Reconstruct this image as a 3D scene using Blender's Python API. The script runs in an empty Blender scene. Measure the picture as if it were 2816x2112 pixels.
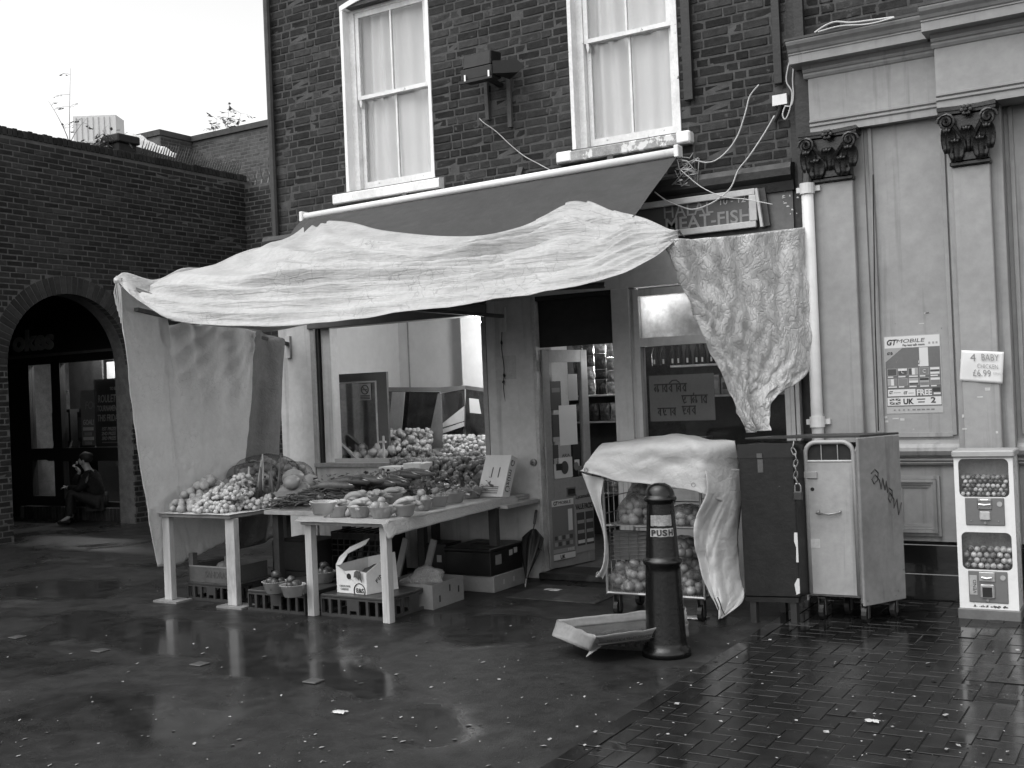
import bpy, math, random
from mathutils import Vector, Matrix, noise
rnd = random.Random(7)
scn = bpy.context.scene
col = scn.collection
V = Vector
R = math.radians

# ------------------------------------------------------------------ camera
F = 3050.0                                   # focal length in photo pixels (2816 wide)
CAM = V((0, -8.52, 1.65))
_a = R(121.1); _p = R(0.41); _r = R(2.4)
_d0 = V((math.cos(_a), math.sin(_a), 0)); _r0 = V((_d0.y, -_d0.x, 0)); _u0 = V((0, 0, 1))
DIR = _d0*math.cos(_p) + _u0*math.sin(_p); _u1 = _u0*math.cos(_p) - _d0*math.sin(_p)
RT = _r0*math.cos(_r) - _u1*math.sin(_r); UP = _r0*math.sin(_r) + _u1*math.cos(_r)
cd = bpy.data.cameras.new('camera'); cam = bpy.data.objects.new('camera', cd); col.objects.link(cam)
cd.sensor_width = 36; cd.lens = 36*F/2816; cd.clip_end = 2000; cd.clip_start = .05
cam.matrix_world = Matrix.Translation(CAM) @ Matrix((RT, UP, -DIR)).transposed().to_4x4()
scn.camera = cam

# ------------------------------------------------------------------ world, sun, exposure
w = bpy.data.worlds.new('World'); scn.world = w; w.use_nodes = True
nt = w.node_tree; nt.nodes.clear()
sk = nt.nodes.new('ShaderNodeTexSky'); sk.sky_type = 'NISHITA'; sk.sun_disc = False
SUN_EL, SUN_AZ = R(60), R(205)
sk.sun_elevation = SUN_EL; sk.sun_rotation = SUN_AZ; sk.air_density = 1.6; sk.dust_density = 2.5; sk.ozone_density = 1
bw = nt.nodes.new('ShaderNodeRGBToBW'); bg = nt.nodes.new('ShaderNodeBackground'); ow = nt.nodes.new('ShaderNodeOutputWorld')
bg.inputs[1].default_value = 0.15
nt.links.new(sk.outputs[0], bw.inputs[0]); nt.links.new(bw.outputs[0], bg.inputs[0]); nt.links.new(bg.outputs[0], ow.inputs[0])
sl = bpy.data.lights.new('sun', 'SUN'); sl.energy = 0.6; sl.angle = R(70); sl.color = (1, 1, 1)
so = bpy.data.objects.new('sun', sl); col.objects.link(so)
sd = V((math.sin(SUN_AZ)*math.cos(SUN_EL), math.cos(SUN_AZ)*math.cos(SUN_EL), math.sin(SUN_EL)))
so.rotation_euler = sd.to_track_quat('Z', 'Y').to_euler(); so.location = (4, -12, 14)
cy = scn.cycles; cy.max_bounces = 6; cy.diffuse_bounces = 3; cy.glossy_bounces = 3; cy.transmission_bounces = 4; cy.transparent_max_bounces = 10; cy.caustics_reflective = False; cy.caustics_refractive = False
scn.view_settings.view_transform = 'Standard'; scn.view_settings.look = 'None'
scn.view_settings.exposure = 1.05; scn.view_settings.gamma = 1.0

# ------------------------------------------------------------------ pixel -> place helpers (photo pixels give a direction only)
def ray(px, py): return DIR + RT*((px-1408)/F) + UP*((1056-py)/F)
def OX(px, py, X): v = ray(px, py); return CAM + v*((X-CAM.x)/v.x)
def OY(px, py, Y=0.0): v = ray(px, py); return CAM + v*((Y-CAM.y)/v.y)
def OZ(px, py, Z=0.0): v = ray(px, py); return CAM + v*((Z-CAM.z)/v.z)
def OP(px, py, p, n): v = ray(px, py); return CAM + v*((p-CAM).dot(n)/v.dot(n))
def proj(P):
    q = P-CAM; k = q.dot(DIR); return 1408+F*q.dot(RT)/k, 1056-F*q.dot(UP)/k, k

# ------------------------------------------------------------------ materials (all grey: the photograph is black and white)
MATS = {}
def M(name, v, rough=.7, var=.25, sc=6, bump=0, bsc=40, spec=.5, metal=0, shade=False, trans=0, wear=None, stretch=None, emit=0, det=6, ior=1.45, coat=0, streak=0):
    if name in MATS: return MATS[name]
    m = bpy.data.materials.new(name); m.use_nodes = True; t = m.node_tree; N = t.nodes; L = t.links
    b = N['Principled BSDF']; b.inputs['Roughness'].default_value = rough; b.inputs['Metallic'].default_value = metal
    b.inputs['Specular IOR Level'].default_value = spec; b.inputs['Transmission Weight'].default_value = trans; b.inputs['IOR'].default_value = ior
    b.inputs['Coat Weight'].default_value = coat
    tc = N.new('ShaderNodeTexCoord'); src = tc.outputs['Object']
    if shade:
        gp_ = N.new('ShaderNodeNewGeometry'); src = gp_.outputs['Position']
    src0 = src
    if stretch:
        mp = N.new('ShaderNodeMapping'); mp.inputs['Scale'].default_value = stretch; L.new(src, mp.inputs[0]); src = mp.outputs[0]
    val = None
    def noi(s, d=det, r=.6):
        n = N.new('ShaderNodeTexNoise'); n.inputs['Scale'].default_value = s; n.inputs['Detail'].default_value = d; n.inputs['Roughness'].default_value = r
        L.new(src, n.inputs[0]); return n.outputs[0]
    def mathn(op, a, c):
        n = N.new('ShaderNodeMath'); n.operation = op
        for i, q in enumerate((a, c)):
            if isinstance(q, (int, float)): n.inputs[i].default_value = q
            else: L.new(q, n.inputs[i])
        return n.outputs[0]
    def rng(x, a, c, lo, hi):
        n = N.new('ShaderNodeMapRange'); L.new(x, n.inputs[0])
        for i, q in enumerate((a, c, lo, hi)): n.inputs[i+1].default_value = q
        return n.outputs[0]
    val = rng(noi(sc), .25, .75, v*(1-var), v*(1+var))
    if var > .05: val = mathn('MULTIPLY', val, rng(noi(sc*7.3), .3, .7, 1-var*.5, 1+var*.5))
    if shade or streak:
        src = src0
        if streak:
            m2 = N.new('ShaderNodeMapping'); m2.inputs['Scale'].default_value = (11, 11, .55); L.new(src0, m2.inputs[0]); src = m2.outputs[0]; val = mathn('MULTIPLY', val, rng(noi(1.0, 6, .6), .56, .74, 1, 1-streak)); src = src0
        val = mathn('MULTIPLY', val, rng(noi(.75, 5, .6), .32, .68, .62 if shade else 1-streak*.35, 1.3 if shade else 1+streak*.2))
    if shade:
        at = N.new('ShaderNodeAttribute'); at.attribute_name = 'shade'; val = mathn('MULTIPLY', val, mathn('ADD', at.outputs['Fac'], 1.0))
    if wear:   # (value, threshold, scale): patches of another tone, hard edged
        k = rng(noi(wear[2], 9, .65), wear[1], wear[1]+.03, 0, 1); mx = N.new('ShaderNodeMix'); mx.data_type = 'FLOAT'
        L.new(k, mx.inputs[0]); L.new(val, mx.inputs[2]); mx.inputs[3].default_value = wear[0]; val = mx.outputs[0]
    cc = N.new('ShaderNodeCombineColor')
    for i in range(3): L.new(val, cc.inputs[i])
    L.new(cc.outputs[0], b.inputs['Base Color'])
    if emit:
        b.inputs['Emission Color'].default_value = (1, 1, 1, 1); b.inputs['Emission Strength'].default_value = emit
    if bump:
        bp = N.new('ShaderNodeBump'); bp.inputs['Strength'].default_value = 1; bp.inputs['Distance'].default_value = bump
        L.new(noi(bsc, 8, .65), bp.inputs['Height']); L.new(bp.outputs[0], b.inputs['Normal'])
    L.new(rng(noi(sc*2.1), .3, .7, max(.02, rough*.8), min(1, rough*1.15)), b.inputs['Roughness'])
    MATS[name] = m; return m

def wet(name, v, shade=False, bsc=150, bump=.0016, lo=.10, hi=.46, thr=(.40, .58), psc=.55, attr=False):
    """wet paving: dark, patches of standing film (mirror-like) between rougher damp areas"""
    m = M(name, v, .4, .55, 7.0, shade=shade, wear=None if shade else (v*1.7, .60, 1.1)); t = m.node_tree; N = t.nodes; L = t.links; b = N['Principled BSDF']
    tc = N.new('ShaderNodeTexCoord'); n = N.new('ShaderNodeTexNoise'); n.inputs['Scale'].default_value = psc; n.inputs['Detail'].default_value = 7; n.inputs['Roughness'].default_value = .58
    n.inputs['Distortion'].default_value = .6
    ge = N.new('ShaderNodeNewGeometry'); L.new(ge.outputs['Position'], n.inputs[0])
    src_ = n.outputs[0]
    if attr:
        at_ = N.new('ShaderNodeAttribute'); at_.attribute_name = 'wet'; sb = N.new('ShaderNodeMath'); sb.operation = 'MULTIPLY_ADD'; L.new(at_.outputs['Fac'], sb.inputs[0]); sb.inputs[1].default_value = -.22; L.new(n.outputs[0], sb.inputs[2]); src_ = sb.outputs[0]
    r = N.new('ShaderNodeMapRange'); L.new(src_, r.inputs[0])
    for i, q in enumerate((thr[0], thr[1], lo, hi)): r.inputs[i+1].default_value = q
    L.new(r.outputs[0], b.inputs['Roughness'])
    r2 = N.new('ShaderNodeMapRange'); L.new(src_, r2.inputs[0])
    for i, q in enumerate((thr[0], thr[1], .05, 1.0)): r2.inputs[i+1].default_value = q
    g = N.new('ShaderNodeTexNoise'); g.inputs['Scale'].default_value = bsc; g.inputs['Detail'].default_value = 4; L.new(ge.outputs['Position'], g.inputs[0])
    g2 = N.new('ShaderNodeTexNoise'); g2.inputs['Scale'].default_value = 9; g2.inputs['Detail'].default_value = 5; L.new(ge.outputs['Position'], g2.inputs[0])
    ad = N.new('ShaderNodeMath'); ad.operation = 'MULTIPLY_ADD'; L.new(g2.outputs[0], ad.inputs[0]); ad.inputs[1].default_value = 1.5; L.new(g.outputs[0], ad.inputs[2])
    bp = N.new('ShaderNodeBump'); bp.inputs['Distance'].default_value = bump; L.new(ad.outputs[0], bp.inputs['Height']); L.new(r2.outputs[0], bp.inputs['Strength'])
    L.new(bp.outputs[0], b.inputs['Normal']); b.inputs['Specular IOR Level'].default_value = .26
    return m

def glass(name='window_glass', rough=.02, tint=.92, f0=.05):
    if name in MATS: return MATS[name]
    m = bpy.data.materials.new(name); m.use_nodes = True; N = m.node_tree.nodes; L = m.node_tree.links
    N.remove(N['Principled BSDF']); gl = N.new('ShaderNodeBsdfGlossy'); tr = N.new('ShaderNodeBsdfTransparent'); lw_ = N.new('ShaderNodeLayerWeight'); pw = N.new('ShaderNodeMath'); pw.operation = 'POWER'; pw.inputs[1].default_value = 5; fr = N.new('ShaderNodeMapRange'); fr.inputs[3].default_value = f0; fr.inputs[4].default_value = 1; mx = N.new('ShaderNodeMixShader')
    gl.inputs['Roughness'].default_value = rough; tr.inputs[0].default_value = (tint, tint, tint, 1); lw_.inputs[0].default_value = .5; L.new(lw_.outputs['Facing'], pw.inputs[0]); L.new(pw.outputs[0], fr.inputs[0])
    no = N.new('ShaderNodeTexNoise'); no.inputs['Scale'].default_value = 2; bp = N.new('ShaderNodeBump'); bp.inputs['Distance'].default_value = .004
    L.new(no.outputs[0], bp.inputs['Height']); L.new(bp.outputs[0], gl.inputs['Normal'])
    L.new(fr.outputs[0], mx.inputs[0]); L.new(tr.outputs[0], mx.inputs[1]); L.new(gl.outputs[0], mx.inputs[2]); L.new(mx.outputs[0], N['Material Output'].inputs[0])
    MATS[name] = m; return m

def film(name, v, alpha, rough=.3, var=.3, sc=20, bump=0, bsc=30):
    """thin netting or clear plastic: part see-through, part its own surface"""
    if name in MATS: return MATS[name]
    m = M(name, v, rough, var, sc, bump, bsc); N = m.node_tree.nodes; L = m.node_tree.links; tr = N.new('ShaderNodeBsdfTransparent'); mx = N.new('ShaderNodeMixShader')
    lw_ = N.new('ShaderNodeLayerWeight'); lw_.inputs[0].default_value = .5; mr = N.new('ShaderNodeMapRange'); L.new(lw_.outputs['Facing'], mr.inputs[0]); mr.inputs[3].default_value = alpha; mr.inputs[4].default_value = min(1, alpha+.45)
    L.new(mr.outputs[0], mx.inputs[0]); L.new(tr.outputs[0], mx.inputs[1]); L.new(N['Principled BSDF'].outputs[0], mx.inputs[2]); L.new(mx.outputs[0], N['Material Output'].inputs[0]); return m

def cloth(name, v, rough=.55, crinkle=.004, csc=26, transl=.25, var=.08, veins=.25, aniso=None, big=.01, cmap=None):
    """woven plastic sheet: slightly translucent, creased, with thin dirty crease lines"""
    if name in MATS: return MATS[name]
    m = M(name, v, rough, var, 3.5, spec=.35); t = m.node_tree; N = t.nodes; L = t.links; b = N['Principled BSDF']
    tc = N.new('ShaderNodeTexCoord'); dn = N.new('ShaderNodeTexNoise'); dn.inputs['Scale'].default_value = 5; dn.inputs['Detail'].default_value = 4
    L.new(tc.outputs['Object'], dn.inputs[0]); va = N.new('ShaderNodeVectorMath'); va.operation = 'MULTIPLY_ADD'; L.new(dn.outputs['Color'], va.inputs[0]); va.inputs[1].default_value = (.25, .25, .25); L.new(tc.outputs['Object'], va.inputs[2])
    if cmap:
        cm0 = N.new('ShaderNodeMapping'); cm0.inputs['Scale'].default_value = cmap; cm0.inputs['Rotation'].default_value = (0, .5, 0); L.new(va.outputs[0], cm0.inputs[0]); va = cm0
    vo = N.new('ShaderNodeTexVoronoi'); vo.feature = 'DISTANCE_TO_EDGE'; vo.inputs['Scale'].default_value = csc; L.new(va.outputs[0], vo.inputs[0])
    nz = N.new('ShaderNodeTexNoise'); nz.inputs['Scale'].default_value = csc*.8; nz.inputs['Detail'].default_value = 3; nz.inputs['Roughness'].default_value = .45; L.new(va.outputs[0], nz.inputs[0])
    mr = N.new('ShaderNodeMapRange'); L.new(vo.outputs[0], mr.inputs[0]); mr.inputs[1].default_value = 0; mr.inputs[2].default_value = .16; mr.inputs[3].default_value = -.6; mr.inputs[4].default_value = .25
    ad = N.new('ShaderNodeMath'); ad.operation = 'ADD'; L.new(mr.outputs[0], ad.inputs[0]); L.new(nz.outputs[0], ad.inputs[1])
    bp = N.new('ShaderNodeBump'); bp.inputs['Distance'].default_value = crinkle; L.new(ad.outputs[0], bp.inputs['Height'])
    bg_ = N.new('ShaderNodeTexNoise'); bg_.inputs['Scale'].default_value = 4.5; bg_.inputs['Detail'].default_value = 3; L.new(va.outputs[0], bg_.inputs[0])
    bp2 = N.new('ShaderNodeBump'); bp2.inputs['Distance'].default_value = big; L.new(bg_.outputs[0], bp2.inputs['Height']); L.new(bp.outputs[0], bp2.inputs['Normal'])
    if aniso:
        mp = N.new('ShaderNodeMapping'); mp.inputs['Scale'].default_value = aniso[:3]; L.new(tc.outputs['Object'], mp.inputs[0]); an = N.new('ShaderNodeTexNoise'); an.inputs['Scale'].default_value = 1; an.inputs['Detail'].default_value = 5; an.inputs['Distortion'].default_value = .7; L.new(mp.outputs[0], an.inputs[0])
        b3 = N.new('ShaderNodeBump'); b3.inputs['Distance'].default_value = aniso[3]; L.new(an.outputs[0], b3.inputs['Height']); L.new(bp2.outputs[0], b3.inputs['Normal']); bp2 = b3
    L.new(bp2.outputs[0], b.inputs['Normal'])
    old = b.inputs['Base Color'].links[0].from_socket
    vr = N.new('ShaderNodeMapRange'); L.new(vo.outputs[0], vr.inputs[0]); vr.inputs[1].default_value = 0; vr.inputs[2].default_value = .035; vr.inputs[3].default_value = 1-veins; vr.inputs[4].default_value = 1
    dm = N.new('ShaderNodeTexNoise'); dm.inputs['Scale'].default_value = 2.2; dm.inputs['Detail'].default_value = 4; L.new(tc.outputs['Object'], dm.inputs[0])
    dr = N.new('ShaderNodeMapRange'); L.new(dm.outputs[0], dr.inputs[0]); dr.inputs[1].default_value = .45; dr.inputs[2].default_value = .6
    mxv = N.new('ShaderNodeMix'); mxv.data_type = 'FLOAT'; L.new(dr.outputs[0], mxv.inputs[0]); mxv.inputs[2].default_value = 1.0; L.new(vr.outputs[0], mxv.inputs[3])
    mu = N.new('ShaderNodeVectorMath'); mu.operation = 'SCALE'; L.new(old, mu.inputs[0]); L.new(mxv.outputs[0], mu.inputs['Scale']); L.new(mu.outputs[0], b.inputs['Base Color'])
    if transl:
        ts = N.new('ShaderNodeBsdfTranslucent'); L.new(mu.outputs[0], ts.inputs[0]); ms = N.new('ShaderNodeMixShader'); ms.inputs[0].default_value = transl
        L.new(b.outputs[0], ms.inputs[1]); L.new(ts.outputs[0], ms.inputs[2]); L.new(ms.outputs[0], N['Material Output'].inputs[0])
    return m

# ------------------------------------------------------------------ mesh builder
class MB:
    def __init__(s, o=None, e=None, n=None, u=None):
        s.v = []; s.f = []; s.sh = []; s.o = o if o else V((0, 0, 0)); s.e = e or V((1, 0, 0)); s.n = n or V((0, 1, 0)); s.u = u or V((0, 0, 1))
    def P(s, p): return s.o + s.e*p[0] + s.n*p[1] + s.u*p[2]
    def add(s, vs, fs, raw=False, sh=0):
        k = len(s.v); s.v += [V(p) if raw else s.P(p) for p in vs]; s.f += [tuple(i+k for i in f) for f in fs]; s.sh += [sh]*len(fs); return s
    def box(s, x0, x1, y0, y1, z0, z1, c=0, sh=0, rz=0, tilt=None):
        if c:
            return s.cbox(x0, x1, y0, y1, z0, z1, c, sh)
        p = [(x, y, z) for z in (z0, z1) for y in (y0, y1) for x in (x0, x1)]
        return s.add(p, [(0, 2, 3, 1), (4, 5, 7, 6), (0, 1, 5, 4), (2, 6, 7, 3), (0, 4, 6, 2), (1, 3, 7, 5)], sh=sh)
    def cbox(s, x0, x1, y0, y1, z0, z1, c, sh=0):
        X = (x0, x1); Y = (y0, y1); Z = (z0, z1); p = []; idx = {}
        for i in (0, 1):
            for j in (0, 1):
                for k in (0, 1):
                    x, y, z = X[i], Y[j], Z[k]; ix, iy, iz = x+(c if i == 0 else -c), y+(c if j == 0 else -c), z+(c if k == 0 else -c)
                    for a, q in enumerate(((x, iy, iz), (ix, y, iz), (ix, iy, z))): idx[(i, j, k, a)] = len(p); p.append(q)
        g = lambda i, j, k, a: idx[(i, j, k, a)]; f = []
        for i in (0, 1):
            q = [g(i, 0, 0, 0), g(i, 1, 0, 0), g(i, 1, 1, 0), g(i, 0, 1, 0)]; f.append(q if i else q[::-1])
            q = [g(0, i, 0, 1), g(1, i, 0, 1), g(1, i, 1, 1), g(0, i, 1, 1)]; f.append(q[::-1] if i else q)
            q = [g(0, 0, i, 2), g(1, 0, i, 2), g(1, 1, i, 2), g(0, 1, i, 2)]; f.append(q if i else q[::-1])
        for i in (0, 1):
            for j in (0, 1):
                q = [g(i, j, 0, 0), g(i, j, 1, 0), g(i, j, 1, 1), g(i, j, 0, 1)]; f.append(q if (i == j) else q[::-1])
                f[-1] = f[-1][::-1]
                q = [g(i, 0, j, 0), g(i, 1, j, 0), g(i, 1, j, 2), g(i, 0, j, 2)]; f.append(q if (i != j) else q[::-1]); f[-1] = f[-1][::-1]
                q = [g(0, i, j, 1), g(1, i, j, 1), g(1, i, j, 2), g(0, i, j, 2)]; f.append(q if (i == j) else q[::-1]); f[-1] = f[-1][::-1]
                for k in (0, 1):
                    q = [g(i, j, k, 0), g(i, j, k, 1), g(i, j, k, 2)]; f.append(q if (i+j+k) % 2 else q[::-1])
        return s.add(p, f, sh=sh)
    def bar(s, a, b, wd, hg=None, up=None):
        """rectangular bar between two points (local)"""
        a = s.P(a); b = s.P(b); hg = hg or wd; d = (b-a).normalized(); up = V(up) if up else V((0, 0, 1))
        if abs(d.dot(up)) > .95: up = V((0, 1, 0))
        x = d.cross(up).normalized(); y = x.cross(d)
        p = [q + x*(i*wd/2) + y*(j*hg/2) for q in (a, b) for j in (-1, 1) for i in (-1, 1)]
        return s.add(p, [(0, 2, 3, 1), (4, 5, 7, 6), (0, 1, 5, 4), (2, 6, 7, 3), (0, 4, 6, 2), (1, 3, 7, 5)], True)
    def tube(s, pts, r, n=8, cap=True):
        pts = [s.P(p) for p in pts]; m = len(pts); rs = r if isinstance(r, (list, tuple)) else [r]*m; vs = []; up = None
        for i, p in enumerate(pts):
            d = (pts[min(i+1, m-1)]-pts[max(i-1, 0)]).normalized()
            if up is None: up = V((0, 0, 1)) if abs(d.z) < .9 else V((1, 0, 0))
            x = d.cross(up)
            if x.length < 1e-4: up = V((.3, .9, .2)); x = d.cross(up)
            x.normalize(); y = d.cross(x).normalized(); up = -y if up.dot(-y) > 0 else y
            x = d.cross(up).normalized(); y = up
            vs += [p + x*math.cos(t*2*math.pi/n)*rs[i] + y*math.sin(t*2*math.pi/n)*rs[i] for t in range(n)]
        fs = [(i*n+t, i*n+(t+1) % n, (i+1)*n+(t+1) % n, (i+1)*n+t) for i in range(m-1) for t in range(n)]
        if cap: fs += [tuple(range(n))[::-1], tuple((m-1)*n+t for t in range(n))]
        return s.add(vs, fs, True)
    def lathe(s, prof, c=(0, 0, 0), n=20, sx=1, sy=1, jit=0):
        vs = []
        for r, z in prof:
            for t in range(n):
                a = 2*math.pi*t/n; vs.append((c[0]+math.cos(a)*r*sx, c[1]+math.sin(a)*r*sy, c[2]+z))
        fs = [(i*n+t, i*n+(t+1) % n, (i+1)*n+(t+1) % n, (i+1)*n+t) for i in range(len(prof)-1) for t in range(n)]
        if prof[0][0] > 1e-5: fs.append(tuple(range(n))[::-1])
        if prof[-1][0] > 1e-5: fs.append(tuple((len(prof)-1)*n+t for t in range(n)))
        return s.add(vs, fs)
    def ball(s, c, r, n=10, m=6, sz=1, lump=0, seed=0, sx=1, sy=1, rot=None):
        vs = []; fs = []
        for i in range(m+1):
            th = math.pi*i/m
            for t in range(n):
                a = 2*math.pi*t/n; q = V((math.sin(th)*math.cos(a), math.sin(th)*math.sin(a), math.cos(th)))
                k = r*(1+lump*noise.noise(q*1.7+V((seed*3.1, seed, 0)))); q = V((q.x*k*sx, q.y*k*sy, q.z*k*sz))
                if rot: q = rot @ q
                vs.append((c[0]+q.x, c[1]+q.y, c[2]+q.z))
        fs = [(i*n+t, (i+1)*n+t, (i+1)*n+(t+1) % n, i*n+(t+1) % n) for i in range(m) for t in range(n)]
        return s.add(vs, fs)
    def prism(s, pts, y0, y1):
        """outline in local x,z extruded along local y"""
        n = len(pts); vs = [(x, y0, z) for x, z in pts] + [(x, y1, z) for x, z in pts]
        return s.add(vs, [tuple(range(n)), tuple(range(2*n-1, n-1, -1))] + [(i, i+n, (i+1) % n+n, (i+1) % n) for i in range(n)])
    def extr(s, prof, a, b, axis=0):
        """profile of (depth toward viewer, z) swept along local x from a to b"""
        n = len(prof); vs = [(a, -y, z) for y, z in prof] + [(b, -y, z) for y, z in prof]
        return s.add(vs, [tuple(range(n)), tuple(range(2*n-1, n-1, -1))] + [(i, i+n, (i+1) % n+n, (i+1) % n) for i in range(n)])
    def grid(s, fn, nu, nv, raw=True):
        vs = [fn(i/nu, j/nv) for j in range(nv+1) for i in range(nu+1)]
        fs = [(j*(nu+1)+i, j*(nu+1)+i+1, (j+1)*(nu+1)+i+1, (j+1)*(nu+1)+i) for j in range(nv) for i in range(nu)]
        return s.add(vs, fs, raw)
    def mesh(s, name, base, smooth=False, shade=False):
        m = bpy.data.meshes.new(name); m.from_pydata([p-base for p in s.v], [], s.f)
        if smooth: m.polygons.foreach_set('use_smooth', [True]*len(m.polygons))
        if shade:
            a = m.attributes.new('shade', 'FLOAT', 'FACE'); a.data.foreach_set('value', s.sh)
        m.update(); return m
    def build(s, name, mat, parent=None, smooth=False, shade=False, solid=0, sub=0):
        lo = V([min(p[i] for p in s.v) for i in range(3)]); hi = V([max(p[i] for p in s.v) for i in range(3)])
        base = V(((lo.x+hi.x)/2, (lo.y+hi.y)/2, lo.z)); m = s.mesh(name, base, smooth, shade); m.materials.append(mat)
        o = bpy.data.objects.new(name, m); place(o, base, parent)
        if smooth == 'auto': pass
        if solid: md = o.modifiers.new('solid', 'SOLIDIFY'); md.thickness = solid; md.offset = 0
        if sub: md = o.modifiers.new('sub', 'SUBSURF'); md.levels = sub; md.render_levels = sub
        return o
WORLD = {}
def place(o, base, parent=None):
    col.objects.link(o); o.location = base; WORLD[o.name] = V(base)
    if parent:
        o.parent = parent; o.matrix_parent_inverse = WMAT(parent).inverted()
    return o
def WMAT(p):
    m = Matrix.Translation(p.location) @ p.rotation_euler.to_matrix().to_4x4()
    return m if not p.parent else WMAT(p.parent) @ p.matrix_parent_inverse @ m
def tag(o, label=None, cat=None, group=None, kind=None):
    for k, q in (('label', label), ('category', cat), ('group', group), ('kind', kind)):
        if q: o[k] = q
    return o
def thing(name, label, cat, loc, group=None):
    o = bpy.data.objects.new(name, None); o.empty_display_size = .1; col.objects.link(o); o.location = loc; WORLD[o.name] = V(loc)
    return tag(o, label, cat, group)
def inst(mesh, name, loc, parent=None, rot=None, scale=None):
    """one more object that shares mesh data"""
    o = bpy.data.objects.new(name, mesh); place(o, V(loc), parent)
    if rot: o.rotation_euler = rot
    if scale: o.scale = scale
    return o
def text(body, o, e, u, size, mat, parent, name='lettering', width=None, align='LEFT', bold=0, ext=.0008, shear=0, sp=1.0):
    c = bpy.data.curves.new(name, 'FONT'); c.body = body; c.size = size; c.extrude = ext; c.offset = bold; c.align_x = align; c.shear = shear; c.space_character = sp; c.resolution_u = 3
    t = bpy.data.objects.new(name+'_curve', c); col.objects.link(t)
    dg = bpy.context.evaluated_depsgraph_get(); m = bpy.data.meshes.new_from_object(t.evaluated_get(dg)); m.name = name
    col.objects.unlink(t); bpy.data.objects.remove(t); bpy.data.curves.remove(c)
    n = e.cross(u)
    if width and len(m.vertices):
        xs = [q.co.x for q in m.vertices]; k = width/max(1e-6, max(xs)-min(xs))
        for q in m.vertices: q.co.x *= k
    Rm = Matrix((e, u, n)).transposed().to_4x4(); m.transform(Rm); m.materials.clear(); m.materials.append(mat)
    ob = bpy.data.objects.new(name, m); place(ob, o, parent); return ob
def lerp(a, b, t): return a+(b-a)*t
def pl(pts, t):
    """piecewise linear by index position 0..1"""
    n = len(pts)-1; k = min(int(t*n), n-1); f = t*n-k; return tuple(lerp(pts[k][i], pts[k+1][i], f) for i in range(len(pts[0])))
def sm(pts, t):
    n = len(pts)-1; k = min(int(t*n), n-1); f = t*n-k; p = [pts[max(0, min(n, k+i))] for i in (-1, 0, 1, 2)]
    return tuple(.5*((2*p[1][i])+(-p[0][i]+p[2][i])*f+(2*p[0][i]-5*p[1][i]+4*p[2][i]-p[3][i])*f*f+(-p[0][i]+3*p[1][i]-3*p[2][i]+p[3][i])*f**3) for i in range(len(pts[0])))
def nz(*a): return noise.noise(V(a if len(a) == 3 else (a[0], a[1], 0)))
def circ(cx, cz, r, n=16, a0=0, a1=2*math.pi): return [(cx+r*math.cos(a0+(a1-a0)*i/n), cz+r*math.sin(a0+(a1-a0)*i/n)) for i in range(n + (0 if abs(a1-a0-2*math.pi) < 1e-6 else 1))]
# ================================================================== GROUND
asph = wet('wet_asphalt', .021, lo=.11, hi=.52, thr=(.32, .56), attr=True, psc=.9, bump=.0030, bsc=110)
def frange(a, b, s):
    out = []; x = a
    while x < b-1e-6: out.append(x); x += s
    return out
GXS = frange(-80, -14, 6)+frange(-14, 0.5, .09)+frange(.5, 80.1, 6.0)+[80]; GYS = frange(-80, -6.5, 6)+frange(-6.5, 1.0, .09)+frange(1.0, 80.1, 6)+[80]
PUD = [[(90, 1692), (300, 1688), (560, 1702), (680, 1738), (830, 1745), (930, 1742), (1040, 1800), (1075, 1860), (1060, 1925), (900, 1885), (690, 1868), (560, 1820), (430, 1797), (250, 1765), (170, 1750)],
       [(1640, 1868), (1690, 1838), (1790, 1822), (1900, 1830), (1935, 1860), (1880, 1900), (1780, 1915), (1680, 1908)], [(1090, 1960), (1180, 1925), (1290, 1935), (1330, 1985), (1280, 2050), (1150, 2075), (1050, 2040)], [(20, 1600), (180, 1590), (330, 1600), (300, 1640), (140, 1655), (10, 1640)], [(1120, 1700), (1300, 1680), (1480, 1700), (1440, 1760), (1250, 1780)], [(300, 1930), (480, 1910), (640, 1960), (600, 2060), (380, 2050)]]
PUD = [[OZ(x, y, 0) for x, y in q_] for q_ in PUD]
def wetness(x, y):
    xx = x+.10*noise.noise(V((x*2.2, y*2.2, 1)))+.05*noise.noise(V((x*6, y*6, 2))); yy_ = y+.10*noise.noise(V((x*2.2, y*2.2, 7)))+.05*noise.noise(V((x*6, y*6, 8))); best = -9
    for P in PUD:
        ins = False; dm = 1e9; n = len(P); j = n-1
        for i in range(n):
            a, c = P[i], P[j]
            if (a.y > yy_) != (c.y > yy_) and xx < (c.x-a.x)*(yy_-a.y)/(c.y-a.y)+a.x: ins = not ins
            ex, ey = c.x-a.x, c.y-a.y; t = max(0, min(1, ((xx-a.x)*ex+(yy_-a.y)*ey)/(ex*ex+ey*ey+1e-9))); dm = min(dm, math.hypot(xx-a.x-ex*t, yy_-a.y-ey*t)); j = i
        best = max(best, dm if ins else -dm)
    return max(0, min(1, .5+best/.22))
g = MB(); g.v = [V((x, y, 0)) for y in GYS for x in GXS]; nx = len(GXS); g.f = [(j*nx+i, j*nx+i+1, (j+1)*nx+i+1, (j+1)*nx+i) for j in range(len(GYS)-1) for i in range(nx-1)]; g.sh = [0]*len(g.f)
go = g.build('ground', asph); wa = go.data.attributes.new('wet', 'FLOAT', 'POINT'); wa.data.foreach_set('value', [wetness(v_.x, v_.y) if (-13 < v_.x < 0 and -6.4 < v_.y < 1) else 0 for v_ in g.v]); tag(go, kind='structure')
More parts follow.
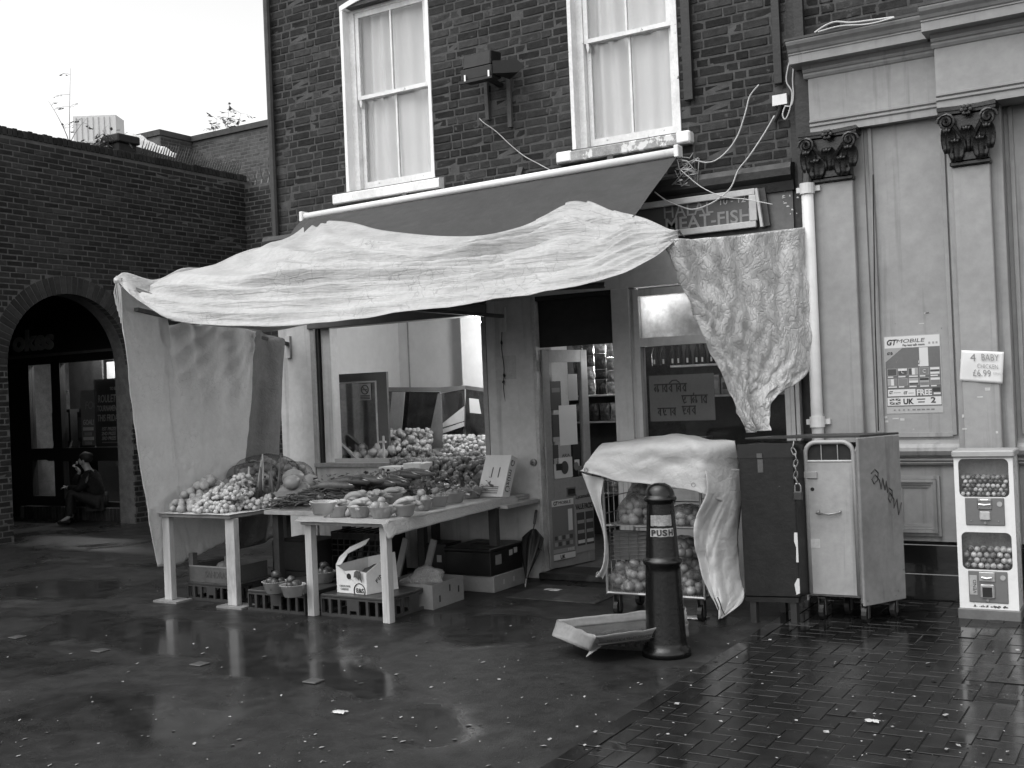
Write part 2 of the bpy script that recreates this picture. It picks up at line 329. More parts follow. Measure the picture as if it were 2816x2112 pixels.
# block paving: 200x100 blocks in a 90 degree herringbone, bounded by a stretcher course on the left
PX0 = -2.46
pav = thing('pavement', None, None, (-1, -3, 0)); pav['kind'] = 'structure'
pm = wet('wet_paving_block', .011, shade=True, lo=.08, hi=.34, thr=(.40, .62), psc=.8, bump=.0010)
jb = MB(); jb.box(PX0-.005, 6.2, -14.2, -.06, -.03, .004); jb.build('joint_bed', wet('wet_joint_sand', .016), pav)
U = .1; blocks = []
for t in range(-150, 150):
    for s in range(-70, 70):
        for kind, (cx, cy) in (('h', (t+4*s, t)), ('v', (3+t+4*s, t))):
            x0 = PX0+.104+cx*U; y0 = -14+cy*U; x1 = x0+(2*U if kind == 'h' else U); y1 = y0+(U if kind == 'h' else 2*U)
            x0 = max(x0, PX0+.104)
            if x1 > 6 or y0 < -14 or y1 > -.08 or x1-x0 < .05: continue
            blocks.append((x0, x1, y0, y1, kind))
yy = -14.0
while yy < -.3: blocks.append((PX0, PX0+.1, yy, yy+.2, 'v')); yy += .2
vis = []
for b in blocks:
    c = V(((b[0]+b[1])/2, (b[2]+b[3])/2, .01)); x, y, k = proj(c)
    inside = k > .3 and -60 < x < 2870 and 900 < y < 2170
    vis.append((0 if inside else 1, k, b))
vis.sort(key=lambda q: q[:2])
def pshade():
    r = rnd.random(); return (rnd.uniform(.5, 1.4) if r > .96 else rnd.uniform(-.3, .3))
pmesh = {}
for kind in 'hv':
    for i in range(10):
        q = MB(); w_, d_ = ((2*U, U) if kind == 'h' else (U, 2*U)); q.cbox(-w_/2+.003, w_/2-.003, -d_/2+.003, d_/2-.003, -.02, .008+rnd.uniform(-.002, .002), .0018, pshade())
        m_ = q.mesh('paver', V((0, 0, 0)), shade=True); m_.materials.append(pm); pmesh[(kind, i)] = m_
rest = MB(); cnt = 0
for ins, k, b in vis:
    full = abs((b[1]-b[0])*(b[3]-b[2])-.02) < 1e-4
    if ins == 0 and full and cnt < 300:
        inst(pmesh[(b[4], rnd.randrange(10))], 'paver', ((b[0]+b[1])/2, (b[2]+b[3])/2, rnd.uniform(0, .0025)), pav, rot=(rnd.gauss(0, .006), rnd.gauss(0, .006), rnd.gauss(0, .006))); cnt += 1
    else:
        rest.cbox(b[0]+.003, b[1]-.003, b[2]+.003, b[3]-.003, -.02, .008+rnd.uniform(-.001, .003), .0018, pshade())
tag(rest.build('paver_field', pm, pav, shade=True), kind='stuff')

# ================================================================== BRICKWORK
def courses(x0, x1, z0, z1, openings, bond='flemish', ch=.075, j=.013):
    """rectangles (xa, xb, za, zb) of every brick, cut at the openings; openings(z) -> list of (a, b)"""
    out = []; n = int((z1-z0)/ch); r = random.Random(5)
    for i in range(n):
        za = z0+i*ch+j; zb = z0+(i+1)*ch; x = x0 + ((i % 2)*(-.16 if bond == 'flemish' else -.11)) + (-.02*(i % 3)); k = i % 2
        while x < x1:
            L = (.212 if (k % 2 == 0) else .0995) if bond == 'flemish' else .212
            k += 1; segs = [(max(x, x0), min(x+L, x1))]
            for a, b in openings((za+zb)/2):
                ns = []
                for p, q in segs:
                    if q <= a or p >= b: ns.append((p, q))
                    else:
                        if a-p > .03: ns.append((p, a))
                        if q-b > .03: ns.append((b, q))
                segs = ns
            out += [(p, q, za, zb) for p, q in segs if q-p > .03]
            x += L+j
    return out
def lay(mbargs, bricks, mat, parent, cap=300, shadefn=None, proud=.012, rough=.004, seed=1, keep=None):
    """the largest-showing whole bricks become objects, all others one joined part"""
    r = random.Random(seed); fr = MB(*mbargs); sc = []
    for b in bricks:
        P = fr.P(((b[0]+b[1])/2, 0, (b[2]+b[3])/2)); x, y, k = proj(P)
        ins = k > 0 and -20 < x < 2836 and -20 < y < 2130 and (keep is None or keep(x, y)); full = abs(b[1]-b[0]-.212) < .002
        sc.append((0 if ins and full else 1, k, b))
    sc.sort(key=lambda q: q[:2]); var = []
    for i in range(14):
        q = MB(V((0, 0, 0)), *mbargs[1:]); q.cbox(-.106, .106, -proud+r.uniform(-rough, rough), .03, 0, .062+r.uniform(-.002, .002), .005, shadefn(r))
        q.v = [p+V((r.gauss(0, .0016), r.gauss(0, .0016), r.gauss(0, .0016))) for p in q.v]
        m_ = q.mesh('brick', V((0, 0, 0)), shade=True); m_.materials.append(mat); var.append(m_)
    rest = MB(*mbargs); c = 0
    for ins, k, b in sc:
        if ins == 0 and c < cap:
            inst(var[r.randrange(14)], 'brick', fr.P(((b[0]+b[1])/2, 0, b[2])), parent); c += 1
        else:
            k0 = len(rest.v); rest.cbox(b[0], b[1], -proud+r.uniform(-rough, rough), .03, b[2], b[3]+r.uniform(-.002, .001), .005, shadefn(r))
            for ii in range(k0, len(rest.v)): rest.v[ii] += V((r.gauss(0, .0016), r.gauss(0, .0016), r.gauss(0, .0016)))
    tag(rest.build('brickwork', mat, parent, shade=True), kind='stuff')
def wallgrid(mb, x0, x1, z0, z1, y0, y1, holes):
    xs = sorted({x0, x1, *[h[0] for h in holes], *[h[1] for h in holes]}); zs = sorted({z0, z1, *[h[2] for h in holes], *[h[3] for h in holes]})
    for i in range(len(xs)-1):
        for k in range(len(zs)-1):
            cx, cz = (xs[i]+xs[i+1])/2, (zs[k]+zs[k+1])/2
            if not any(h[0] < cx < h[1] and h[2] < cz < h[3] for h in holes): mb.box(xs[i], xs[i+1], y0, y1, zs[k], zs[k+1])
brk = M('sooty_stock_brick', .028, .85, .35, 14, .004, 60, spec=.25, shade=True, wear=(.075, .61, 7))
mor = M('old_mortar', .08, .9, .35, 12, .004, 70, spec=.2)
white = M('white_gloss_paint', .84, .35, .06, 5, .0006, 30, wear=(.30, .67, 14), streak=.12)
dirtywhite = M('weathered_white_paint', .76, .5, .18, 5, .001, 30, wear=(.16, .66, 11))
dark_void = M('dark_room', .02, .9, .1)
cream = M('cream_shopfront_paint', .50, .45, .14, 3, .0010, 20, wear=(.16, .70, 12), streak=.35)

bld = thing('shop_building', 'dark brick shop with two white sash windows above an open greengrocer front', 'building', (-5.2, .2, 0))
XL, XR = -7.88, -2.52
WINS = [(-6.92, -5.89, 3.68, 5.47, 4.60), (-4.41, -3.43, 3.72, 5.60, 4.66)]
ZB = 3.30
wm = MB(); wallgrid(wm, XL, XR, ZB, 8.2, .0, .30, [(a, b, c, d) for a, b, c, d, e in WINS]); wm.box(XL, XL+.3, .30, 6, 0, 8.2); wm.box(XR-.2, XR, .3, 6, 0, 8.2); wm.box(XL, XR, 5.7, 6, 0, 8.2); wm.box(XL, XR, .31, 5.7, 3.1, 3.28)
wm.build('wall', mor, bld)
def wopen(z):
    o = []
    for a, b, c, d, e in WINS:
        if c-.09 < z < d+.12: o.append((a-.012, b+.012))
        if c-.12 < z < c-.005: o.append((a-.14, b+.12))
    return o
def shop_shade(r):
    q = r.random(); return r.uniform(-.45, .4) if q < .86 else r.uniform(.4, .9)
lay((V((0, 0, 0)),), courses(XL, XR, ZB+.0, 7.8, wopen), brk, bld, shadefn=shop_shade, proud=.004, rough=.004, seed=3)
curt = cloth('net_curtain', .86, .9, .001, 30, .10, .04, 0, big=.002)
gl = glass(); sgl = glass('shop_glass', .03, .9, .012)
for wi, (a, b, c, d, zm) in enumerate(WINS):
    rv = .12
    f = MB()    # painted reveal, box frame and arched head
    f.box(a-.012, a+.022, -.014, rv, c, d); f.box(b-.022, b+.012, -.014, rv, c, d)
    n = 10; mid = (a+b)/2; hw = (b-a)/2+.012; rise = .085
    for i in range(n):
        t0, t1 = -1+2*i/n, -1+2*(i+1)/n; z0, z1 = d-.02+rise*(1-t0*t0), d-.02+rise*(1-t1*t1)
        f.add([(mid+hw*t0, y, z) for y in (-.016, rv) for z in (z0, z0+.05)] + [(mid+hw*t1, y, z) for y in (-.016, rv) for z in (z1, z1+.05)],
              [(0, 4, 5, 1), (2, 3, 7, 6), (0, 2, 6, 4), (1, 5, 7, 3), (0, 1, 3, 2), (4, 6, 7, 5)])
    fo = f.build('window', white if wi == 0 else dirtywhite, bld)
    bx = MB(); ft = .06
    bx.box(a+.022, a+.022+ft, rv-.035, rv+.08, c, d); bx.box(b-.022-ft, b-.022, rv-.035, rv+.08, c, d); bx.box(a+.022+ft, b-.022-ft, rv-.035, rv+.08, d-.03, d+.07); bx.build('frame', dirtywhite, fo)
    xa, xb = a+.085, b-.085
    for (z0, z1, y0, bt, tp) in ((zm-.018, d-.03, rv-.02, .036, .05), (c+.02, zm+.018, rv+.025, .075, .036)):
        s = MB(); s.box(xa, xa+.04, y0, y0+.036, z0, z1); s.box(xb-.04, xb, y0, y0+.036, z0, z1); s.box(xa+.04, xb-.04, y0-.002, y0+.034, z0, z0+bt); s.box(xa+.04, xb-.04, y0+.001, y0+.035, z1-tp, z1)
        s.box((xa+xb)/2-.009, (xa+xb)/2+.009, y0+.004, y0+.03, z0+bt, z1-tp); s.build('sash', dirtywhite, fo)
        for p0, p1 in ((xa+.04, (xa+xb)/2-.009), ((xa+xb)/2+.009, xb-.04)):
            q = MB(); q.box(p0, p1, y0+.014, y0+.018, z0+bt, z1-tp); q.build('pane', gl, fo)
    for sx in (xa+.03,):
        h = MB(); h.prism([(sx-.012, zm-.02), (sx+.012, zm-.02), (sx+.016, zm-.06), (sx+.004, zm-.10), (sx-.012, zm-.05)], rv-.02, rv+.02); h.build('sash_horn', dirtywhite, fo)
    si = MB(); k0 = (a-.135, b+.105) if wi == 0 else (a-.135, b+.11)
    si.extr([(-.10, c-.12), (.075, c-.12), (.085, c-.11), (.085, c-.035), (.075, c-.025), (-.10, c+.005)], *k0)
    si.build('sill', dirtywhite if wi == 0 else M('flaked_sill', .30, .8, .4, 10, .003, 40, wear=(.70, .56, 7)), fo)
    cu = MB()
    def cf(u, v, a=a, b=b, c=c, d=d, wi=wi):
        x = a+.03+(b-a-.06)*u; z = d+.05+(c-d-.05)*v
        k = 1.0 if u < .48 else .35
        y = .205+.022*math.sin(u*46+2*math.sin(v*1.3+u*5))*k+.012*math.sin(u*17+v)+.02*nz(u*3, v*2, wi)
        return V((x, y, z))
    cu.grid(cf, 90, 12); cu.build('curtain', curt, fo, smooth=True)
    rm = MB(); rm.box(a-.3, b+.3, .6, .62, c-.3, d+.4); rm.build('room_back', M('room_wall_pale', .7, .9), fo)
if True:   # broken painted ends of the right hand sill
    q = MB(); c = WINS[1][2]; q.box(-4.55, -4.40, -.092, .02, c-.115, c-.02, .012); q.box(-3.44, -3.315, -.092, .02, c-.115, c-.015, .014); q.build('painted_sill_end', white, bld)
# eaves and roof, above the frame
q = MB(); q.box(XL-.1, XR+.1, -.25, 6.2, 8.2, 8.35); q.build('roof', M('slate', .06, .6), bld)
# render string course and black fascia zone over the shop front
blackp = M('flaking_black_paint', .020, .5, .4, 6, .004, 26, wear=(.14, .70, 9))
q = MB(); q.extr([(-.05, 3.12), (.05, 3.12), (.06, 3.19), (.12, 3.23), (.13, 3.29), (.10, 3.33), (-.05, 3.35)], XL-.10, XR+.02)
q.v = [p+V((0, .02*nz(p.x*6, p.z*9, p.y*9), .012*nz(p.x*5+9, p.z*9, 0))) for p in q.v]; q.build('cornice', blackp, bld)
q = MB(); q.box(XL, XR, -.02, .30, 2.50, 3.12); q.build('fascia_board', M('faded_fascia_paint', .11, .55, .25, 4, .001, 20, wear=(.4, .74, 12)), bld)
q = MB(); q.box(XL+.02, XR-.04, -.05, -.021, 2.48, 2.62); q.box(-4.12, -2.56, -.052, -.0505, 2.62, 2.82); q.build('fascia_lower_board', cream, bld)
# two fixing battens and cornice end blocks
for (px, y0, y1, wd) in ((1340, 215, 330, .035), (1402, 190, 350, .04)):
    p0 = OY(px-4, y0, -.02); p1 = OY(px+2, y1, -.02); q = MB(); q.bar(p0, p1, wd, .03); q.build('batten', M('old_batten', .07, .8, .3, 12), bld)
for (pa, pb, wd) in (((1876, -20), (1896, 275), .075), ((2120, -20), (2142, 230), .06), ((2180, -20), (2200, 110), .07)):
    p0 = OY(*pa, -.045); p1 = OY(*pb, -.045); p0.x = p1.x; q = MB(); q.bar(p0, p1, wd, .05); q.build('timber_upright', blackp, bld)
q = MB(); q.tube([(XL+.03, -.05, 3.32), (XL+.03, -.05, 8.1)], .035, 8); q.build('rainwater_pipe', M('grey_cast_pipe', .05, .6, .3), bld)
q = MB(); p = OY(2110, 520, -.03); q.bar((p.x-.02, -.05, 2.86), (p.x-.05, -.05, 3.16), .08, .03); q.build('fascia_batten', M('old_batten', .07), bld)

# ================================================================== SHOP FRONT (parts of the building)
SW = (-7.45, -5.37, 1.02, 2.36)      # open shop window
q = MB(); q.box(XL, SW[0], -.045, .28, 0, 2.48, .006); q.build('pier', cream, bld)
q = MB(); q.box(SW[1], -4.88, -.045, .28, 0, 2.48, .006); q.box(SW[1]+.3, -4.885, -.056, -.046, .0, .12); q.build('pier', cream, bld)
for xa, xb in ((SW[0], -6.4), (-6.395, SW[1])):
    q = MB(); q.box(xa+.003, xb-.003, -.03, .2, 0.02, .98, .004); q.build('stall_riser_panel', cream, bld)
q = MB(); q.box(SW[0], SW[1], -.06, .26, .98, 1.02); q.build('shop_sill', M('worn_timber', .22, .7, .3, 9), bld)
q = MB(); q.box(SW[0]-.02, SW[1]+.02, -.07, .10, 2.36, 2.455, .006); q.box(SW[0]-.02, SW[1]+.02, -.05, .26, 2.46, 2.52); q.build('shutter_box', M('grey_shutter_box', .10, .5, .2), bld)
for xa, xb in ((SW[0], SW[0]+.05), (SW[1]-.045, SW[1])):
    q = MB(); q.box(xa, xb, -.05, .02, 1.02, 2.36); q.build('shutter_rail', M('grey_rail', .28, .5, .2, wear=(.05, .7, 20)), bld)
q = MB(); q.box(SW[0]+.05, SW[0]+.075, -.02, .03, 1.02, 2.36); q.build('dark_guide', blackp, bld)
q = MB(); q.box(SW[0]+.08, SW[0]+.2, .02, .14, 1.02, 2.36, .004); q.build('window_post', cream, bld)
# door opening
DX = (-4.88, -4.10)
q = MB(); q.box(DX[1], DX[1]+.165, -.055, .12, .0, 2.48, .005); q.box(DX[1]+.165, DX[1]+.20, -.03, .06, .0, 2.48); q.build('door_post', cream, bld)
q = MB(); q.box(DX[0], DX[0]+.03, -.05, .12, .06, 2.48); q.build('door_jamb', M('worn_jamb', .42, .6, .3, 7, wear=(.05, .66, 13)), bld)
q = MB(); q.box(DX[0]+.03, DX[1], .02, .05, 2.03, 2.48); q.box(DX[0]+.03, DX[1], -.03, .05, 2.44, 2.481); q.build('blacked_out_fanlight', M('matt_black', .008, .6, .2), bld)
q = MB(); q.box(DX[0], DX[1]+.18, -.12, .3, 0, .06, .01); q.build('door_step', wet('wet_step', .03), bld)
dm = M('grey_door_paint', .27, .5, .15, 5, .0008, 30, wear=(.10, .72, 9))
H = V((-4.83, .02, .07)); e = V((.15, .60, 0)).normalized(); nn = V((-e.y, e.x, 0)); LW = .74; DS = .60/.74; e = e*DS
def door_leaf():
    d = MB(H, e, nn); T = .045
    d.box(0, .11, 0, T, 0, 1.94, .004); d.box(LW-.11, LW, 0, T, 0, 1.94, .004); d.box(.11, LW-.11, .001, T-.001, 0, .78); d.box(.11, LW-.11, .001, T-.001, 1.83, 1.94)
    o = d.build('door', dm, bld)
    p = MB(H, e, nn); p.box(.11, LW-.11, .02, .024, .78, 1.83); p.build('pane', sgl, o)
    p = MB(H, e, nn); p.box(.3, .45, -.006, .0, .62, .70, .002); p.build('letter_plate', M('dull_brass', .2, .4, .2, metal=.6), o)
    p = MB(H, e, nn); p.box(.32, .43, -.009, -.0065, .64, .685); p.build('letter_slot', dark_void, o)
    for z in (.15, .98, 1.75):
        p = MB(H, e, nn); p.tube([(-.012, -.008, z), (-.012, -.008, z+.1)], .011, 8); p.build('hinge', dm, o)
    prn = {k: M('print_%s' % k, v, .55, .05) for k, v in (('black', .03), ('white', .62), ('grey', .18), ('mid', .32), ('dark', .07))}
    def sheet(x0, x1, z0, z1, m, y=-.003, nm='leaflet'):
        p = MB(H, e, nn); p.box(x0, x1, y, y+.002, z0, z1); return p.build(nm, m, o)
    def tx(s, x, z, h, w_, m, y=-.006, bold=.0): text(s, H+e*x+nn*y+V((0, 0, z)), e, V((0, 0, 1)), h, m, o, 'lettering', w_, bold=bold)
    G_ = .016   # inside the glass
    sheet(.13, .30, 1.40, 1.66, prn['dark'], G_); sheet(.15, .28, 1.56, 1.60, prn['grey'], G_-.002); sheet(.14, .26, 1.14, 1.36, prn['dark'], G_); sheet(.14, .30, 1.12, 1.16, prn['mid'], G_-.002)
    sheet(.25, .54, 1.08, 1.44, prn['white'], G_-.003); sheet(.42, .58, 1.48, 1.72, prn['mid'], G_); sheet(.13, .22, .92, 1.09, prn['dark'], G_); sheet(.46, .58, .95, 1.10, prn['black'], G_); sheet(.48, .56, .88, .94, prn['white'], G_)
    sheet(.14, .44, .79, .97, prn['white'], G_); p = MB(H, e, nn); p.prism(circ(.31, .88, .06, 14), G_-.003, G_-.001); p.build('leaflet_print', prn['dark'], o); sheet(.17, .27, .86, .92, prn['black'], G_-.003)
    tx('ARIA', .27, .975, .04, .13, prn['black'], G_-.004)
    p = MB(H, e, nn); p.prism(circ(.50, .88, .04, 12), G_-.004, G_-.002); p.build('leaflet_print', prn['grey'], o)
    sheet(.05, .40, .06, .60, prn['grey'], -.004, 'poster'); sheet(.05, .40, .545, .60, prn['white'], -.006, 'poster_band'); tx('GT', .07, .555, .05, .07, prn['black'], -.008, .001); tx('MOBILE', .15, .56, .04, .2, prn['dark'], -.008)
    sheet(.05, .40, .13, .165, prn['mid'], -.006, 'poster_band'); sheet(.05, .40, .07, .12, prn['white'], -.006, 'poster_band'); tx('UK', .15, .075, .05, .08, prn['black'], -.008, .001); tx('FREE', .28, .135, .035, .1, prn['white'], -.008)
    tx('1', .2, .32, .27, .07, prn['white'], -.007, .004)
    for i in range(10): sheet(.075+(i % 5)*.062, .12+(i % 5)*.062, .19+(i//5)*.055, .225+(i//5)*.055, prn['dark' if i % 2 else 'mid'], -.006, 'poster_flag')
    sheet(.42, .735, .10, .66, prn['mid'], -.004, 'poster'); tx('Lycamobile', .44, .59, .05, .28, prn['black'], -.007); tx('VALUE PACKS', .43, .49, .07, .29, prn['black'], -.007, .001)
    for i in range(2):
        sheet(.445+.15*i, .575+.15*i, .16, .46, prn['dark'], -.006, 'poster_column')
        for k in range(3): sheet(.455+.15*i, .565+.15*i, .18+.09*k, .21+.09*k, prn['mid' if k else 'white'], -.008, 'poster_band')
door_leaf()
q = MB(); q.lathe([(.03, 0), (.034, .004), (.03, .02), (.012, .022), (.012, .004)], (0, 0, 0), 14); q.v = [V((-4.92, -.045, 1.02))+V((p.x, -p.z, p.y)) for p in q.v]; q.build('door_pull', M('dull_steel', .3, .35, .2, metal=.8), bld)
# display window to the right of the door
WX = (-3.90, -2.60); ZT = 2.02
fr = MB(); fr.box(WX[0], WX[0]+.05, -.05, .05, .55, 2.46); fr.box(WX[1]-.04, WX[1], -.05, .05, .55, 2.46); fr.box(WX[0]+.05, WX[1]-.04, -.045, .05, 2.40, 2.46); fr.box(WX[0]+.05, WX[1]-.04, -.045, .05, ZT-.04, ZT+.03); fr.box(WX[0]+.05, WX[1]-.04, -.06, .06, .88, .95)
dw = fr.build('display_window', cream, bld)
q = MB(); q.box(WX[0]+.05, WX[1]-.04, .0, .004, .95, ZT-.04); q.build('pane', sgl, dw)
q = MB(); q.box(WX[0]+.05, WX[1]-.04, .0, .004, ZT+.03, 2.40); q.build('pane', cloth('frosted_glass', .62, .25, .0002, 8, .75, .3, 0, big=.001), dw)
q = MB(); q.box(WX[0], WX[1], -.05, .06, .0, .55); q.box(WX[0], WX[1], -.045, .05, .55, .88); q.build('stall_riser_panel', cream, bld)
for x in (WX[1]+.005, WX[1]+.045):
    q = MB(); q.box(x, x+.03, -.06, .05, .0, 2.48); q.build('upright_strip', cream, bld)
# inside: floor, ceiling, light painted walls
inr = M('interior_wall', .62, .7, .08, 2)
q = MB(); q.box(XL+.3, XR-.2, .3, 5.69, .05, .06); q.build('shop_floor', M('shop_floor', .12, .5), bld)
q = MB(); q.box(XL+.3, XR-.2, .3, 5.69, 2.75, 2.77); q.build('shop_ceiling', inr, bld)
q = MB(); q.box(XL+.31, XL+.34, .28, 1.56, .06, 2.75); q.box(XL+.34, -6.42, 1.54, 1.57, .06, 2.75); q.box(-6.62, -6.44, 1.40, 1.539, .06, 2.75); q.box(-6.42, -6.39, 1.54, 1.9, .06, 2.75); q.box(-6.40, -5.2, 1.1, 1.12, .06, 2.75); q.build('interior_partition', inr, bld)
q = MB(); q.box(-7.405, -7.395, 1.53, 1.545, .06, 2.75); q.build('partition_joint', M('joint_strip', .3), bld)
q = MB(); q.box(-5.2, -5.17, .3, 1.12, .06, 2.75); q.build('interior_partition', inr, bld)
# ================================================================== RIGHT HAND PAINTED SHOP FRONT
gp = M('grey_gloss_paint', .30, .42, .17, 2.2, .0012, 11, wear=(.13, .70, 12), streak=.38)
rb = thing('painted_shopfront', 'grey painted shopfront with black leafy capitals on pilasters and a heavy cornice', 'building', (0, .3, 0))
RX0, RX1 = -2.44, 4.2
Y1, Y2 = -.10, -.28         # plane of the left bay and of the bay that breaks forward
XS = OY(2574, 250, Y2).x
zf = lambda px, py, y: OY(px, py, y).z
zA0 = zf(2221, 372, Y1); zA1 = zf(2219, 351, Y1); zF = zf(2210, 217, Y1-.02); zC0 = zf(2185, 173, -.34); zC1 = zC0+.09
bk = MB(); bk.box(RX0, RX1, .04, .34, 0, 8.2); bk.build('wall', mor, rb)
lay((V((0, .04, 0)),), courses(RX0, RX1, zA0+.78, 7.6, lambda z: []), brk, rb, cap=40, shadefn=shop_shade, proud=.004, rough=.004, seed=9, keep=lambda x, y: y < 140)
def entab(x0, x1, y, endl):
    a = MB(); a.extr([(-.02, zA0), (-y, zA0), (-y, zA1-.01), (-y+.012, zA1), (-y+.012, zA1+.012), (-y+.004, zA1+.02), (-y+.018, zA1+.03), (-y+.018, zA1+.045), (-y, zA1+.05), (-.02, zA1+.05)], x0, x1); a.build('architrave', gp, rb)
    f = MB(); f.extr([(-.02, zA1+.05), (-y, zA1+.05), (-y, zF), (-.02, zF)], x0, x1); f.build('frieze', gp, rb)
    m = MB(); m.extr([(-.02, zF), (-y+.01, zF), (-y+.02, zF+.02), (-y+.02, zF+.035), (-y+.032, zF+.042), (-y+.036, zF+.055), (-y+.036, zF+.062), (-y+.055, zF+.08), (-y+.06, zF+.09), (-.02, zF+.09)], x0-endl*.03, x1); m.build('bed_mould', gp, rb)
    k = MB(); zc = zF+.09; k.extr([(-.02, zc), (-y+.13, zc), (-y+.14, zc+.004), (-y+.14, zc+.066), (-y+.148, zc+.07), (-y+.148, zc+.080), (-y+.158, zc+.088), (-y+.17, zc+.108), (-y+.195, zc+.13), (-y+.205, zc+.15), (-y+.205, zc+.16), (-.02, zc+.16)], x0-endl*.10, x1); k.build('cornice', gp, rb)
    l = MB(); l.extr([(-.02, zc+.162), (-y+.212, zc+.162), (-y+.212, zc+.18), (-.02, zc+.25)], x0-endl*.11, x1); l.build('lead_flashing', M('dark_lead', .05, .6, .3), rb)
entab(RX0+.10, XS, Y1, 1); entab(XS, RX1, Y2, .55)
# pilasters: back board, shaft, capital
cap_m = M('black_gloss_cast', .007, .3, .3, 20, .003, 60, coat=.2)
def pilaster(pxl, pxr, y, py=900, capz=None):
    xa, xb = OY(pxl, py, y).x, OY(pxr, py, y).x; zt = capz[1]; zb = capz[0]; cx = (xa+xb)/2; hw = (xb-xa)/2
    o = MB(); o.box(xa, xb, y, y+.09, .43, zb, .006); po = o.build('pilaster', gp, rb)
    o = MB(); o.box(xa-.045, xb+.075, y+.07, .05, .43, zA0+.0, .004); o.build('pilaster_back', gp, po)
    o = MB(); o.box(xa-.05, xb+.08, y-.04, .03, 0.0, .43, .008); o.build('pilaster_plinth', M('black_gloss_plinth', .008, .22, .3, 5, .002, 12, coat=.3), po)
    h = zt-zb; c = MB(V((cx, y, zb))); c.box(-hw-.012, hw+.012, -.03, .06, 0, .035, .008); n = 8
    prof = [(-hw, .035), (-hw+.005, h*.3), (-hw-.004, h*.6), (-hw-.03, h*.86), (hw+.03, h*.86), (hw+.004, h*.6), (hw-.005, h*.3), (hw, .035)]
    c.prism(prof, -.045, .06); co = c.build('capital', cap_m, rb)
    a = MB(V((cx, y, zb))); W = hw+.065; pts = [(-W, 0)]+[(-W+2*W*i/8, .035*math.sin(math.pi*i/8)) for i in range(1, 8)]+[(W, 0)]
    for (z0, z1, g_) in ((h*.88, h*.93, 0), (h*.93, h, .014)):
        vs = [(x*(1+g_), -.10-g_+d, z) for z in (z0, z1) for x, d in pts]+[(x*(1+g_), .06, z) for z in (z0, z1) for x, d in pts]; m = len(pts)
        fs = []
        for i in range(m-1): fs += [(i, i+1, m+i+1, m+i), (2*m+i, 3*m+i, 3*m+i+1, 2*m+i+1), (i, 2*m+i, 2*m+i+1, i+1), (m+i, m+i+1, 3*m+i+1, 3*m+i)]
        fs += [(0, m, 3*m, 2*m), (m-1, 3*m-1, 4*m-1, 2*m-1)]
        a.add(vs, fs)
    a.build('abacus', cap_m, co)
    for sx in (-1, 1):
        v = MB(V((cx, y, zb))); sp = []
        for i in range(26):
            t = i/25; ang = t*4.4*math.pi; r_ = .052*(1-t)+.008; sp.append((sx*(hw+.012+r_*math.cos(ang)*1.0), -.085-.02*t, h*.74+r_*math.sin(ang)))
        v.tube(sp, [.013]*26, 6); v.tube([(sx*.03, -.06, h*.42), (sx*hw*.55, -.075, h*.6), (sx*(hw-.0), -.085, h*.80), (sx*(hw+.035), -.085, h*.80)], [.012, .014, .016, .014], 6); v.build('volute', cap_m, co)
    ro = MB(V((cx, y, zb)));
    for i in range(6): ro.ball((.026*math.cos(i*1.047), -.10, h*.9+.026*math.sin(i*1.047)), .018, 8, 5, sy=.7)
    ro.ball((0, -.115, h*.9), .014, 8, 5); ro.build('rosette', cap_m, co)
    def leaf(lx, z0, ht, wd, out):
        l = MB(V((cx, y, zb))); nu, nv = 8, 8
        def fn(u, v_):
            s = 2*u-1; wv = wd*(.55+.6*math.sin(math.pi*min(1, v_*1.05))**.7)*(1-.35*v_)*(1+.16*math.cos(s*9)*v_)
            zz = z0+ht*math.sin(v_*math.pi*.58)/.97; yy_ = -.05-out*(v_**2.2)-.012*math.cos(s*7)*(1-v_*.5)-.012*(1-s*s)
            if v_ > .85: zz -= ht*.35*(v_-.85)/.15*.5
            return l.P((lx+s*wv/2, yy_, zz))
        l.grid(fn, nu, nv); l.build('leaf', cap_m, co, smooth=True, solid=.012)
    for lx in (-.66*hw, .66*hw): leaf(lx, .03, h*.36, hw*.95, .055)
    for lx in (-hw*1.05, 0, hw*1.05): leaf(lx, h*.22, h*.40, hw*.85, .075)
    return xa, xb
z1a = zf(2290, 500, Y1); z2a = zf(2655, 452, Y2)
p1 = pilaster(2252, 2362, Y1, 900, (z1a, zA0-.002)); p2_ = pilaster(2638, 2742, Y2+.06, 900, (z2a, zA0-.002))
pilaster_x3 = p2_[1]+1.55
po3 = MB(); po3.box(pilaster_x3, pilaster_x3+.28, Y2+.06, .05, .43, zA0, .006); po3.build('pilaster', gp, rb)
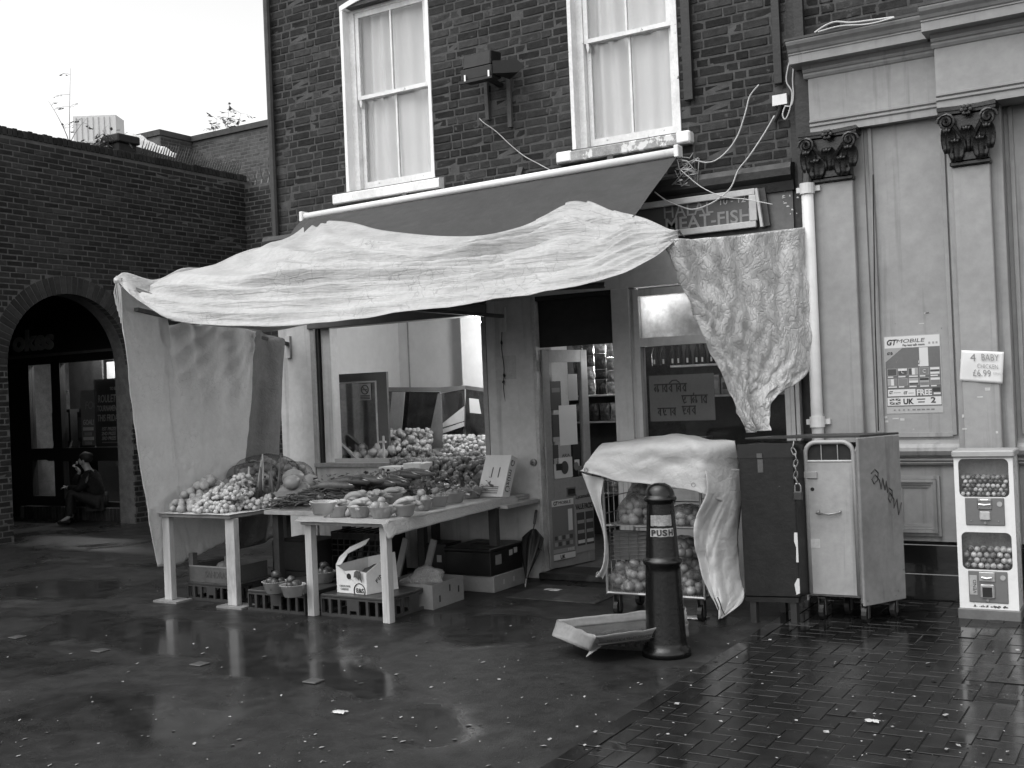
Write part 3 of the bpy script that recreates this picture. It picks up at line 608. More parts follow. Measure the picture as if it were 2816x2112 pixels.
# panels between pilasters
def bay(xa, xb, y, zd0, zd1, framed):
    o = MB(); o.box(xa, xb, y+.03, .05, .43, zA0); pn = o.build('panel', gp, rb)
    s = MB()
    for x in (xa+.03, xb-.06): s.box(x, x+.03, y+.008, y+.031, zd1+.06, zA0-.002, .003)
    s.box(xa+.06, xb-.06, y+.010, y+.030, zd1+.05, zd1+.08); s.build('panel_bead', gp, pn)
    r_ = MB(); r_.extr([(-y-.03, zd0-.045), (-y+.0, zd0-.045), (-y+.012, zd0-.03), (-y+.002, zd0-.022), (-y+.02, zd0-.01), (-y+.02, zd0), (-y+.01, zd0+.005), (-y+.045, zd0+.03), (-y+.06, zd0+.06), (-y+.055, zd0+.085), (-y+.035, zd1), (-y-.03, zd1+.03)], xa, xb); r_.build('dado_rail', gp, pn)
    if framed:
        x0, x1, z0, z1 = framed
        for i, (ins, d, wd) in enumerate(((0, .018, .022), (.022, .034, .022), (.044, .022, .016), (.060, .010, .02))):
            f = MB(); a0, a1, b0, b1 = x0+ins, x1-ins, z0+ins*1.1, z1-ins*1.1; yy0 = y+.031; yd = y+.031-d
            f.box(a0, a0+wd, yd, yy0, b0, b1); f.box(a1-wd, a1, yd, yy0, b0, b1); f.box(a0+wd, a1-wd, yd+.0006, yy0, b0, b0+wd); f.box(a0+wd, a1-wd, yd+.0006, yy0, b1-wd, b1); f.build('panel_moulding', gp, pn)
    k = MB(); k.box(xa-.0, xb+.0, y-.005, .04, 0, .41, .006); k.box(xa, xb, y-.03, .04, 0, .20, .006); k.build('plinth', M('black_gloss_plinth', .008), pn)
zd = zf(2560, 1262, -.05)
bay(p1[1]+.076, p2_[0]-.046, -.04, zd, zd+.11, (OY(2462, 1400, -.05).x-.03, OY(2585, 1400, -.05).x, .47, OY(2560, 1302, -.05).z-.02))
bay(p2_[1]+.076, pilaster_x3, -.04, zd, zd+.11, (p2_[1]+.3, pilaster_x3-.25, .5, .9))
bay(pilaster_x3+.28, RX1, -.04, zd, zd+.11, None)
q = MB(); q.box(RX0, p1[0]-.046, -.02, .05, 0, zA0); q.build('end_board', gp, rb)
q = MB(); q.box(XR, RX0, .0, .3, 0, 8.2); q.build('party_strip', blackp, rb)
q = MB(); q.box(RX0-.02, RX0+.09, -.06, .04, zA0-.9, zA0+.55); q.build('scorched_end', blackp, rb)

# ================================================================== LEFT BRICK WALL WITH ARCH
lw = thing('arcade_wall', 'tall dark brick wall with a round arch leading to a betting shop', 'wall', (-12.95, -2, 0))
LX = -12.8; fr_l = (V((LX, 0, 0)), V((0, 1, 0)), V((-1, 0, 0)))
A0, A1, SPR = .27, 2.20, 2.26; AC = (A0+A1)/2; AR = (A1-A0)/2; TOP = 5.24; YB = 4.62
lb = M('dark_red_brick', .028, .8, .3, 14, .003, 60, spec=.3, shade=True, wear=(.17, .78, 4)); lm = M('grey_mortar', .115, .9, .35, 9, .003, 70, spec=.2)
b_ = MB(*fr_l); b_.box(-13, A0, 0, .33, 0, TOP); b_.box(A1, YB+.3, 0, .33, 0, TOP)
n = 24; pts = [(AC-AR*math.cos(math.pi*i/n), SPR+AR*math.sin(math.pi*i/n)) for i in range(n+1)]
for i in range(n): (x0, z0), (x1, z1) = pts[i], pts[i+1]; b_.prism([(x0, z0), (x1, z1), (x1, TOP), (x0, TOP)], 0, .33)
b_.box(A0, A0+.001, .0, .33, 0, SPR); b_.build('wall', lm, lw)
RO = AR+.25
def lopen(z):
    if z < SPR: return [(A0-.0, A1+.0)]
    if z < SPR+RO: h = math.sqrt(max(0, RO*RO-(z-SPR)**2)); return [(AC-h, AC+h)]
    return []
def lshade(r): q = r.random(); return r.uniform(-.4, .25) if q < .85 else r.uniform(.3, .7)
lay(fr_l, courses(-6.5, YB, .0, TOP-.02, lopen, 'stretcher'), lb, lw, shadefn=lshade, proud=.003, rough=.002, seed=11, keep=lambda x, y: y < 1500 and not (x > 330 and y > 770))
nv = 39; vr = random.Random(2)
for i in range(nv):
    a0 = math.pi*(i+.10)/nv; a1 = math.pi*(i+.90)/nv; r0, r1 = AR-.002, AR+.235; q = MB(*fr_l)
    P4 = [(AC-r*math.cos(a), SPR+r*math.sin(a)) for r, a in ((r0, a0), (r0, a1), (r1, a1), (r1, a0))]; q.prism(P4, -.009+vr.uniform(-.002, .002), .10); q.sh = [.35+lshade(vr)*.8]*len(q.f); q.build('voussoir', lb, lw, shade=True)
q = MB(*fr_l); y = -6.5; 
while y < YB: q.cbox(y, y+.065, -.012, .3, TOP-.02, TOP+.085+vr.uniform(-.01, .01), .006, lshade(vr)); y += .075
tag(q.build('coping', lb, lw, shade=True), kind='stuff')
# return wall closing the yard, with a tile coping
rw = thing('yard_wall', 'short dark brick wall in the corner behind the shop, topped with spikes', 'wall', (-10.3, YB+.2, 0))
fr_r = (V((0, YB, 0)),)
q = MB(*fr_r); q.box(LX+.001, XL-.0, 0, .3, 0, TOP-.1); q.build('wall', lm, rw)
lay(fr_r, courses(LX+.002, XL, .0, TOP-.1, lambda z: [], 'stretcher'), lb, rw, cap=60, shadefn=lshade, proud=.003, rough=.002, seed=12, keep=lambda x, y: x < 760 and y < 640)
sp = M('galvanised_spike', .22, .5, .3, metal=.5)
for i in range(34):
    x = LX+.1+i*.14; q = MB(); z = TOP-.1
    q.tube([(x, YB+.05, z), (x+.02*vr.uniform(-1, 1), YB+.0, z+.12), (x+vr.uniform(-.03, .03), YB-.06, z+.25+vr.uniform(-.03, .03))], [.012, .011, .003], 5); q.tube([(x, YB+.12, z), (x, YB+.2, z+.26)], [.011, .003], 5); q.build('spike', sp, rw)
for i in range(40):
    y = 2.6+i*.05; q = MB(); z = TOP+.07; q.tube([(LX-.1, y, z), (LX-.02, y-.02, z+.10), (LX+.06, y-.03, z+.22+vr.uniform(-.03, .03))], [.012, .011, .003], 5); q.build('spike', sp, lw)
# high brick walls beyond
fb = thing('rear_building', 'paler brick building rising behind the yard wall with a stepped parapet', 'building', (-18, 11, 0))
C0 = OY(528, 380, 9.0); hb = M('rear_brick', .085, .9, .3, 8, spec=.2, shade=True)
zt = C0.z; q = MB(); q.box(C0.x, XL-.2, 9.0, 9.3, 0, zt); q.box(C0.x-.3, C0.x, 8.1, 9.3, 0, zt); q.box(C0.x-6, C0.x-.3, 8.1, 8.4, 0, zt); q.build('wall', M('rear_mortar', .11, .9), fb)
def bshade(r): return r.uniform(-.3, .3)
lay((V((0, 9.0, 0)),), courses(C0.x, XL-.2, 4.2, zt-.1, lambda z: [], 'stretcher'), hb, fb, cap=120, shadefn=bshade, proud=.003, rough=.002, seed=13, keep=lambda x, y: x < 750)
lay((V((C0.x, 0, 0)), V((0, 1, 0)), V((-1, 0, 0))), courses(8.1, 9.0, 4.6, zt-.1, lambda z: [], 'stretcher'), hb, fb, cap=60, shadefn=bshade, proud=.003, rough=.002, seed=14, keep=lambda x, y: x < 540 and y < 420)
q = MB(); q.box(C0.x-.01, XL-.2, 8.94, 9.34, zt-.09, zt+.03); q.box(C0.x-.34, C0.x+.03, 8.06, 8.935, zt-.09, zt+.03); q.box(C0.x-6, C0.x-.345, 8.06, 8.44, zt-.09, zt+.03); q.build('parapet_coping', M('dark_coping', .05, .8), fb)
# ------------------------------------------------------------------ skyline: tower, sheeted roof, chimney, self-sown plants
tw = thing('tower_block', 'pale distant tower block rising over the brick wall', 'building', (-62, 48, 0))
d0 = ray(203, 420); k = 75/d0.length; c = CAM+d0*k; tA = CAM+ray(200, 320)*k; tB = CAM+ray(318, 325)*k; ee = V((tB.x-tA.x, tB.y-tA.y, 0)); Lw = ee.length; ee.normalize(); nn_ = V((-ee.y, ee.x, 0))
o_ = V((tA.x, tA.y, 0)); q = MB(o_, ee, nn_); q.box(0, Lw, 0, 1.5, 0, tA.z); q.build('wall', M('pale_cladding', .62, .6, .05), tw)
q = MB(o_, ee, nn_); q.box(-2.5, 4.5, .3, 7, 0, tA.z-3.2); q.build('low_wing', M('pale_cladding', .62), tw)
for i in range(7):
    q = MB(o_, ee, nn_); q.box(Lw*(.06+i*.13), Lw*(.06+i*.13)+.06, -.05, -.001, tA.z-8, tA.z-.1); q.build('cladding_joint', M('cladding_seam', .54), tw)
for z in (1.7, 3.2, 4.7):
    q = MB(o_, ee, nn_); q.box(0, Lw, -.06, -.051, tA.z-z, tA.z-z+.1); q.build('floor_band', M('cladding_seam', .54), tw)
sh = thing('sheeted_roof', 'low roof behind the arch wall covered with crumpled white sheeting', 'roof', (-14.6, 3.6, 4.9))
YR = 4.0
ra = OX(357, 362, -14.2); rb_ = OX(487, 424, -14.2); rc = OX(362, 402, -13.4); rd_ = OX(478, 436, -13.4)
def rf(u, v):
    p = (ra.lerp(rb_, u)).lerp(rc.lerp(rd_, u), v); p = p+V((.05*nz(u*5, v*4, 1), 0, .05*nz(u*6, v*5, 4))); return p
q = MB(); q.grid(rf, 14, 8); q.build('sheet', cloth('roof_sheet', .70, .6, .004, 20, .1, .1, .1), sh, smooth=True, solid=.02)
q = MB(); q.bar(rc+V((0, 0, -.08)), rd_+V((.0, .0, -.08)), .10, .16); q.bar(rc+V((-.9, 0, -.25)), rd_+V((-.9, 0, -.25)), 1.6, .2); q.build('roof_edge', M('dark_roof_edge', .05, .7), sh)
q = MB(); q.box(-15.2, LX-.34, 2.4, YB, 4.3, 4.7); q.build('roof_deck', M('dark_roof_edge', .05), sh)
cp = thing('chimney_stub', 'squat dark brick chimney stub on top of the arch wall', 'chimney', (-13.1, 1.7, TOP))
pc = OX(333, 395, -13.0); q = MB(); q.box(pc.x-.14, pc.x+.14, pc.y-.16, pc.y+.16, TOP-.1, pc.z-.02, .01); q.build('stack', M('sooty_cap', .025, .8), cp); q = MB(); q.box(pc.x-.18, pc.x+.18, pc.y-.2, pc.y+.2, pc.z-.02, pc.z+.10, .015); q.build('cap', M('sooty_cap', .025), cp)
leafm = M('leaf_grey', .22, .6, .3, 20); stemm = M('twig', .28, .8)
def plant(name, label, base, stems, nleaf, lsize, seed, cat='plant', group=None):
    r = random.Random(seed); t = thing(name, label, cat, base, group); s = MB(); lf = MB()
    for (top, lean) in stems:
        p = [base+V((lean[0]*f**1.5, lean[1]*f**1.5, top*f)) for f in (0, .25, .5, .75, 1)]; s.tube(p, [.009, .007, .005, .0035, .002], 5)
        for _ in range(nleaf):
            f = r.uniform(.35, 1); c = base+V((lean[0]*f**1.5, lean[1]*f**1.5, top*f)); a = r.uniform(0, 6.28); d = V((math.cos(a), math.sin(a), r.uniform(-.3, .5)))
            tip = c+d*r.uniform(.08, .24); s.tube([c, (c+tip)/2+V((0, 0, .02)), tip], [.003, .0025, .002], 4)
            for j in range(3):
                lc = c.lerp(tip, .5+.25*j); sd_ = V((-d.y, d.x, 0))*lsize*.4; ld = (d+V((r.uniform(-.6, .6), r.uniform(-.6, .6), r.uniform(-.8, .2)))).normalized()*lsize
                lf.add([lc, lc+ld*.5+sd_, lc+ld, lc+ld*.5-sd_], [(0, 1, 2, 3)], True)
    s.build('stem', stemm, t); lf.build('foliage', leafm, t)
b0 = OX(192, 395, -13.0); b0.z = TOP+.05
plant('sapling', 'thin self-sown sapling growing from the top of the arch wall', b0, [(1.1, (.0, .06)), (.55, (.05, -.35)), (.45, (0, .30))], 4, .05, 3)
for k_, px in enumerate((590, 625, 655)):
    b1 = OY(px, 352, 9.1); b1.z = zt; plant('weed', 'sprig of weeds sprouting from the rear parapet', b1, [(.35+.25*k_ % .5, (.1, 0)), (.3, (-.15, 0))], 6, .10, 20+k_, group='weeds on the rear parapet')
b2 = OX(300, 392, -13.1); b2.z = TOP
bs = thing('wall_top_bush', 'small grey bush on the arch wall beside the chimney stub', 'plant', b2); r = random.Random(4); q = MB()
for i in range(420):
    c = b2+V((r.gauss(0, .10), r.gauss(.02, .16), .16+r.gauss(0, .10))); d = V((r.uniform(-1, 1), r.uniform(-1, 1), r.uniform(-1, 1))).normalized()*.05; sd_ = d.cross(V((0, 0, 1)))*.5
    q.add([c-d, c+sd_, c+d, c-sd_], [(0, 1, 2, 3)], True)
q.build('foliage', leafm, bs)
q = MB(); q.tube([b2, b2+V((.01, .02, .3))], [.015, .006], 6); q.build('stem', stemm, bs)

# ================================================================== BETTING SHOP BEHIND THE ARCH
YS = 2.45
bt = thing('betting_shop', 'dark betting shop front with posters, seen through the brick arch', 'shop', (-14.6, YS, 0))
dk = M('dark_frame_paint', .012, .4, .2); fas = M('dark_fascia', .015, .35, .2)
prn = {k: M('print_%s' % k, v, .55, .05) for k, v in (('black', .03), ('white', .62), ('grey', .18), ('mid', .32), ('dark', .07))}
q = MB(); q.box(-16.8, LX-.35, YS-.02, YS+.2, 2.52, 3.45); q.build('fascia', fas, bt)
q = MB(); q.box(-16.8, LX-.35, YS-.05, YS-.021, 2.50, 2.54); q.build('fascia_trim', M('trim_grey', .10, .4), bt)
text('okes', V((-15.78, YS-.022, 2.62)), V((1, 0, 0)), V((0, 0, 1)), .44, M('sign_letter', .30, .4), bt, 'lettering', 1.0, bold=.018, ext=.012, shear=.08)
fr = MB()
for xa, xb in ((-15.55, -15.42), (-14.88, -14.67), (-13.32, LX-.35)): fr.box(xa, xb, YS-.02, YS+.08, .2, 2.52)
fr.box(-15.42, -14.88, YS-.018, YS+.078, .2, .34); fr.box(-15.42, -14.88, YS-.018, YS+.078, .90, 1.08); fr.box(-14.67, -13.32, YS-.018, YS+.078, .88, 1.08); fr.box(-14.67, -13.32, YS-.018, YS+.078, .2, .27); fr.box(-16.8, -13.0, YS-.018, YS+.078, 2.38, 2.519)
fr.box(-16.8, -15.55, YS, YS+.1, 0, 2.38); fr.build('frame', dk, bt)
for xa, xb, z0, z1 in ((-15.42, -14.88, .34, .90), (-15.42, -14.88, 1.08, 2.38), (-14.67, -13.32, .27, .88), (-14.67, -13.32, 1.08, 2.38)):
    q = MB(); q.box(xa, xb, YS+.03, YS+.034, z0, z1); q.build('pane', gl, bt)
bm_ = M('dark_red_brick', .04); r = random.Random(8); x = -15.5
ths = thing('brick_step', 'low brick-on-edge step under the betting shop front', 'step', (-14.3, YS-.05, 0))
q = MB(); q.box(-15.6, LX-.36, YS-.13, YS+.1, 0, .185); q.build('bed', lm, ths)
while x < LX-.45:
    q = MB(); q.cbox(x, x+.065, YS-.14, YS+.09, .0, .195, .004, lshade(r)); q.build('brick', bm_, ths, shade=True); x += .077
# interior seen through the glass
q = MB(); q.box(-16.8, -12.9, YS+.1, YS+4, .10, .12); q.box(-16.8, -12.9, YS+3.9, YS+4, .12, 3.2); q.box(-16.8, -12.9, YS+.1, YS+4, 3.1, 3.2); q.box(-12.98, -12.9, YS+.1, YS+3.9, .12, 3.1); q.build('interior', M('shop_interior', .25, .7), bt)
q = MB(); q.box(-15.1, -13.15, YS+1.2, YS+1.24, 1.0, 2.42); q.build('inner_screen', M('pale_screen', .45, .6, .1), bt)
def bsheet(x0, x1, z0, z1, y, m, nm='poster'): q = MB(); q.box(x0, x1, y, y+.012, z0, z1); return q.build(nm, m, bt)
def btx(s, x, z, y, h, w_, m, bold=.002, shear=.15): text(s, V((x, y, z)), V((1, 0, 0)), V((0, 0, 1)), h, m, bt, 'lettering', w_, bold=bold, shear=shear)
y0 = YS+.30
bsheet(-14.62, -13.95, 1.10, 1.95, y0, prn['grey']); btx('FOOTBALL', -14.52, 1.66, y0-.004, .17, .72, prn['mid'])
for i, tt in enumerate(('GOAL!', 'SCORE!')):
    xx = -14.58+.32*i; btx(tt, xx, 1.42, y0-.004, .11, .25, prn['white'])
    for j, zz in enumerate((1.35, 1.27, 1.20, 1.13)): bsheet(xx+.03*j % .06, xx+.24-.05*(j % 2), zz-.02, zz+.03, y0-.006, prn['mid' if j % 2 else 'white'], 'poster_band')
y1 = YS+.05
bsheet(-13.98, -13.30, 1.09, 2.10, y1, prn['black']); btx('TO ENTER', -13.62, 1.93, y1-.004, .06, .25, prn['mid']); btx('ROULETTE', -13.90, 1.75, y1-.004, .16, .52, prn['mid']); btx('TOURNAMENT', -13.92, 1.62, y1-.004, .12, .48, prn['mid']); btx('THIS FRIDAY!', -13.92, 1.47, y1-.004, .14, .52, prn['mid'])
for i, tt in enumerate(('1ST PRIZE', '2ND PRIZE', '3RD PRIZE')): btx(tt, -13.84, 1.33-.07*i, y1-.004, .07, .32, prn['mid'])
bsheet(-13.84, -13.48, 1.145, 1.16, y1-.004, prn['grey'], 'poster_band')
for i in range(2):
    gmx = -15.28+.62*i; mch = MB(V((gmx, YS+.35, .12))); mch.prism([(-.2, 0), (.2, 0), (.2, 1.55), (-.2, 1.55)], .1, .5); mch.box(-.17, .17, .04, .099, 1.05, 1.5); mch.build('gaming_machine', dk, bt)
    q = MB(V((gmx, YS+.35, .12))); q.box(-.13, .13, .02, .039, 1.1, 1.42); q.build('machine_screen', prn['dark'], bt)
    q = MB(V((gmx, YS+.35, .12))); q.bar((-.2, .0, .78), (-.2, .12, 1.05), .02); q.bar((.2, .0, .78), (.2, .12, 1.05), .02); q.box(-.2, .2, -.05, .1, .74, .78); q.build('machine_console', M('trim_grey', .1), bt)
btx('ROULETTE', -15.3, 1.9, YS+.3, .08, .4, prn['mid'])
for xx in (-13.75, -13.55):
    q = MB(); q.bar((xx, YS+.3, .25), (xx+.16, YS+.3, 1.0), .04, .02); q.build('chair_leg', M('trim_grey', .1), bt)
lt = thing('ceiling_tube', 'fluorescent tube on the betting shop ceiling', 'lamp', (-14.2, YS+1.6, 3.05)); q = MB(); q.tube([(-14.9, YS+.75, 3.05), (-13.5, YS+.75, 3.05)], .02, 8); q.build('tube', M('lit_tube', .8, .5, 0, emit=6), lt)
la = bpy.data.lights.new('tube_light', 'AREA'); la.shape = 'RECTANGLE'; la.size = 1.4; la.size_y = .05; la.energy = 60; lo = bpy.data.objects.new('tube_light', la); place(lo, V((-14.2, YS+.75, 3.02)), lt)
# porch shell behind the arch (keeps it dark)
q = MB(); q.box(-17.2, LX-.34, -3.2, YS+.2, 3.46, 3.7); q.box(-17.2, -17, -3.2, YS+4, 0, 3.46); q.box(-17, LX-.34, -3.2, -3.0, 0, 3.46); q.box(LX-.34, LX-.331, -3.0, A0-.02, 0, 3.4); q.build('porch', lm, lw)
# bottle on the step
q = MB(); q.box(-15.6, -14.78, YS+.85, YS+.88, .13, 2.5); q.build('added_dark_backing', M('dark_backing', .05, .6, .4, 3), bt)  # dark backing added behind the left door to make its pane darker
bo = thing('bottle', 'dark bottle with a white label standing on the betting shop step', 'bottle', (-13.25, YS-.06, .197)); p = OY(346, 1385, YS-.06); q = MB(V((p.x, YS-.06, .197))); q.lathe([(0, 0), (.034, 0), (.036, .01), (.036, .13), (.03, .16), (.013, .19), (.012, .235), (.014, .24), (.014, .25), (0, .25)], n=14); q.build('body', M('dark_glass_bottle', .01, .15, .1), bo, smooth=True)
q = MB(V((p.x, YS-.06, .197))); q.lathe([(.0365, .03), (.0368, .03), (.0368, .10), (.0365, .10)], n=14); q.build('paper_label', prn['white'], bo)
# ------------------------------------------------------------------ person on the step
def skin(name, joints, edges, mat, parent, lvl=2):
    m = bpy.data.meshes.new(name); base = V((0, 0, 0)); base = joints[0][0].copy(); m.from_pydata([j[0]-base for j in joints], edges, [])
    o = bpy.data.objects.new(name, m); md = o.modifiers.new('skin', 'SKIN'); md.use_smooth_shade = True
    if not m.skin_vertices: m.attributes.new
    sv = m.skin_vertices[0].data if m.skin_vertices else None
    if sv is None:
        tmp = o; bpy.context.view_layer.update()
    place(o, base, parent); m.materials.append(mat)
    bpy.context.view_layer.objects.active = o
    if not m.skin_vertices: bpy.ops.mesh.customdata_skin_add()
    for i, j in enumerate(joints): m.skin_vertices[0].data[i].radius = (j[1], j[1] if len(j) < 3 else j[2]); m.skin_vertices[0].data[i].use_root = (i == 0)
    s = o.modifiers.new('sub', 'SUBSURF'); s.levels = lvl; s.render_levels = lvl
    return o
pe = thing('person', 'person in dark coat sitting on the step, hand raised to the mouth', 'person', (-13.75, 2.25, 0))
fd = V((-.80, -.60, 0)); sdv = V((fd.y, -fd.x, 0))      # facing, and the person's right
Hp = V((-13.70, 2.26, .30)); up_ = V((0, 0, 1))
skn = M('skin_tone', .30, .5, .1); coatm = M('dark_coat', .005, .8, .3, 20); trm = M('dark_trousers', .008, .8, .3, 20)
ch = Hp+up_*.34+fd*.07; nk = Hp+up_*.47+fd*.11; hd = Hp+up_*.59+fd*.16
kneeR = V((-14.08, 2.10, .47)); kneeL = V((-13.86, 1.92, .47)); ftR = V((-14.00, 2.06, .05)); ftL = V((-13.82, 1.86, .05))
shR = ch+sdv*.17+up_*.06; shL = ch-sdv*.17+up_*.06; elR = V((-14.02, 2.12, .58)); hdR = hd+fd*.13-up_*.08+sdv*.01
elL = V((-13.72, 1.98, .50)); hdL = V((-13.97, 1.95, .53))
J = [(Hp, .09), (Hp+up_*.18+fd*.03, .085), (ch, .09), (nk, .05), (hd-up_*.03, .07), (hd+up_*.035, .082), (hd+up_*.085, .06), (hd+fd*.055-up_*.01, .045),
     (shR, .045), (elR, .032), (hdR-fd*.06-up_*.06, .026), (hdR, .026), (shL, .045), (elL, .032), (hdL, .028),
     (Hp+sdv*.09, .085), (kneeR, .05), (ftR+up_*.06, .034), (ftR+fd*.13-up_*.02, .03), (Hp-sdv*.09, .085), (kneeL, .05), (ftL+up_*.06, .034), (ftL+fd*.13-up_*.02, .03)]
ED = [(0, 1), (1, 2), (2, 3), (3, 4), (4, 5), (5, 6), (5, 7), (2, 8), (8, 9), (9, 10), (10, 11), (2, 12), (12, 13), (13, 14), (0, 15), (15, 16), (16, 17), (17, 18), (0, 19), (19, 20), (20, 21), (21, 22)]
skin('body', J, ED, skn, pe)
skin('coat', [(Hp+up_*.03, .15), (Hp+up_*.18+fd*.03, .145), (ch, .15), (nk-up_*.02, .075), (shR, .078), (elR, .06), (hdR-fd*.05-up_*.09, .042), (shL, .078), (elL, .06), (hdL-fd*.02, .042)], [(0, 1), (1, 2), (2, 3), (2, 4), (4, 5), (5, 6), (2, 7), (7, 8), (8, 9)], coatm, pe)
skin('trousers', [(Hp, .13), (Hp+sdv*.09, .10), (kneeR, .075), (ftR+up_*.05, .055), (Hp-sdv*.09, .10), (kneeL, .075), (ftL+up_*.05, .055)], [(0, 1), (1, 2), (2, 3), (0, 4), (4, 5), (5, 6)], trm, pe)
for f in (ftR, ftL): skin('shoe', [(f-fd*.03, .04), (f+fd*.06-up_*.005, .038), (f+fd*.17-up_*.015, .03)], [(0, 1), (1, 2)], coatm, pe)
q = MB(hd+up_*.055, fd, V((-fd.y, fd.x, 0))); q.ball((-.030, 0, .008), .100, 14, 10, .86, .12, 2, 1.0, .95); q.build('hair', M('dark_hair', .01, .7), pe, smooth=True)
q = MB(hd, fd, V((-fd.y, fd.x, 0))); q.ball((.105, 0, -.012), .016, 8, 6, 1.5); q.build('nose', skn, pe, smooth=True)
for s_ in (-1, 1):
    q = MB(hd, fd, V((-fd.y, fd.x, 0))); q.ball((.078, .03*s_, .02), .012, 8, 6); q.build('eye', M('eye_dark', .02, .3), pe, smooth=True)
    q = MB(hd, fd, V((-fd.y, fd.x, 0))); q.ball((-.005, .082*s_, .0), .022, 8, 6, 1.5, 0, 0, .8, .4); q.build('ear', skn, pe, smooth=True)
for i in range(4):
    q = MB(hdR, fd, V((-fd.y, fd.x, 0))); q.tube([(-.01, -.03+.018*i, .0), (.03, -.03+.018*i, .022), (.012, -.028+.017*i, .045)], [.010, .009, .007], 6); q.build('finger', skn, pe, smooth=True)
    q = MB(hdL, fd, V((-fd.y, fd.x, 0))); q.tube([(.0, -.03+.018*i, .0), (.05, -.03+.019*i, .0), (.075, -.03+.019*i, -.02)], [.010, .009, .007], 6); q.build('finger', skn, pe, smooth=True)
for hh in (hdR, hdL):
    q = MB(hh, fd, V((-fd.y, fd.x, 0))); q.tube([(-.03, .03, .0), (.0, .055, .015), (.03, .05, .03)], [.012, .010, .008], 6); q.build('thumb', skn, pe, smooth=True)

# ================================================================== AWNING AND SHEETS
def canv(x, y):
    t = max(0, min(1, (x+7.4)/4)); k = lerp(.333, .66, t**1.2); return lerp(3.46, 3.52, t)-k*(-y-.10)
def oncanvas(px, py):
    v = ray(px, py); a = 5.0; b = 14.0; f = lambda t: (CAM+v*t).z-canv((CAM+v*t).x, (CAM+v*t).y)
    for _ in range(40):
        m = (a+b)/2
        if f(a)*f(m) <= 0: b = m
        else: a = m
    return CAM+v*((a+b)/2)
BK = [oncanvas(*p) for p in ((865, 606), (935, 618), (1030, 637), (1130, 648), (1230, 655), (1330, 652), (1420, 632), (1500, 602), (1570, 572), (1625, 572), (1690, 590), (1745, 592), (1790, 618))]
BK = [p+V((0, 0, .015)) for p in BK]; BK[0] = V((-7.37, -.16, 3.42)); BK[11] = OY(1775, 602, -1.02); BK[12] = OY(1884, 652, -1.22)
aw = thing('awning', 'dark canvas awning pulled out over the shop front on a white roller bar', 'awning', (-5.4, -.1, 2.4))
q = MB(); q.tube([(-7.37, -.14, 3.47), (-3.40, -.14, 3.53)], .036, 12); q.build('roller_bar', white, aw, smooth=True)
for x, z in ((-7.385, 3.47), (-3.40, 3.53)):
    q = MB(); q.box(x-.02, x+.02, -.19, -.09, z-.05, z+.05, .006); q.build('end_bracket', white, aw)
for x in (-6.2, -4.95, -4.05):
    q = MB(); q.bar((x, -.01, canv(x, -.1)+.14), (x+.03, -.13, canv(x, -.1)+.02), .05, .02); q.build('wall_bracket', M('rusty_bracket', .06, .7), aw)
def yfront(x): return lerp(-2.38, -1.55, max(0, min(1, (x+7.4)/4)))
def cvf(u, v):
    x = lerp(-7.37, -3.41, u); y = lerp(-.15, max(yfront(x), YBK(x)-.40), v); z = canv(x, y)
    z += .035*math.sin(v*math.pi)*nz(u*3, v*2, 3) - .05*math.sin(math.pi*v)*math.sin(math.pi*u) + .018*math.exp(-((u-.42-.12*v)/.03)**2)*v
    if u > .7: z += .02*math.sin((u*2+v)*14)*(u-.7)*2.0*v
    yb = YBK(x); z -= .16*max(0, min(1, (yb-y-.02)/.3))
    return V((x, y, z))
def YBK(x):
    for a, b in zip(BK, BK[1:]):
        if a.x <= x <= b.x: return lerp(a.y, b.y, (x-a.x)/max(1e-6, b.x-a.x))
    return BK[0].y if x < BK[0].x else BK[-1].y
q = MB(); q.grid(cvf, 60, 40); q.build('canvas', cloth('awning_canvas', .058, .8, .0012, 40, .05, .12, 0, big=.004), aw, smooth=True)
q = MB(); q.tube([(-7.38, -2.34, canv(-7.4, -2.4)-.05), (-6.9, -2.2, canv(-6.9, -2.2)-.26), (-3.45, -1.48, canv(-3.45, -1.48)-.24)], .022, 8); q.build('front_rail', M('dark_rail', .05, .5), aw)
for (bx, bz, tx_) in ((-7.73, 2.23, -7.36), (-5.17, 2.33, -5.35)):
    yf = yfront(tx_); q = MB(); q.bar((bx, -.06, bz), (tx_, yf+.10, canv(tx_, yf)-.24), .045, .03); q.build('support_arm', M('rusty_bracket', .06), aw)
    q = MB(); q.box(bx-.03, bx+.03, -.075, -.046, bz-.14, bz+.08); q.build('arm_plate', M('cream_shopfront_paint', .5), aw)
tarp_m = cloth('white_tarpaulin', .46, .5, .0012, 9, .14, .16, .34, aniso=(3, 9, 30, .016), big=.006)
FE = [OY(*p) for p in ((325, 772, -2.41), (385, 828, -2.47), (470, 882, -2.47), (620, 899, -2.45), (800, 897, -2.40), (960, 882, -2.33), (1110, 862, -2.26), (1250, 844, -2.18), (1370, 826, -2.10), (1490, 806, -2.02), (1610, 788, -1.90), (1745, 742, -1.60), (1866, 664, -1.26))]
MD = []
for i in range(13):     # the sheet breaks over the front rail before it hangs
    x = lerp(BK[i].x, FE[i].x, .62); t = i/12
    yf = yfront(max(-7.4, min(-3.41, x))); MD.append(V((x, yf-.03, canv(max(-7.4, x), yf)+.03-.07*math.sin(math.pi*t))))
MD[0] = V((-7.41, -1.5, canv(-7.4, -1.5)+.01)); MD[12] = BK[12].lerp(FE[12], .5)+V((0, -.05, .06)); MD[11] = BK[11].lerp(FE[11], .5)+V((0, -.08, .06)); MD[1] = V((-7.30, -2.10, canv(-7.3, -2.1)+.02))
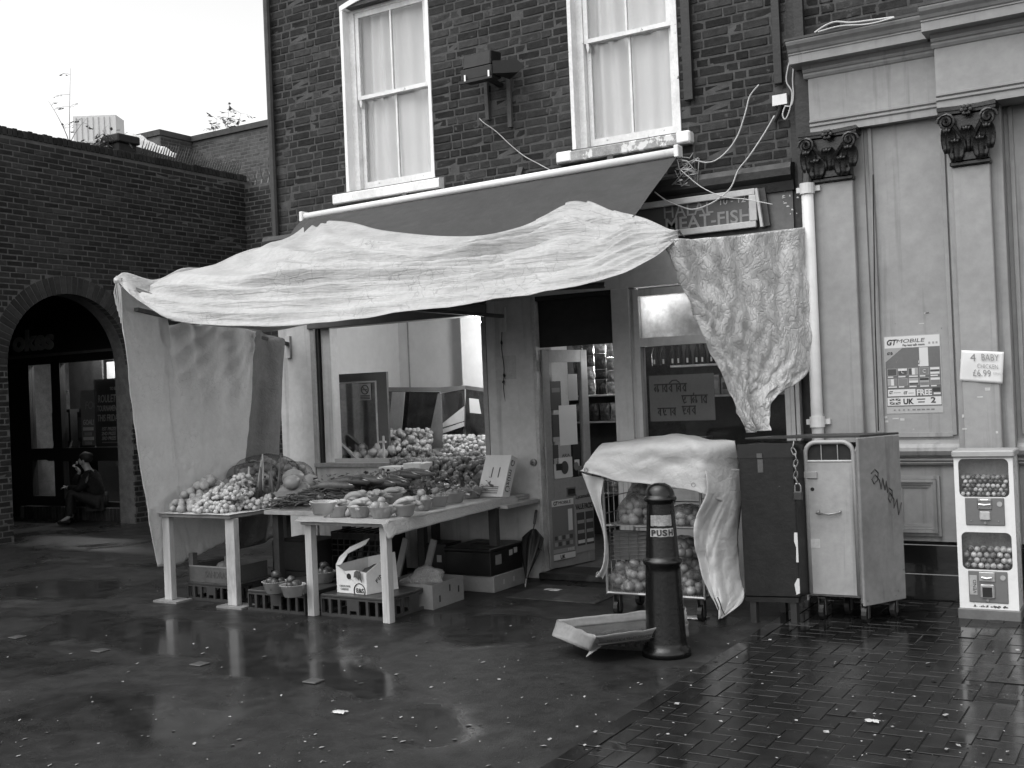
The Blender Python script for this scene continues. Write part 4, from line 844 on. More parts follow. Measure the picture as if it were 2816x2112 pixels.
EDGE0 = [OY(*q_) for q_ in ((865, 606, -.16), (770, 662, -.62), (650, 712, -1.10), (530, 748, -1.58), (420, 767, -2.03), (325, 772, -2.41))]
def base_at(u, v):
    b = V(sm(BK, u)); m = V(sm(MD, u)); f = V(sm(FE, u)); return b.lerp(m, v/.55) if v < .55 else m.lerp(f, (v-.55)/.45)
def tarp_at(u, v):
    b = V(sm(BK, u)); m = V(sm(MD, u)); f = V(sm(FE, u))
    if v < .55: s = v/.55; p = b.lerp(m, s)
    else: s = (v-.55)/.45; p = m.lerp(f, s)
    # smooth the break
    w_ = math.exp(-((v-.55)/.16)**2); q_ = b.lerp(m, .8).lerp(m.lerp(f, .25), .5); p = p.lerp(p*.5+q_*.5, 0)
    # folds: radiating from the tied corner of the roller, horizontal swags in the middle, stacked pleats at the right hand hump
    rad = math.exp(-u/.14)*math.exp(-v*1.8)*min(1, v*3.2); p += V((0, -.4, 1)).normalized()*(.075*rad*math.sin(math.atan2(v+.02, u*1.4+.02)*21))
    sw = math.sin(math.pi*min(1, max(0, (u-.03)/.92)))**.5 if .03 < u < .95 else 0
    for a_, b_2, h_, w_2, ph in ((.07, .09, .055, .026, 0), (.19, .12, .075, .034, .25), (.32, .13, .070, .032, -.2), (.45, .10, .075, .042, .4), (.60, .07, .060, .045, .9), (.74, .05, .035, .035, 1.6), (.87, .04, .028, .03, .3)):
        c_ = a_+b_2*math.sin(math.pi*u*1.05+ph*.6)+.02*nz(u*6, a_*9, 3); d_ = (v-c_)/w_2
        if abs(d_) < 4: p += V((0, -.55, .8))*(h_*sw*(1.25*math.exp(-abs(d_)*1.25)-.85*math.exp(-((d_-1.5)/.8)**2))*(.65+.5*nz(u*5, a_*7, 8)))
    s3 = abs(math.sin((u*1.0+v*.55)*15+2*nz(u*5, v*3, 4))); p += V((0, -.7, .4))*(.016*s3*v*(1-u*.4))
    s4 = abs(math.sin((u*.7-v*.8)*21+3*nz(u*4, v*4, 14))); p += V((0, -.6, .6))*(.012*s4*v)
    p += (V(sm(EDGE0, v))-base_at(0, v))*math.exp(-(u/.15)**2)
    hump = math.exp(-((u-.70)/.13)**2)*max(0, 1-v*1.35); p += V((0, -.3, 1))*(.05*hump*(1-2*((v*13+u*1.2) % 1)))
    lc = math.exp(-u/.10)*(v**1.5); p += V((0, -.5, .8))*(.05*lc*math.sin(v*22+u*40))
    p += V((.2, -.7, .6))*(.030*nz(u*9, v*4, 2)+.012*nz(u*26, v*11, 7))*min(1, v*6)
    return p
q = MB(); q.grid(tarp_at, 230, 120)
tp = q.build('tarpaulin', tarp_m, None, smooth=True, solid=.0015); tag(tp, 'large white tarpaulin sagging over the front of the awning', 'tarpaulin')
# turned-under left end of the big sheet
FU = [OY(*p) for p in ((590, 858, -2.25), (650, 880, -2.1), (700, 905, -2.0), (760, 908, -1.95), (850, 890, -2.05))]
q = MB(); q.grid(lambda u, v: V(sm([FE[2], FE[3].lerp(FE[2], .4), FE[3], FE[3].lerp(FE[4], .5), FE[4]], u)).lerp(V(sm(FU, u)), v)+V((0, .03*math.sin(v*3), 0)), 24, 8); o = q.build('folded_hem', tarp_m, tp, smooth=True, solid=.004)
tie = M('pale_cord', .45, .8)
q = MB(); c0 = FE[0]
for i in range(5): q.tube([c0+V((.01*i, -.01, .02-.02*i)), c0+V((-.03+.02*i, -.02, -.1-.03*i)), c0+V((-.02+.016*i, -.01, -.2-.05*i))], .006, 5)
q.ball(c0, .035, 8, 6, 1, .4, 3); q.build('corner_tie', tie, tp)
# left hanging sheet
T_ = [(325, 785), (360, 800), (400, 818), (440, 832), (462, 893), (510, 882), (545, 893), (600, 866), (650, 888), (698, 912)]
Bm = [(432, 1558), (462, 1556), (497, 1550), (515, 1540), (530, 1533), (550, 1525), (570, 1516), (595, 1505), (625, 1490), (655, 1475)]
XSH = -7.46
def ls(u, v):
    t = sm(T_, u) if u > .02 else T_[0]; b = sm(Bm, u); px = lerp(t[0], b[0], v)-22*math.sin(math.pi*v)*(1-u)**2+6*math.sin(v*5)*u; py = lerp(t[1], b[1], v)
    p = OX(px, py, XSH); 
    f = .025*math.sin(u*38-v*10+2*math.sin(v*2))*math.exp(-v*1.7)*min(1, u*4)*(1 if u > .35 else .5)+.02*nz(u*4, v*5, 5)+.007*nz(u*17, v*22, 6)
    f += .05*math.exp(-(u/.035)**2)*math.sin(v*3)
    f += .022*abs(math.sin(math.atan2(1.05-u, v*1.3+.06)*15+1.5*nz(u*3, v*3, 11)))*math.exp(-v*1.1)*min(1, u*3)+.022*abs(math.sin(math.atan2(u+.03, v+.03)*13))*math.exp(-((u+v)/.45)**2)
    f += .005*abs(math.sin((u*.5+v*1.1)*17+2*nz(u*4, v*6, 21)))
    return p+V((f, 0, 0))
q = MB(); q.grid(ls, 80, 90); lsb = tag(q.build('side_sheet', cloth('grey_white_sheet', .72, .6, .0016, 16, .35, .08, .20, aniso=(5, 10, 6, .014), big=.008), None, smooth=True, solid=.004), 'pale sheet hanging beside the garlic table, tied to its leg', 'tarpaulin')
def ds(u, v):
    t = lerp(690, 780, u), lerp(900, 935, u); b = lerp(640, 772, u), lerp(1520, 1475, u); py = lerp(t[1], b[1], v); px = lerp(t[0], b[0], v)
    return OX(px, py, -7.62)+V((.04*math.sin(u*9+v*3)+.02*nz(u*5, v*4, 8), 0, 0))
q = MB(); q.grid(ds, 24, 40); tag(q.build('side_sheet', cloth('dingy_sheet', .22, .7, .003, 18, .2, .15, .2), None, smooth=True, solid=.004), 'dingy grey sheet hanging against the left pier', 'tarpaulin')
# right hanging flap
fa_ = OY(1832, 664, -1.28); fb_ = OY(2212, 625, -.16); fn_ = (fb_-fa_).cross(V((0, 0, 1))).normalized()
LE = [(1818, 662), (1858, 770), (1895, 850), (1925, 930), (1968, 1010), (2005, 1080), (2030, 1150), (2052, 1190)]
RE = [(2214, 625), (2218, 740), (2222, 860), (2229, 990), (2190, 1050), (2120, 1090), (2108, 1140), (2100, 1183)]
def ff(u, v):
    a = sm(LE, v); b = sm(RE, v); px = lerp(a[0], b[0], u); py = lerp(a[1], b[1], u)+6*math.sin(u*math.pi)*(1-v)
    P = OP(px, py, fa_, fn_); w_ = .03*nz(u*5, v*5, 1)+.018*nz(u*14+v*6, v*9, 2)+.012*nz(u*30, v*24, 3)+.02*math.sin(u*22+v*4)*math.exp(-v*5)
    w_ += .05*math.exp(-((u-.06)/.05)**2)*(1-v)+.05*v*math.sin(u*9)+.030*abs(math.sin(u*16+v*3+1.2*nz(u*3, v*3, 9)))*math.exp(-v*2.5)+.018*abs(math.sin((u*.8-v)*19+2*nz(u*5, v*5, 4)))
    return P+fn_*(w_ if fn_.y < 0 else -w_)
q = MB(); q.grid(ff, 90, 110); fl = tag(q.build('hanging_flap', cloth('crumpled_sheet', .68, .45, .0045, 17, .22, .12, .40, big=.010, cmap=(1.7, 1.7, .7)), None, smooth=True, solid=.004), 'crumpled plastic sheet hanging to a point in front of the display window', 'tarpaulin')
# ================================================================== TABLES
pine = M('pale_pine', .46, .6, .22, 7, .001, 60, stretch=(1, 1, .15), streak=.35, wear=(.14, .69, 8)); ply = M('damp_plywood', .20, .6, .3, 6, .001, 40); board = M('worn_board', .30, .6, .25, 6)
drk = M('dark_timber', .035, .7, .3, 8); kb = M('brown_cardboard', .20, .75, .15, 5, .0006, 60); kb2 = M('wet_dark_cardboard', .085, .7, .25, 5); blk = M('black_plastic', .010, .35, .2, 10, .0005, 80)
crm = M('grey_crate_plastic', .045, .4, .2, 8, .0005, 60)
t1 = thing('garlic_table', 'trestle table with a plywood top carrying bags of garlic', 'table', (-7.0, -1.2, 0)); TZ = .75
q = MB(); q.box(-7.43, -6.60, -2.06, -.42, TZ-.028, TZ, .003); q.build('table_top', ply, t1)
q = MB(); q.grid(lambda u, v: V((lerp(-7.43, -6.59, u)+.01*nz(u*4, v*7), lerp(-2.08, -.9, v), TZ+.006+.004*nz(u*5, v*6, 2))), 14, 18); q.build('paper_cover', M('damp_paper', .50, .7, .15), t1, solid=.002)
for x, y, wd in ((-7.39, -2.0, .085), (-6.645, -2.0, .10)):
    q = MB(); q.box(x-wd/2, x+wd/2, y-.03, y+.03, .016, TZ-.03, .004); q.build('leg', pine if x < -7 else M('stained_pine', .40, .6, .4, 5, stretch=(1, 1, .3)), t1)
    q = MB(); q.box(x-.13, x+.15, y-.08, y+.10, 0, .016); q.build('foot_board', ply, t1)
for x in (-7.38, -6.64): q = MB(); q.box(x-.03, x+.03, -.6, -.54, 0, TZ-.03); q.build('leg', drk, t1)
t2 = thing('fruit_table', 'long trestle table with a grey cloth carrying rows of fruit bowls', 'table', (-5.4, -1.1, 0))
q = MB(); q.box(-5.80, -4.97, -2.12, -.07, TZ-.045, TZ-.02, .003); q.box(-5.80, -4.97, -2.10, -.07, TZ-.018, TZ, .003); q.box(-5.3, -4.86, -.62, -.08, TZ-.075, TZ-.046); q.build('table_top', board, t2)
for x, y in ((-5.765, -2.06), (-5.03, -2.075)): q = MB(); q.box(x-.032, x+.032, y-.02, y+.045, .0, TZ-.045, .003); q.build('leg', pine, t2)
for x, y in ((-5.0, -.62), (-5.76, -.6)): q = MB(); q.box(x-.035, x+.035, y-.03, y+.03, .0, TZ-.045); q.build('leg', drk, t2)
tc_ = MB()
def tcf(u, v):
    y = lerp(-2.16, -.30, v); s = u*1.06
    if s < .86: x = -5.84+s; z = TZ+.006
    else:
        dd = s-.86; x = -5.84+.86+dd*.25; z = TZ+.006-dd*.55*(1.0-.5*v)
    z += .004*nz(x*6, y*6, 3); x += .012*nz(y*5, z*5, 1)*(s > .86)
    if v < .03: z -= .02
    return V((x, y, z))
tc_.grid(tcf, 40, 50); o = tc_.build('table_cloth', cloth('grey_oilcloth', .30, .6, .002, 20, .0, .1, .1), None, smooth=True, solid=.003); tag(o, 'grey oilcloth spread over the fruit table and hanging over its edge', 'tablecloth')
t3 = thing('bean_table', 'low plank table between the garlic and the fruit, heaped with beans', 'table', (-6.2, -.8, 0))
q = MB(); q.box(-6.56, -5.84, -1.72, -.08, TZ-.03, TZ+.004, .003); q.build('table_top', board, t3)
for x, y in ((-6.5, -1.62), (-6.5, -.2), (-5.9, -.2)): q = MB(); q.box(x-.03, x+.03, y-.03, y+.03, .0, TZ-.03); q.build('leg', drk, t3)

# ------------------------------------------------------------------ bowls of fruit
bowl_m = film('clear_bowl_plastic', .48, .36, .2, .05, 4)
def bowl_mesh(r=.098, h=.088):
    q = MB(); n = 24; q.lathe([(r*.60, 0), (r*.66, .004), (r*.93, h*.93), (r*1.0, h*.96), (r*1.0, h), (r*.92, h), (r*.90, h*.95), (r*.63, .008), (0, .008)], n=n); m = q.mesh('fruit_bowl', V((0, 0, 0)), True); m.materials.append(bowl_m); return m
BM_ = bowl_mesh()
banana_m = M('pale_banana_skin', .38, .5, .15, 8); tom_m = M('tomato_skin', .20, .3, .2, 6); app_m = M('pale_apple_skin', .30, .35, .2, 6); chi_m = M('dark_pepper_skin', .05, .3, .3, 8); oni_m = M('onion_skin', .26, .4, .3, 7)
def banana():
    q = MB(); p = []; rr = []
    for i in range(9): t = -1+2*i/8; p.append((.085*t, 0, .035*(1-t*t))); rr.append(.019*(1-t**6)**.6+.004)
    q.tube(p, rr, 8); m = q.mesh('banana', V((0, 0, 0)), True); m.materials.append(banana_m); return m
BAN = banana()
def ballmesh(name, mat, r, sz=.9, lump=.08, seed=0, dimple=True):
    q = MB(); q.ball((0, 0, r*sz), r, 12, 8, sz, lump, seed); 
    m = q.mesh(name, V((0, 0, 0)), True); m.materials.append(mat); return m
TOM = [ballmesh('tomato', tom_m, .034, .85, .1, i) for i in range(3)]; APP = [ballmesh('apple', app_m, .036, .9, .08, i) for i in range(3)]
ONI = [ballmesh('onion', oni_m, .036, .95, .08, i) for i in range(3)]; CHI = [ballmesh('pepper', chi_m, .036, .9, .25, i) for i in range(3)]
fr_ = random.Random(21)
def bowl(px, py, fruit, z=TZ+.009, where='on the fruit table', scale=1.0, cat='bowl', grp=None, loc=None):
    c = loc or OZ(px, py, z); c = V((c.x, c.y, z)); nm = {'banana': 'bananas', 'tomato': 'tomatoes', 'apple': 'pale apples', 'onion': 'onions', 'pepper': 'dark peppers'}[fruit]
    lab = 'clear plastic bowl of %s %s' % (nm, where); b = inst(BM_, 'fruit_bowl', c, None, (0, 0, fr_.uniform(0, 6)), (scale,)*3); tag(b, lab, cat, 'plastic bowls of produce')
    fl_ = 'banana in bowl %s' % where if fruit == 'banana' else '%s in bowl %s' % ({'tomato': 'tomato', 'apple': 'pale apple', 'onion': 'brown onion', 'pepper': 'dark pepper'}[fruit], where)
    if fruit == 'banana':
        a0 = fr_.uniform(-.3, .3)
        for i in range(6):
            o = inst(BAN, 'banana', c+V((.012*i-.025, -.056+.022*i, .036+.014*(i % 2)+(.030 if i in (1, 2, 3, 4) else 0))), None, (fr_.uniform(-.5, .5), -.45+fr_.uniform(-.2, .2), a0+fr_.uniform(-.25, .25)), (fr_.uniform(.85, 1.08)*scale,)*3); tag(o, fl_, 'banana', fl_+'s')
    else:
        ms = {'tomato': TOM, 'apple': APP, 'onion': ONI, 'pepper': CHI}[fruit]
        for i in range(9):
            a = i*math.pi/2+.4; lv = 0 if i < 4 else (1 if i < 8 else 2); rad = .044 if i < 4 else (.034 if i < 8 else .004); a = a if i < 4 else i*1.571+1.1
            o = inst(ms[i % 3], fruit, c+V((rad*scale*math.cos(a), rad*scale*math.sin(a), (.012, .056, .098)[lv]*scale+fr_.uniform(0, .006))), None, (fr_.uniform(-.6, .6), fr_.uniform(-.6, .6), fr_.uniform(0, 6)), (fr_.uniform(.78, 1.08)*scale,)*3); tag(o, fl_, fruit, fl_+'s')
for px, py, f, wh in ((933, 1421, 'banana', 'at the front edge beside the stacked pepper bowls'), (990, 1422, 'banana', 'in the middle of the front edge of the fruit table'), (1048, 1424, 'apple', 'at the front edge above the right table leg'), (1113, 1418, 'banana', 'at the right front corner of the fruit table'), (1158, 1403, 'apple', 'on the hanging cloth edge next to the corner bananas'), (1203, 1393, 'tomato', 'second in from the apples along the hanging cloth edge'), (1250, 1382, 'tomato', 'between two tomato bowls along the hanging cloth edge'), (1299, 1369, 'tomato', 'right beside the propped grape tray'),
        (1082, 1384, 'banana', 'in the second row behind the corner bananas'), (1030, 1393, 'banana', 'in the second row behind the front apples'), (985, 1397, 'banana', 'in the second row next to the beans'), (1150, 1364, 'tomato', 'in the middle of the fruit table'), (1210, 1358, 'tomato', 'in the middle of the fruit table nearer the tray'), (1265, 1352, 'apple', 'behind the tomatoes by the grape tray'), (1110, 1352, 'apple', 'in front of the white grape box'), (1180, 1334, 'apple', 'under the wide shallow bowl'), (1235, 1330, 'tomato', 'at the back beside the dark crumpled bag')): bowl(px, py, f, where=wh)
bowl(885, 1414, 'pepper', where='at the left front corner of the fruit table')
b = inst(BM_, 'fruit_bowl', OZ(885, 1414, TZ+.105)+V((0, 0.02, 0)), None, (0, .05, 0)); tag(b, 'empty clear bowl stacked on the bowl of dark peppers', 'bowl')
b = inst(BM_, 'fruit_bowl', OZ(1166, 1318, TZ+.12), None, (0.12, 0, 0), (1.25, 1.25, .7)); tag(b, 'wide shallow empty bowl resting on the apples', 'bowl')
# ------------------------------------------------------------------ netted bags
garl_m = M('garlic_skin', .46, .5, .12, 14); onb_m = M('onion_bag_skin', .27, .35, .35, 7)
def netbag(name, label, c, size, mat, fr, n, group, seed, ang=0, film=None):
    """a lumpy bag: every bulb that shows is a part, a loose net over them"""
    r = random.Random(seed); t = thing(name, label, 'produce bag', c, group); L_, W_, H_ = size; base = [ballmesh('bulb', mat, fr, .88, .16, seed+i) for i in range(4)]
    ca, sa = math.cos(ang), math.sin(ang); k = 0; tries = 0; pts = []
    while k < n and tries < 4000:
        tries += 1; x, y, z = r.uniform(-1, 1), r.uniform(-1, 1), r.uniform(0, 1)
        if x*x+y*y+(z*.95)**2 > 1: continue
        p = V((x*L_, y*W_, z*H_)); 
        if any((p-q_).length < fr*1.35 for q_ in pts): continue
        pts.append(p); k += 1
        w_ = c+V((p.x*ca-p.y*sa, p.x*sa+p.y*ca, max(.0, p.z-fr*.5))); inst(r.choice(base), 'bulb', w_, t, (r.uniform(-.8, .8), r.uniform(-.8, .8), r.uniform(0, 6)), (r.uniform(.78, 1.25),)*3)
    if film:
        q = MB(); vs = []
        for th in range(0, 9):
            pass
        def fn(u, v):
            a = 2*math.pi*u; ph = v*math.pi/2; rr = math.cos(ph)**.75; k_ = 1.04+.10*nz(math.cos(a)*2+seed, math.sin(a)*2, v*3)
            x, y, z = L_*rr*math.cos(a)*k_*1.0+fr*.6*math.cos(a)*rr, W_*rr*math.sin(a)*k_*1.0+fr*.6*math.sin(a)*rr, max(.0, H_*math.sin(ph)*k_*1.0+fr*.9)
            return c+V((x*ca-y*sa, x*sa+y*ca, z if v > .02 else 0.0))
        q.grid(fn, 22, 9); q.build('netting', film, t, smooth=True)
    return t
gz = TZ+.012; gl_lab = 'small net bag of white garlic bulbs on the plywood table'
gpos = [(-6.80, -1.95, 0), (-6.98, -1.97, 0), (-6.72, -1.72, 0), (-6.90, -1.74, .0), (-7.08, -1.76, .0), (-6.78, -1.84, .095), (-6.96, -1.85, .095), (-6.86, -1.66, .105), (-7.02, -1.68, .11), (-6.68, -1.52, .0), (-6.90, -1.62, .19)]
gd = ['at the front edge over the right table leg', 'at the front edge in the middle', 'at the right edge of the heap', 'in the middle of the heap bottom', 'next to the tuber bags', 'lying on the front right bags', 'lying on the front middle bags', 'on top behind the front layer', 'on top next to the tubers', 'at the right edge by the gourd box', 'at the very top of the heap']
for i, (x, y, z) in enumerate(gpos): netbag('garlic_bag', 'net bag of white garlic '+gd[i], V((x, y, gz+z)), (.105, .085, .085), garl_m, .021, 46, 'garlic bags on the plywood table', 40+i, ang=.5*i, film=None)
ging = M('knobbly_tuber', .33, .6, .25, 10)
for i, (x, y, z) in enumerate(((-7.24, -1.95, 0), (-7.14, -1.83, .0), (-7.27, -1.80, .085), (-7.22, -1.68, .0), (-7.26, -1.66, .17), (-7.18, -1.56, .10))): netbag('tuber_bag', 'bag of knobbly tubers '+('at the front left table corner', 'pressed against the garlic', 'lying on the corner bag', 'in the middle beside the sheet', 'topmost of the tuber bags', 'at the back below the onions')[i], V((x, y, gz+z)), (.12, .085, .085), ging, .036, 14, 'tuber bags beside the garlic', 70+i, ang=.4*i, film=film('cloudy_film', .5, .2, .2, .1) if i % 2 else None)
ofilm = film('red_net_film', .07, .10, .4, .5, 60)
for i, (px, py, y, a, s, zmin) in enumerate(((585, 1352, -1.22, .2, 1.0, 0), (690, 1345, -1.05, .5, 1.1, 0), (610, 1318, -1.10, .3, 1.0, .1), (775, 1345, -.80, .4, 1.05, 0), (705, 1305, -.95, .2, 1.15, .1), (790, 1310, -.70, .5, .9, .1))):
    P = OY(px, py, y); P.z = max(gz+zmin, P.z-.05); P.x = max(P.x, -7.25)
    netbag('onion_bag', 'net sack of brown onions behind the garlic, '+('lowest beside the pale sheet', 'lowest in the middle', 'upper one beside the pale sheet', 'lowest by the pier', 'topmost of the pile', 'upper one by the pier')[i], P, (.26*s, .17*s, .17*s), onb_m, .038, 46, 'onion sacks on the garlic table', 90+i, a, ofilm)
for i in range(7):
    x, y = -6.95+.05*i, -1.50+.04*(i % 3); s = thing('leek', 'slim pale stalk standing up behind the garlic', 'leek', (x, y, gz), 'stalks behind the garlic') if False else None
    q = MB(); lx, ly = fr_.uniform(-.05, .06), fr_.uniform(-.04, .04); q.tube([(x, y, gz+.04), (x+lx*.5, y+ly*.5, gz+.19), (x+lx, y+ly, gz+.34+.05*(i % 3))], [.016, .013, .006], 7); tag(q.build('chilli_stalk', M('pale_stalk', .40, .5, .2) if i < 3 else M('dark_pod', .10, .4, .3), smooth=True), ('slim pale stalk poking up behind the garlic' if i < 3 else 'slim dark pod poking up behind the garlic'), 'stalk', 'pale stalks behind the garlic' if i < 3 else 'dark pods behind the garlic')
# box with gourds
bx = thing('gourd_box', 'open cardboard box of gourds between the onions and the beans', 'box', (-6.72, -1.42, TZ)); A = OZ(742, 1388, TZ+.01); B = OZ(822, 1386, TZ+.01); A = V((-6.66, -1.52, TZ+.012)); ee = V((.30, .30, 0)).normalized(); nn2 = V((-ee.y, ee.x, 0))
A = V((-6.60, -1.50, TZ+.012)); bxm = MB(A, ee, nn2); w0, d0_, h0 = .34, .26, .12
A2 = A-V((.06, .0, 0))
bxm = MB(A2, ee, nn2)
for a in ((0, w0, 0, .006), (0, w0, d0_-.006, d0_), (0, .006, .006, d0_-.006), (w0-.006, w0, .006, d0_-.006)): bxm.box(*a, 0.005, h0)
bxm.box(0, w0, 0, d0_, 0, .005); bxm.build('carton', kb, bx)
q = MB(A2, ee, nn2); q.add([(0, -.002, h0), (w0*.9, -.002, h0), (w0*.85, -.075, h0-.05), (.04, -.075, h0-.055)], [(0, 1, 2, 3)]); q.add([(-.002, .0, h0), (-.002, d0_, h0), (-.07, d0_*.9, h0-.06), (-.07, .03, h0-.05)], [(0, 1, 2, 3)]); q.build('flap', kb, bx, solid=.005)
gm = M('gourd_skin', .33, .4, .2, 5, stretch=(1, 1, 3))
for i, (x, y, z, r_) in enumerate(((.10, .13, .10, .085), (.25, .13, .11, .09), (.17, .07, .19, .075), (.19, .22, .21, .10), (.33, .20, .17, .085))):
    q = MB(A2, ee, nn2); q.ball((x, y, z), r_, 18, 12, .85, .06, i); k = len(q.v); q.tube([(x, y, z+r_*.78), (x+.01, y, z+r_*.95)], [.012, .008], 6); tag(q.build('gourd', gm, smooth=True), 'large smooth pale gourd heaped on a cardboard box', 'gourd', 'gourds in the box')
# heap of beans and wrapped stems
bh = random.Random(6); q = MB()
for i in range(620):
    x = bh.uniform(-6.5, -5.88); y = bh.uniform(-1.66, -.5); hz = .17*max(0, 1-((x+6.2)/.42)**2)*max(0, 1-((y+1.0)/.85)**2)**.6; z = TZ+.012+hz*bh.uniform(.3, 1.0); a = bh.gauss(.5, .7); L_ = bh.uniform(.10, .24); dx, dy = math.cos(a)*L_/2, math.sin(a)*L_/2; s_ = bh.uniform(-.03, .03)
    z = max(z, TZ+.02+abs(s_)); q.tube([(x-dx, y-dy, z-s_), (x, y, z+.015), (x+dx, y+dy, z+s_*.2)], [.004, .0065, .003], 5, cap=False)
tag(q.build('beans', M('green_bean', .075, .45, .5, 9), smooth=True), 'tangled heap of dark thin beans on the plank table', 'beans', kind='stuff')
lfm = M('wrapped_leaf', .09, .35, .4, 12, .003, 30)
for i in range(9):
    x, y, z = -6.12+.06*(i % 3)+.03*i/3, -1.35+.11*i, TZ+.17+.03*math.sin(i); q = MB(); a = .35+.12*nz(i*1.7, 2)
    p = [(x+math.cos(a)*t*.19-.0, y+math.sin(a)*t*.19, z+.02*math.cos(t*2)) for t in (-1, -.5, 0, .5, 1)]; q.tube(p, [.012, .034, .040, .034, .014], 9); q.v = [v_+V((0, 0, .006*nz(v_.x*40, v_.y*40, v_.z*40))) for v_ in q.v]
    tag(q.build('wrapped_bunch', lfm if i % 2 else M('cellophane_bunch', .13, .2, .4, 14, .004, 30), smooth=True), 'wrapped bunch of leafy stems lying on the beans', 'vegetable bunch', 'wrapped bunches on the beans')
lf_ = MB(); lr_ = random.Random(77)
for i in range(900):
    if i < 420: x, y, z = lr_.uniform(-6.5, -5.9), lr_.uniform(-1.3, -.15), TZ+.10+lr_.uniform(0, .14)
    elif i < 700: x, y, z = lr_.uniform(-5.8, -5.05), lr_.uniform(-1.0, -.2), TZ+.05+lr_.uniform(0, .13)
    else: x, y, z = lr_.uniform(-7.3, -6.65), lr_.uniform(-1.75, -1.2), TZ+.10+lr_.uniform(0, .15)
    d = V((lr_.gauss(0, 1), lr_.gauss(0, 1), lr_.gauss(.3, .6))).normalized()*lr_.uniform(.02, .07); s_ = d.cross(V((lr_.random(), lr_.random(), 1))).normalized()*d.length*.35; c = V((x, y, z))
    lf_.add([c-d*.5, c+s_+V((0, 0, .006)), c+d*.5, c-s_], [(0, 1, 2, 3)], True, lr_.uniform(-.5, 1.2))
tag(lf_.build('loose_leaves', M('loose_leaf', .10, .5, .4, 20, shade=True), shade=True), 'loose leaves and trimmings scattered over the produce', 'leaves', kind='stuff')
# ------------------------------------------------------------------ boxes standing on the fruit table
gb = thing('grape_box', 'small white grape box with handwritten-style lettering among the bowls', 'box', (-6.0, -.3, TZ)); Pq = OY(1042, 1320, -.42); A = V((Pq.x, -.42, Pq.z)); z0 = TZ+.006
wq = OY(1104, 1318, -.42).x-Pq.x; tz = OY(1042, 1284, -.42).z
q = MB(A*1.0); q.o.z = 0; q.box(0, wq, 0, .2, z0, tz, .004); q.build('carton', M('white_card', .60, .5, .08), gb); text('\u00dcz\u00fcm G', V((A.x+.02, -.4225, tz-.085)), V((1, 0, 0)), V((0, 0, 1)), .085, prn['black'], gb, 'lettering', wq*.9, shear=.1, bold=.001)
q = MB(); q.box(A.x+wq+.006, A.x+wq+.20, -.40, -.2, z0, tz+.03, .004); q.build('second_carton', M('white_card', .6), gb)
text('\u00dcz\u00fcm', V((A.x+wq+.03, -.402, tz-.09)), V((1, 0, 0)), V((0, 0, 1)), .08, prn['dark'], gb, 'lettering', .14, shear=.1)
gt = thing('grape_tray', 'white slotted grape tray propped on end against the pier', 'box', (-5.1, -.3, TZ)); A = V((-5.24, -.50, TZ+.012)); B = V((-5.0, -.52, TZ+.012)); ee = (B-A).normalized(); uu = V((.10, .36, 1)).normalized(); nn2 = uu.cross(ee)*-1; nn2 = V((0, 1, -.36)).normalized()
q = MB(A, V((1, -.02, 0)), nn2, uu); ww, hh = .26, .37; q.box(0, ww, 0, .006, 0, hh); q.box(ww-.006, ww, .006, .11, 0, hh); q.box(0, .006, .006, .11, 0, hh); q.box(.006, ww-.006, .006, .11, 0, .006); q.box(.006, ww-.006, .006, .11, hh-.006, hh); q.build('tray', M('white_card', .6), gt)
for xx, z0, z1 in ((.10, .17, .26), (.17, .17, .26), (.10, .10, .14)): s = MB(A, V((1, -.02, 0)), nn2, uu); s.box(xx, xx+.008, -.003, -.0005, z0, z1); s.build('slot', blk, gt)
for i in range(4): s = MB(A, V((1, -.02, 0)), nn2, uu); s.box(.02, .20, -.003, -.0005, .03+.018*i, .038+.018*i); s.build('printed_line', prn['grey'], gt)
text('\u00dcz\u00fcm G', A+V((1, -.02, 0))*(ww+.001)+nn2*.02+uu*.05, uu, nn2, .08, prn['dark'], gt, 'lettering', .28, shear=.1)
q = MB(); q.tube([(-5.33, -.35, TZ+.18), (-5.25, -.33, TZ+.10)], [.07, .06], 10); tag(q.build('dark_bag', kb2, smooth=True), 'dark crumpled bag beside the grape tray', 'bag')

# ------------------------------------------------------------------ crates
def tray(name, label, c, wd, dp, h, group, loc='ground', mat=None):
    """upturned bread tray: solid top, slotted sides"""
    mat = mat or crm; x0, x1, y0, y1 = c[0], c[0]+wd, c[1], c[1]+dp; z = c[2]; t = thing(name, label, 'crate', (c[0]+wd/2, c[1]+dp/2, z), group)
    q = MB(); q.box(x0, x1, y0, y1, z+h-.02, z+h, .004)
    for i in range(4): q.box(x0+.02+i*wd*.24, x0+.03+i*wd*.24+.012, y0+.01, y1-.01, z+h-.03, z+h-.0205)
    q.build('tray_base', mat, t); T = .018
    def side(a, b, axis, fix, outw):
        s = MB(); n = 7; L_ = b-a; pan = L_/n; zz0, zz1 = z+.0, z+h-.021
        def bar(p0, p1, z0, z1):
            if axis == 'x': s.box(p0, p1, fix, fix+T, z0, z1)
            else: s.box(fix, fix+T, p0, p1, z0, z1)
        bar(a, b, zz0, zz0+.022); bar(a, b, zz1-.014, zz1)
        for i in range(n+1):
            p = a+i*pan; hw = .012; bar(max(a, p-hw), min(b, p+hw), zz0+.022, zz1-.014)
        bar(a+3*pan+.012, a+4*pan-.012, zz0+.022 + (.03 if axis == 'x' else 0), zz1-.014)
        s.build('tray_side', mat, t)
    side(x0, x1, 'x', y0, -1); side(x0, x1, 'x', y1-T, 1); side(y0+T, y1-T, 'y', x0, -1); side(y0+T, y1-T, 'y', x1-T, 1)
    return t
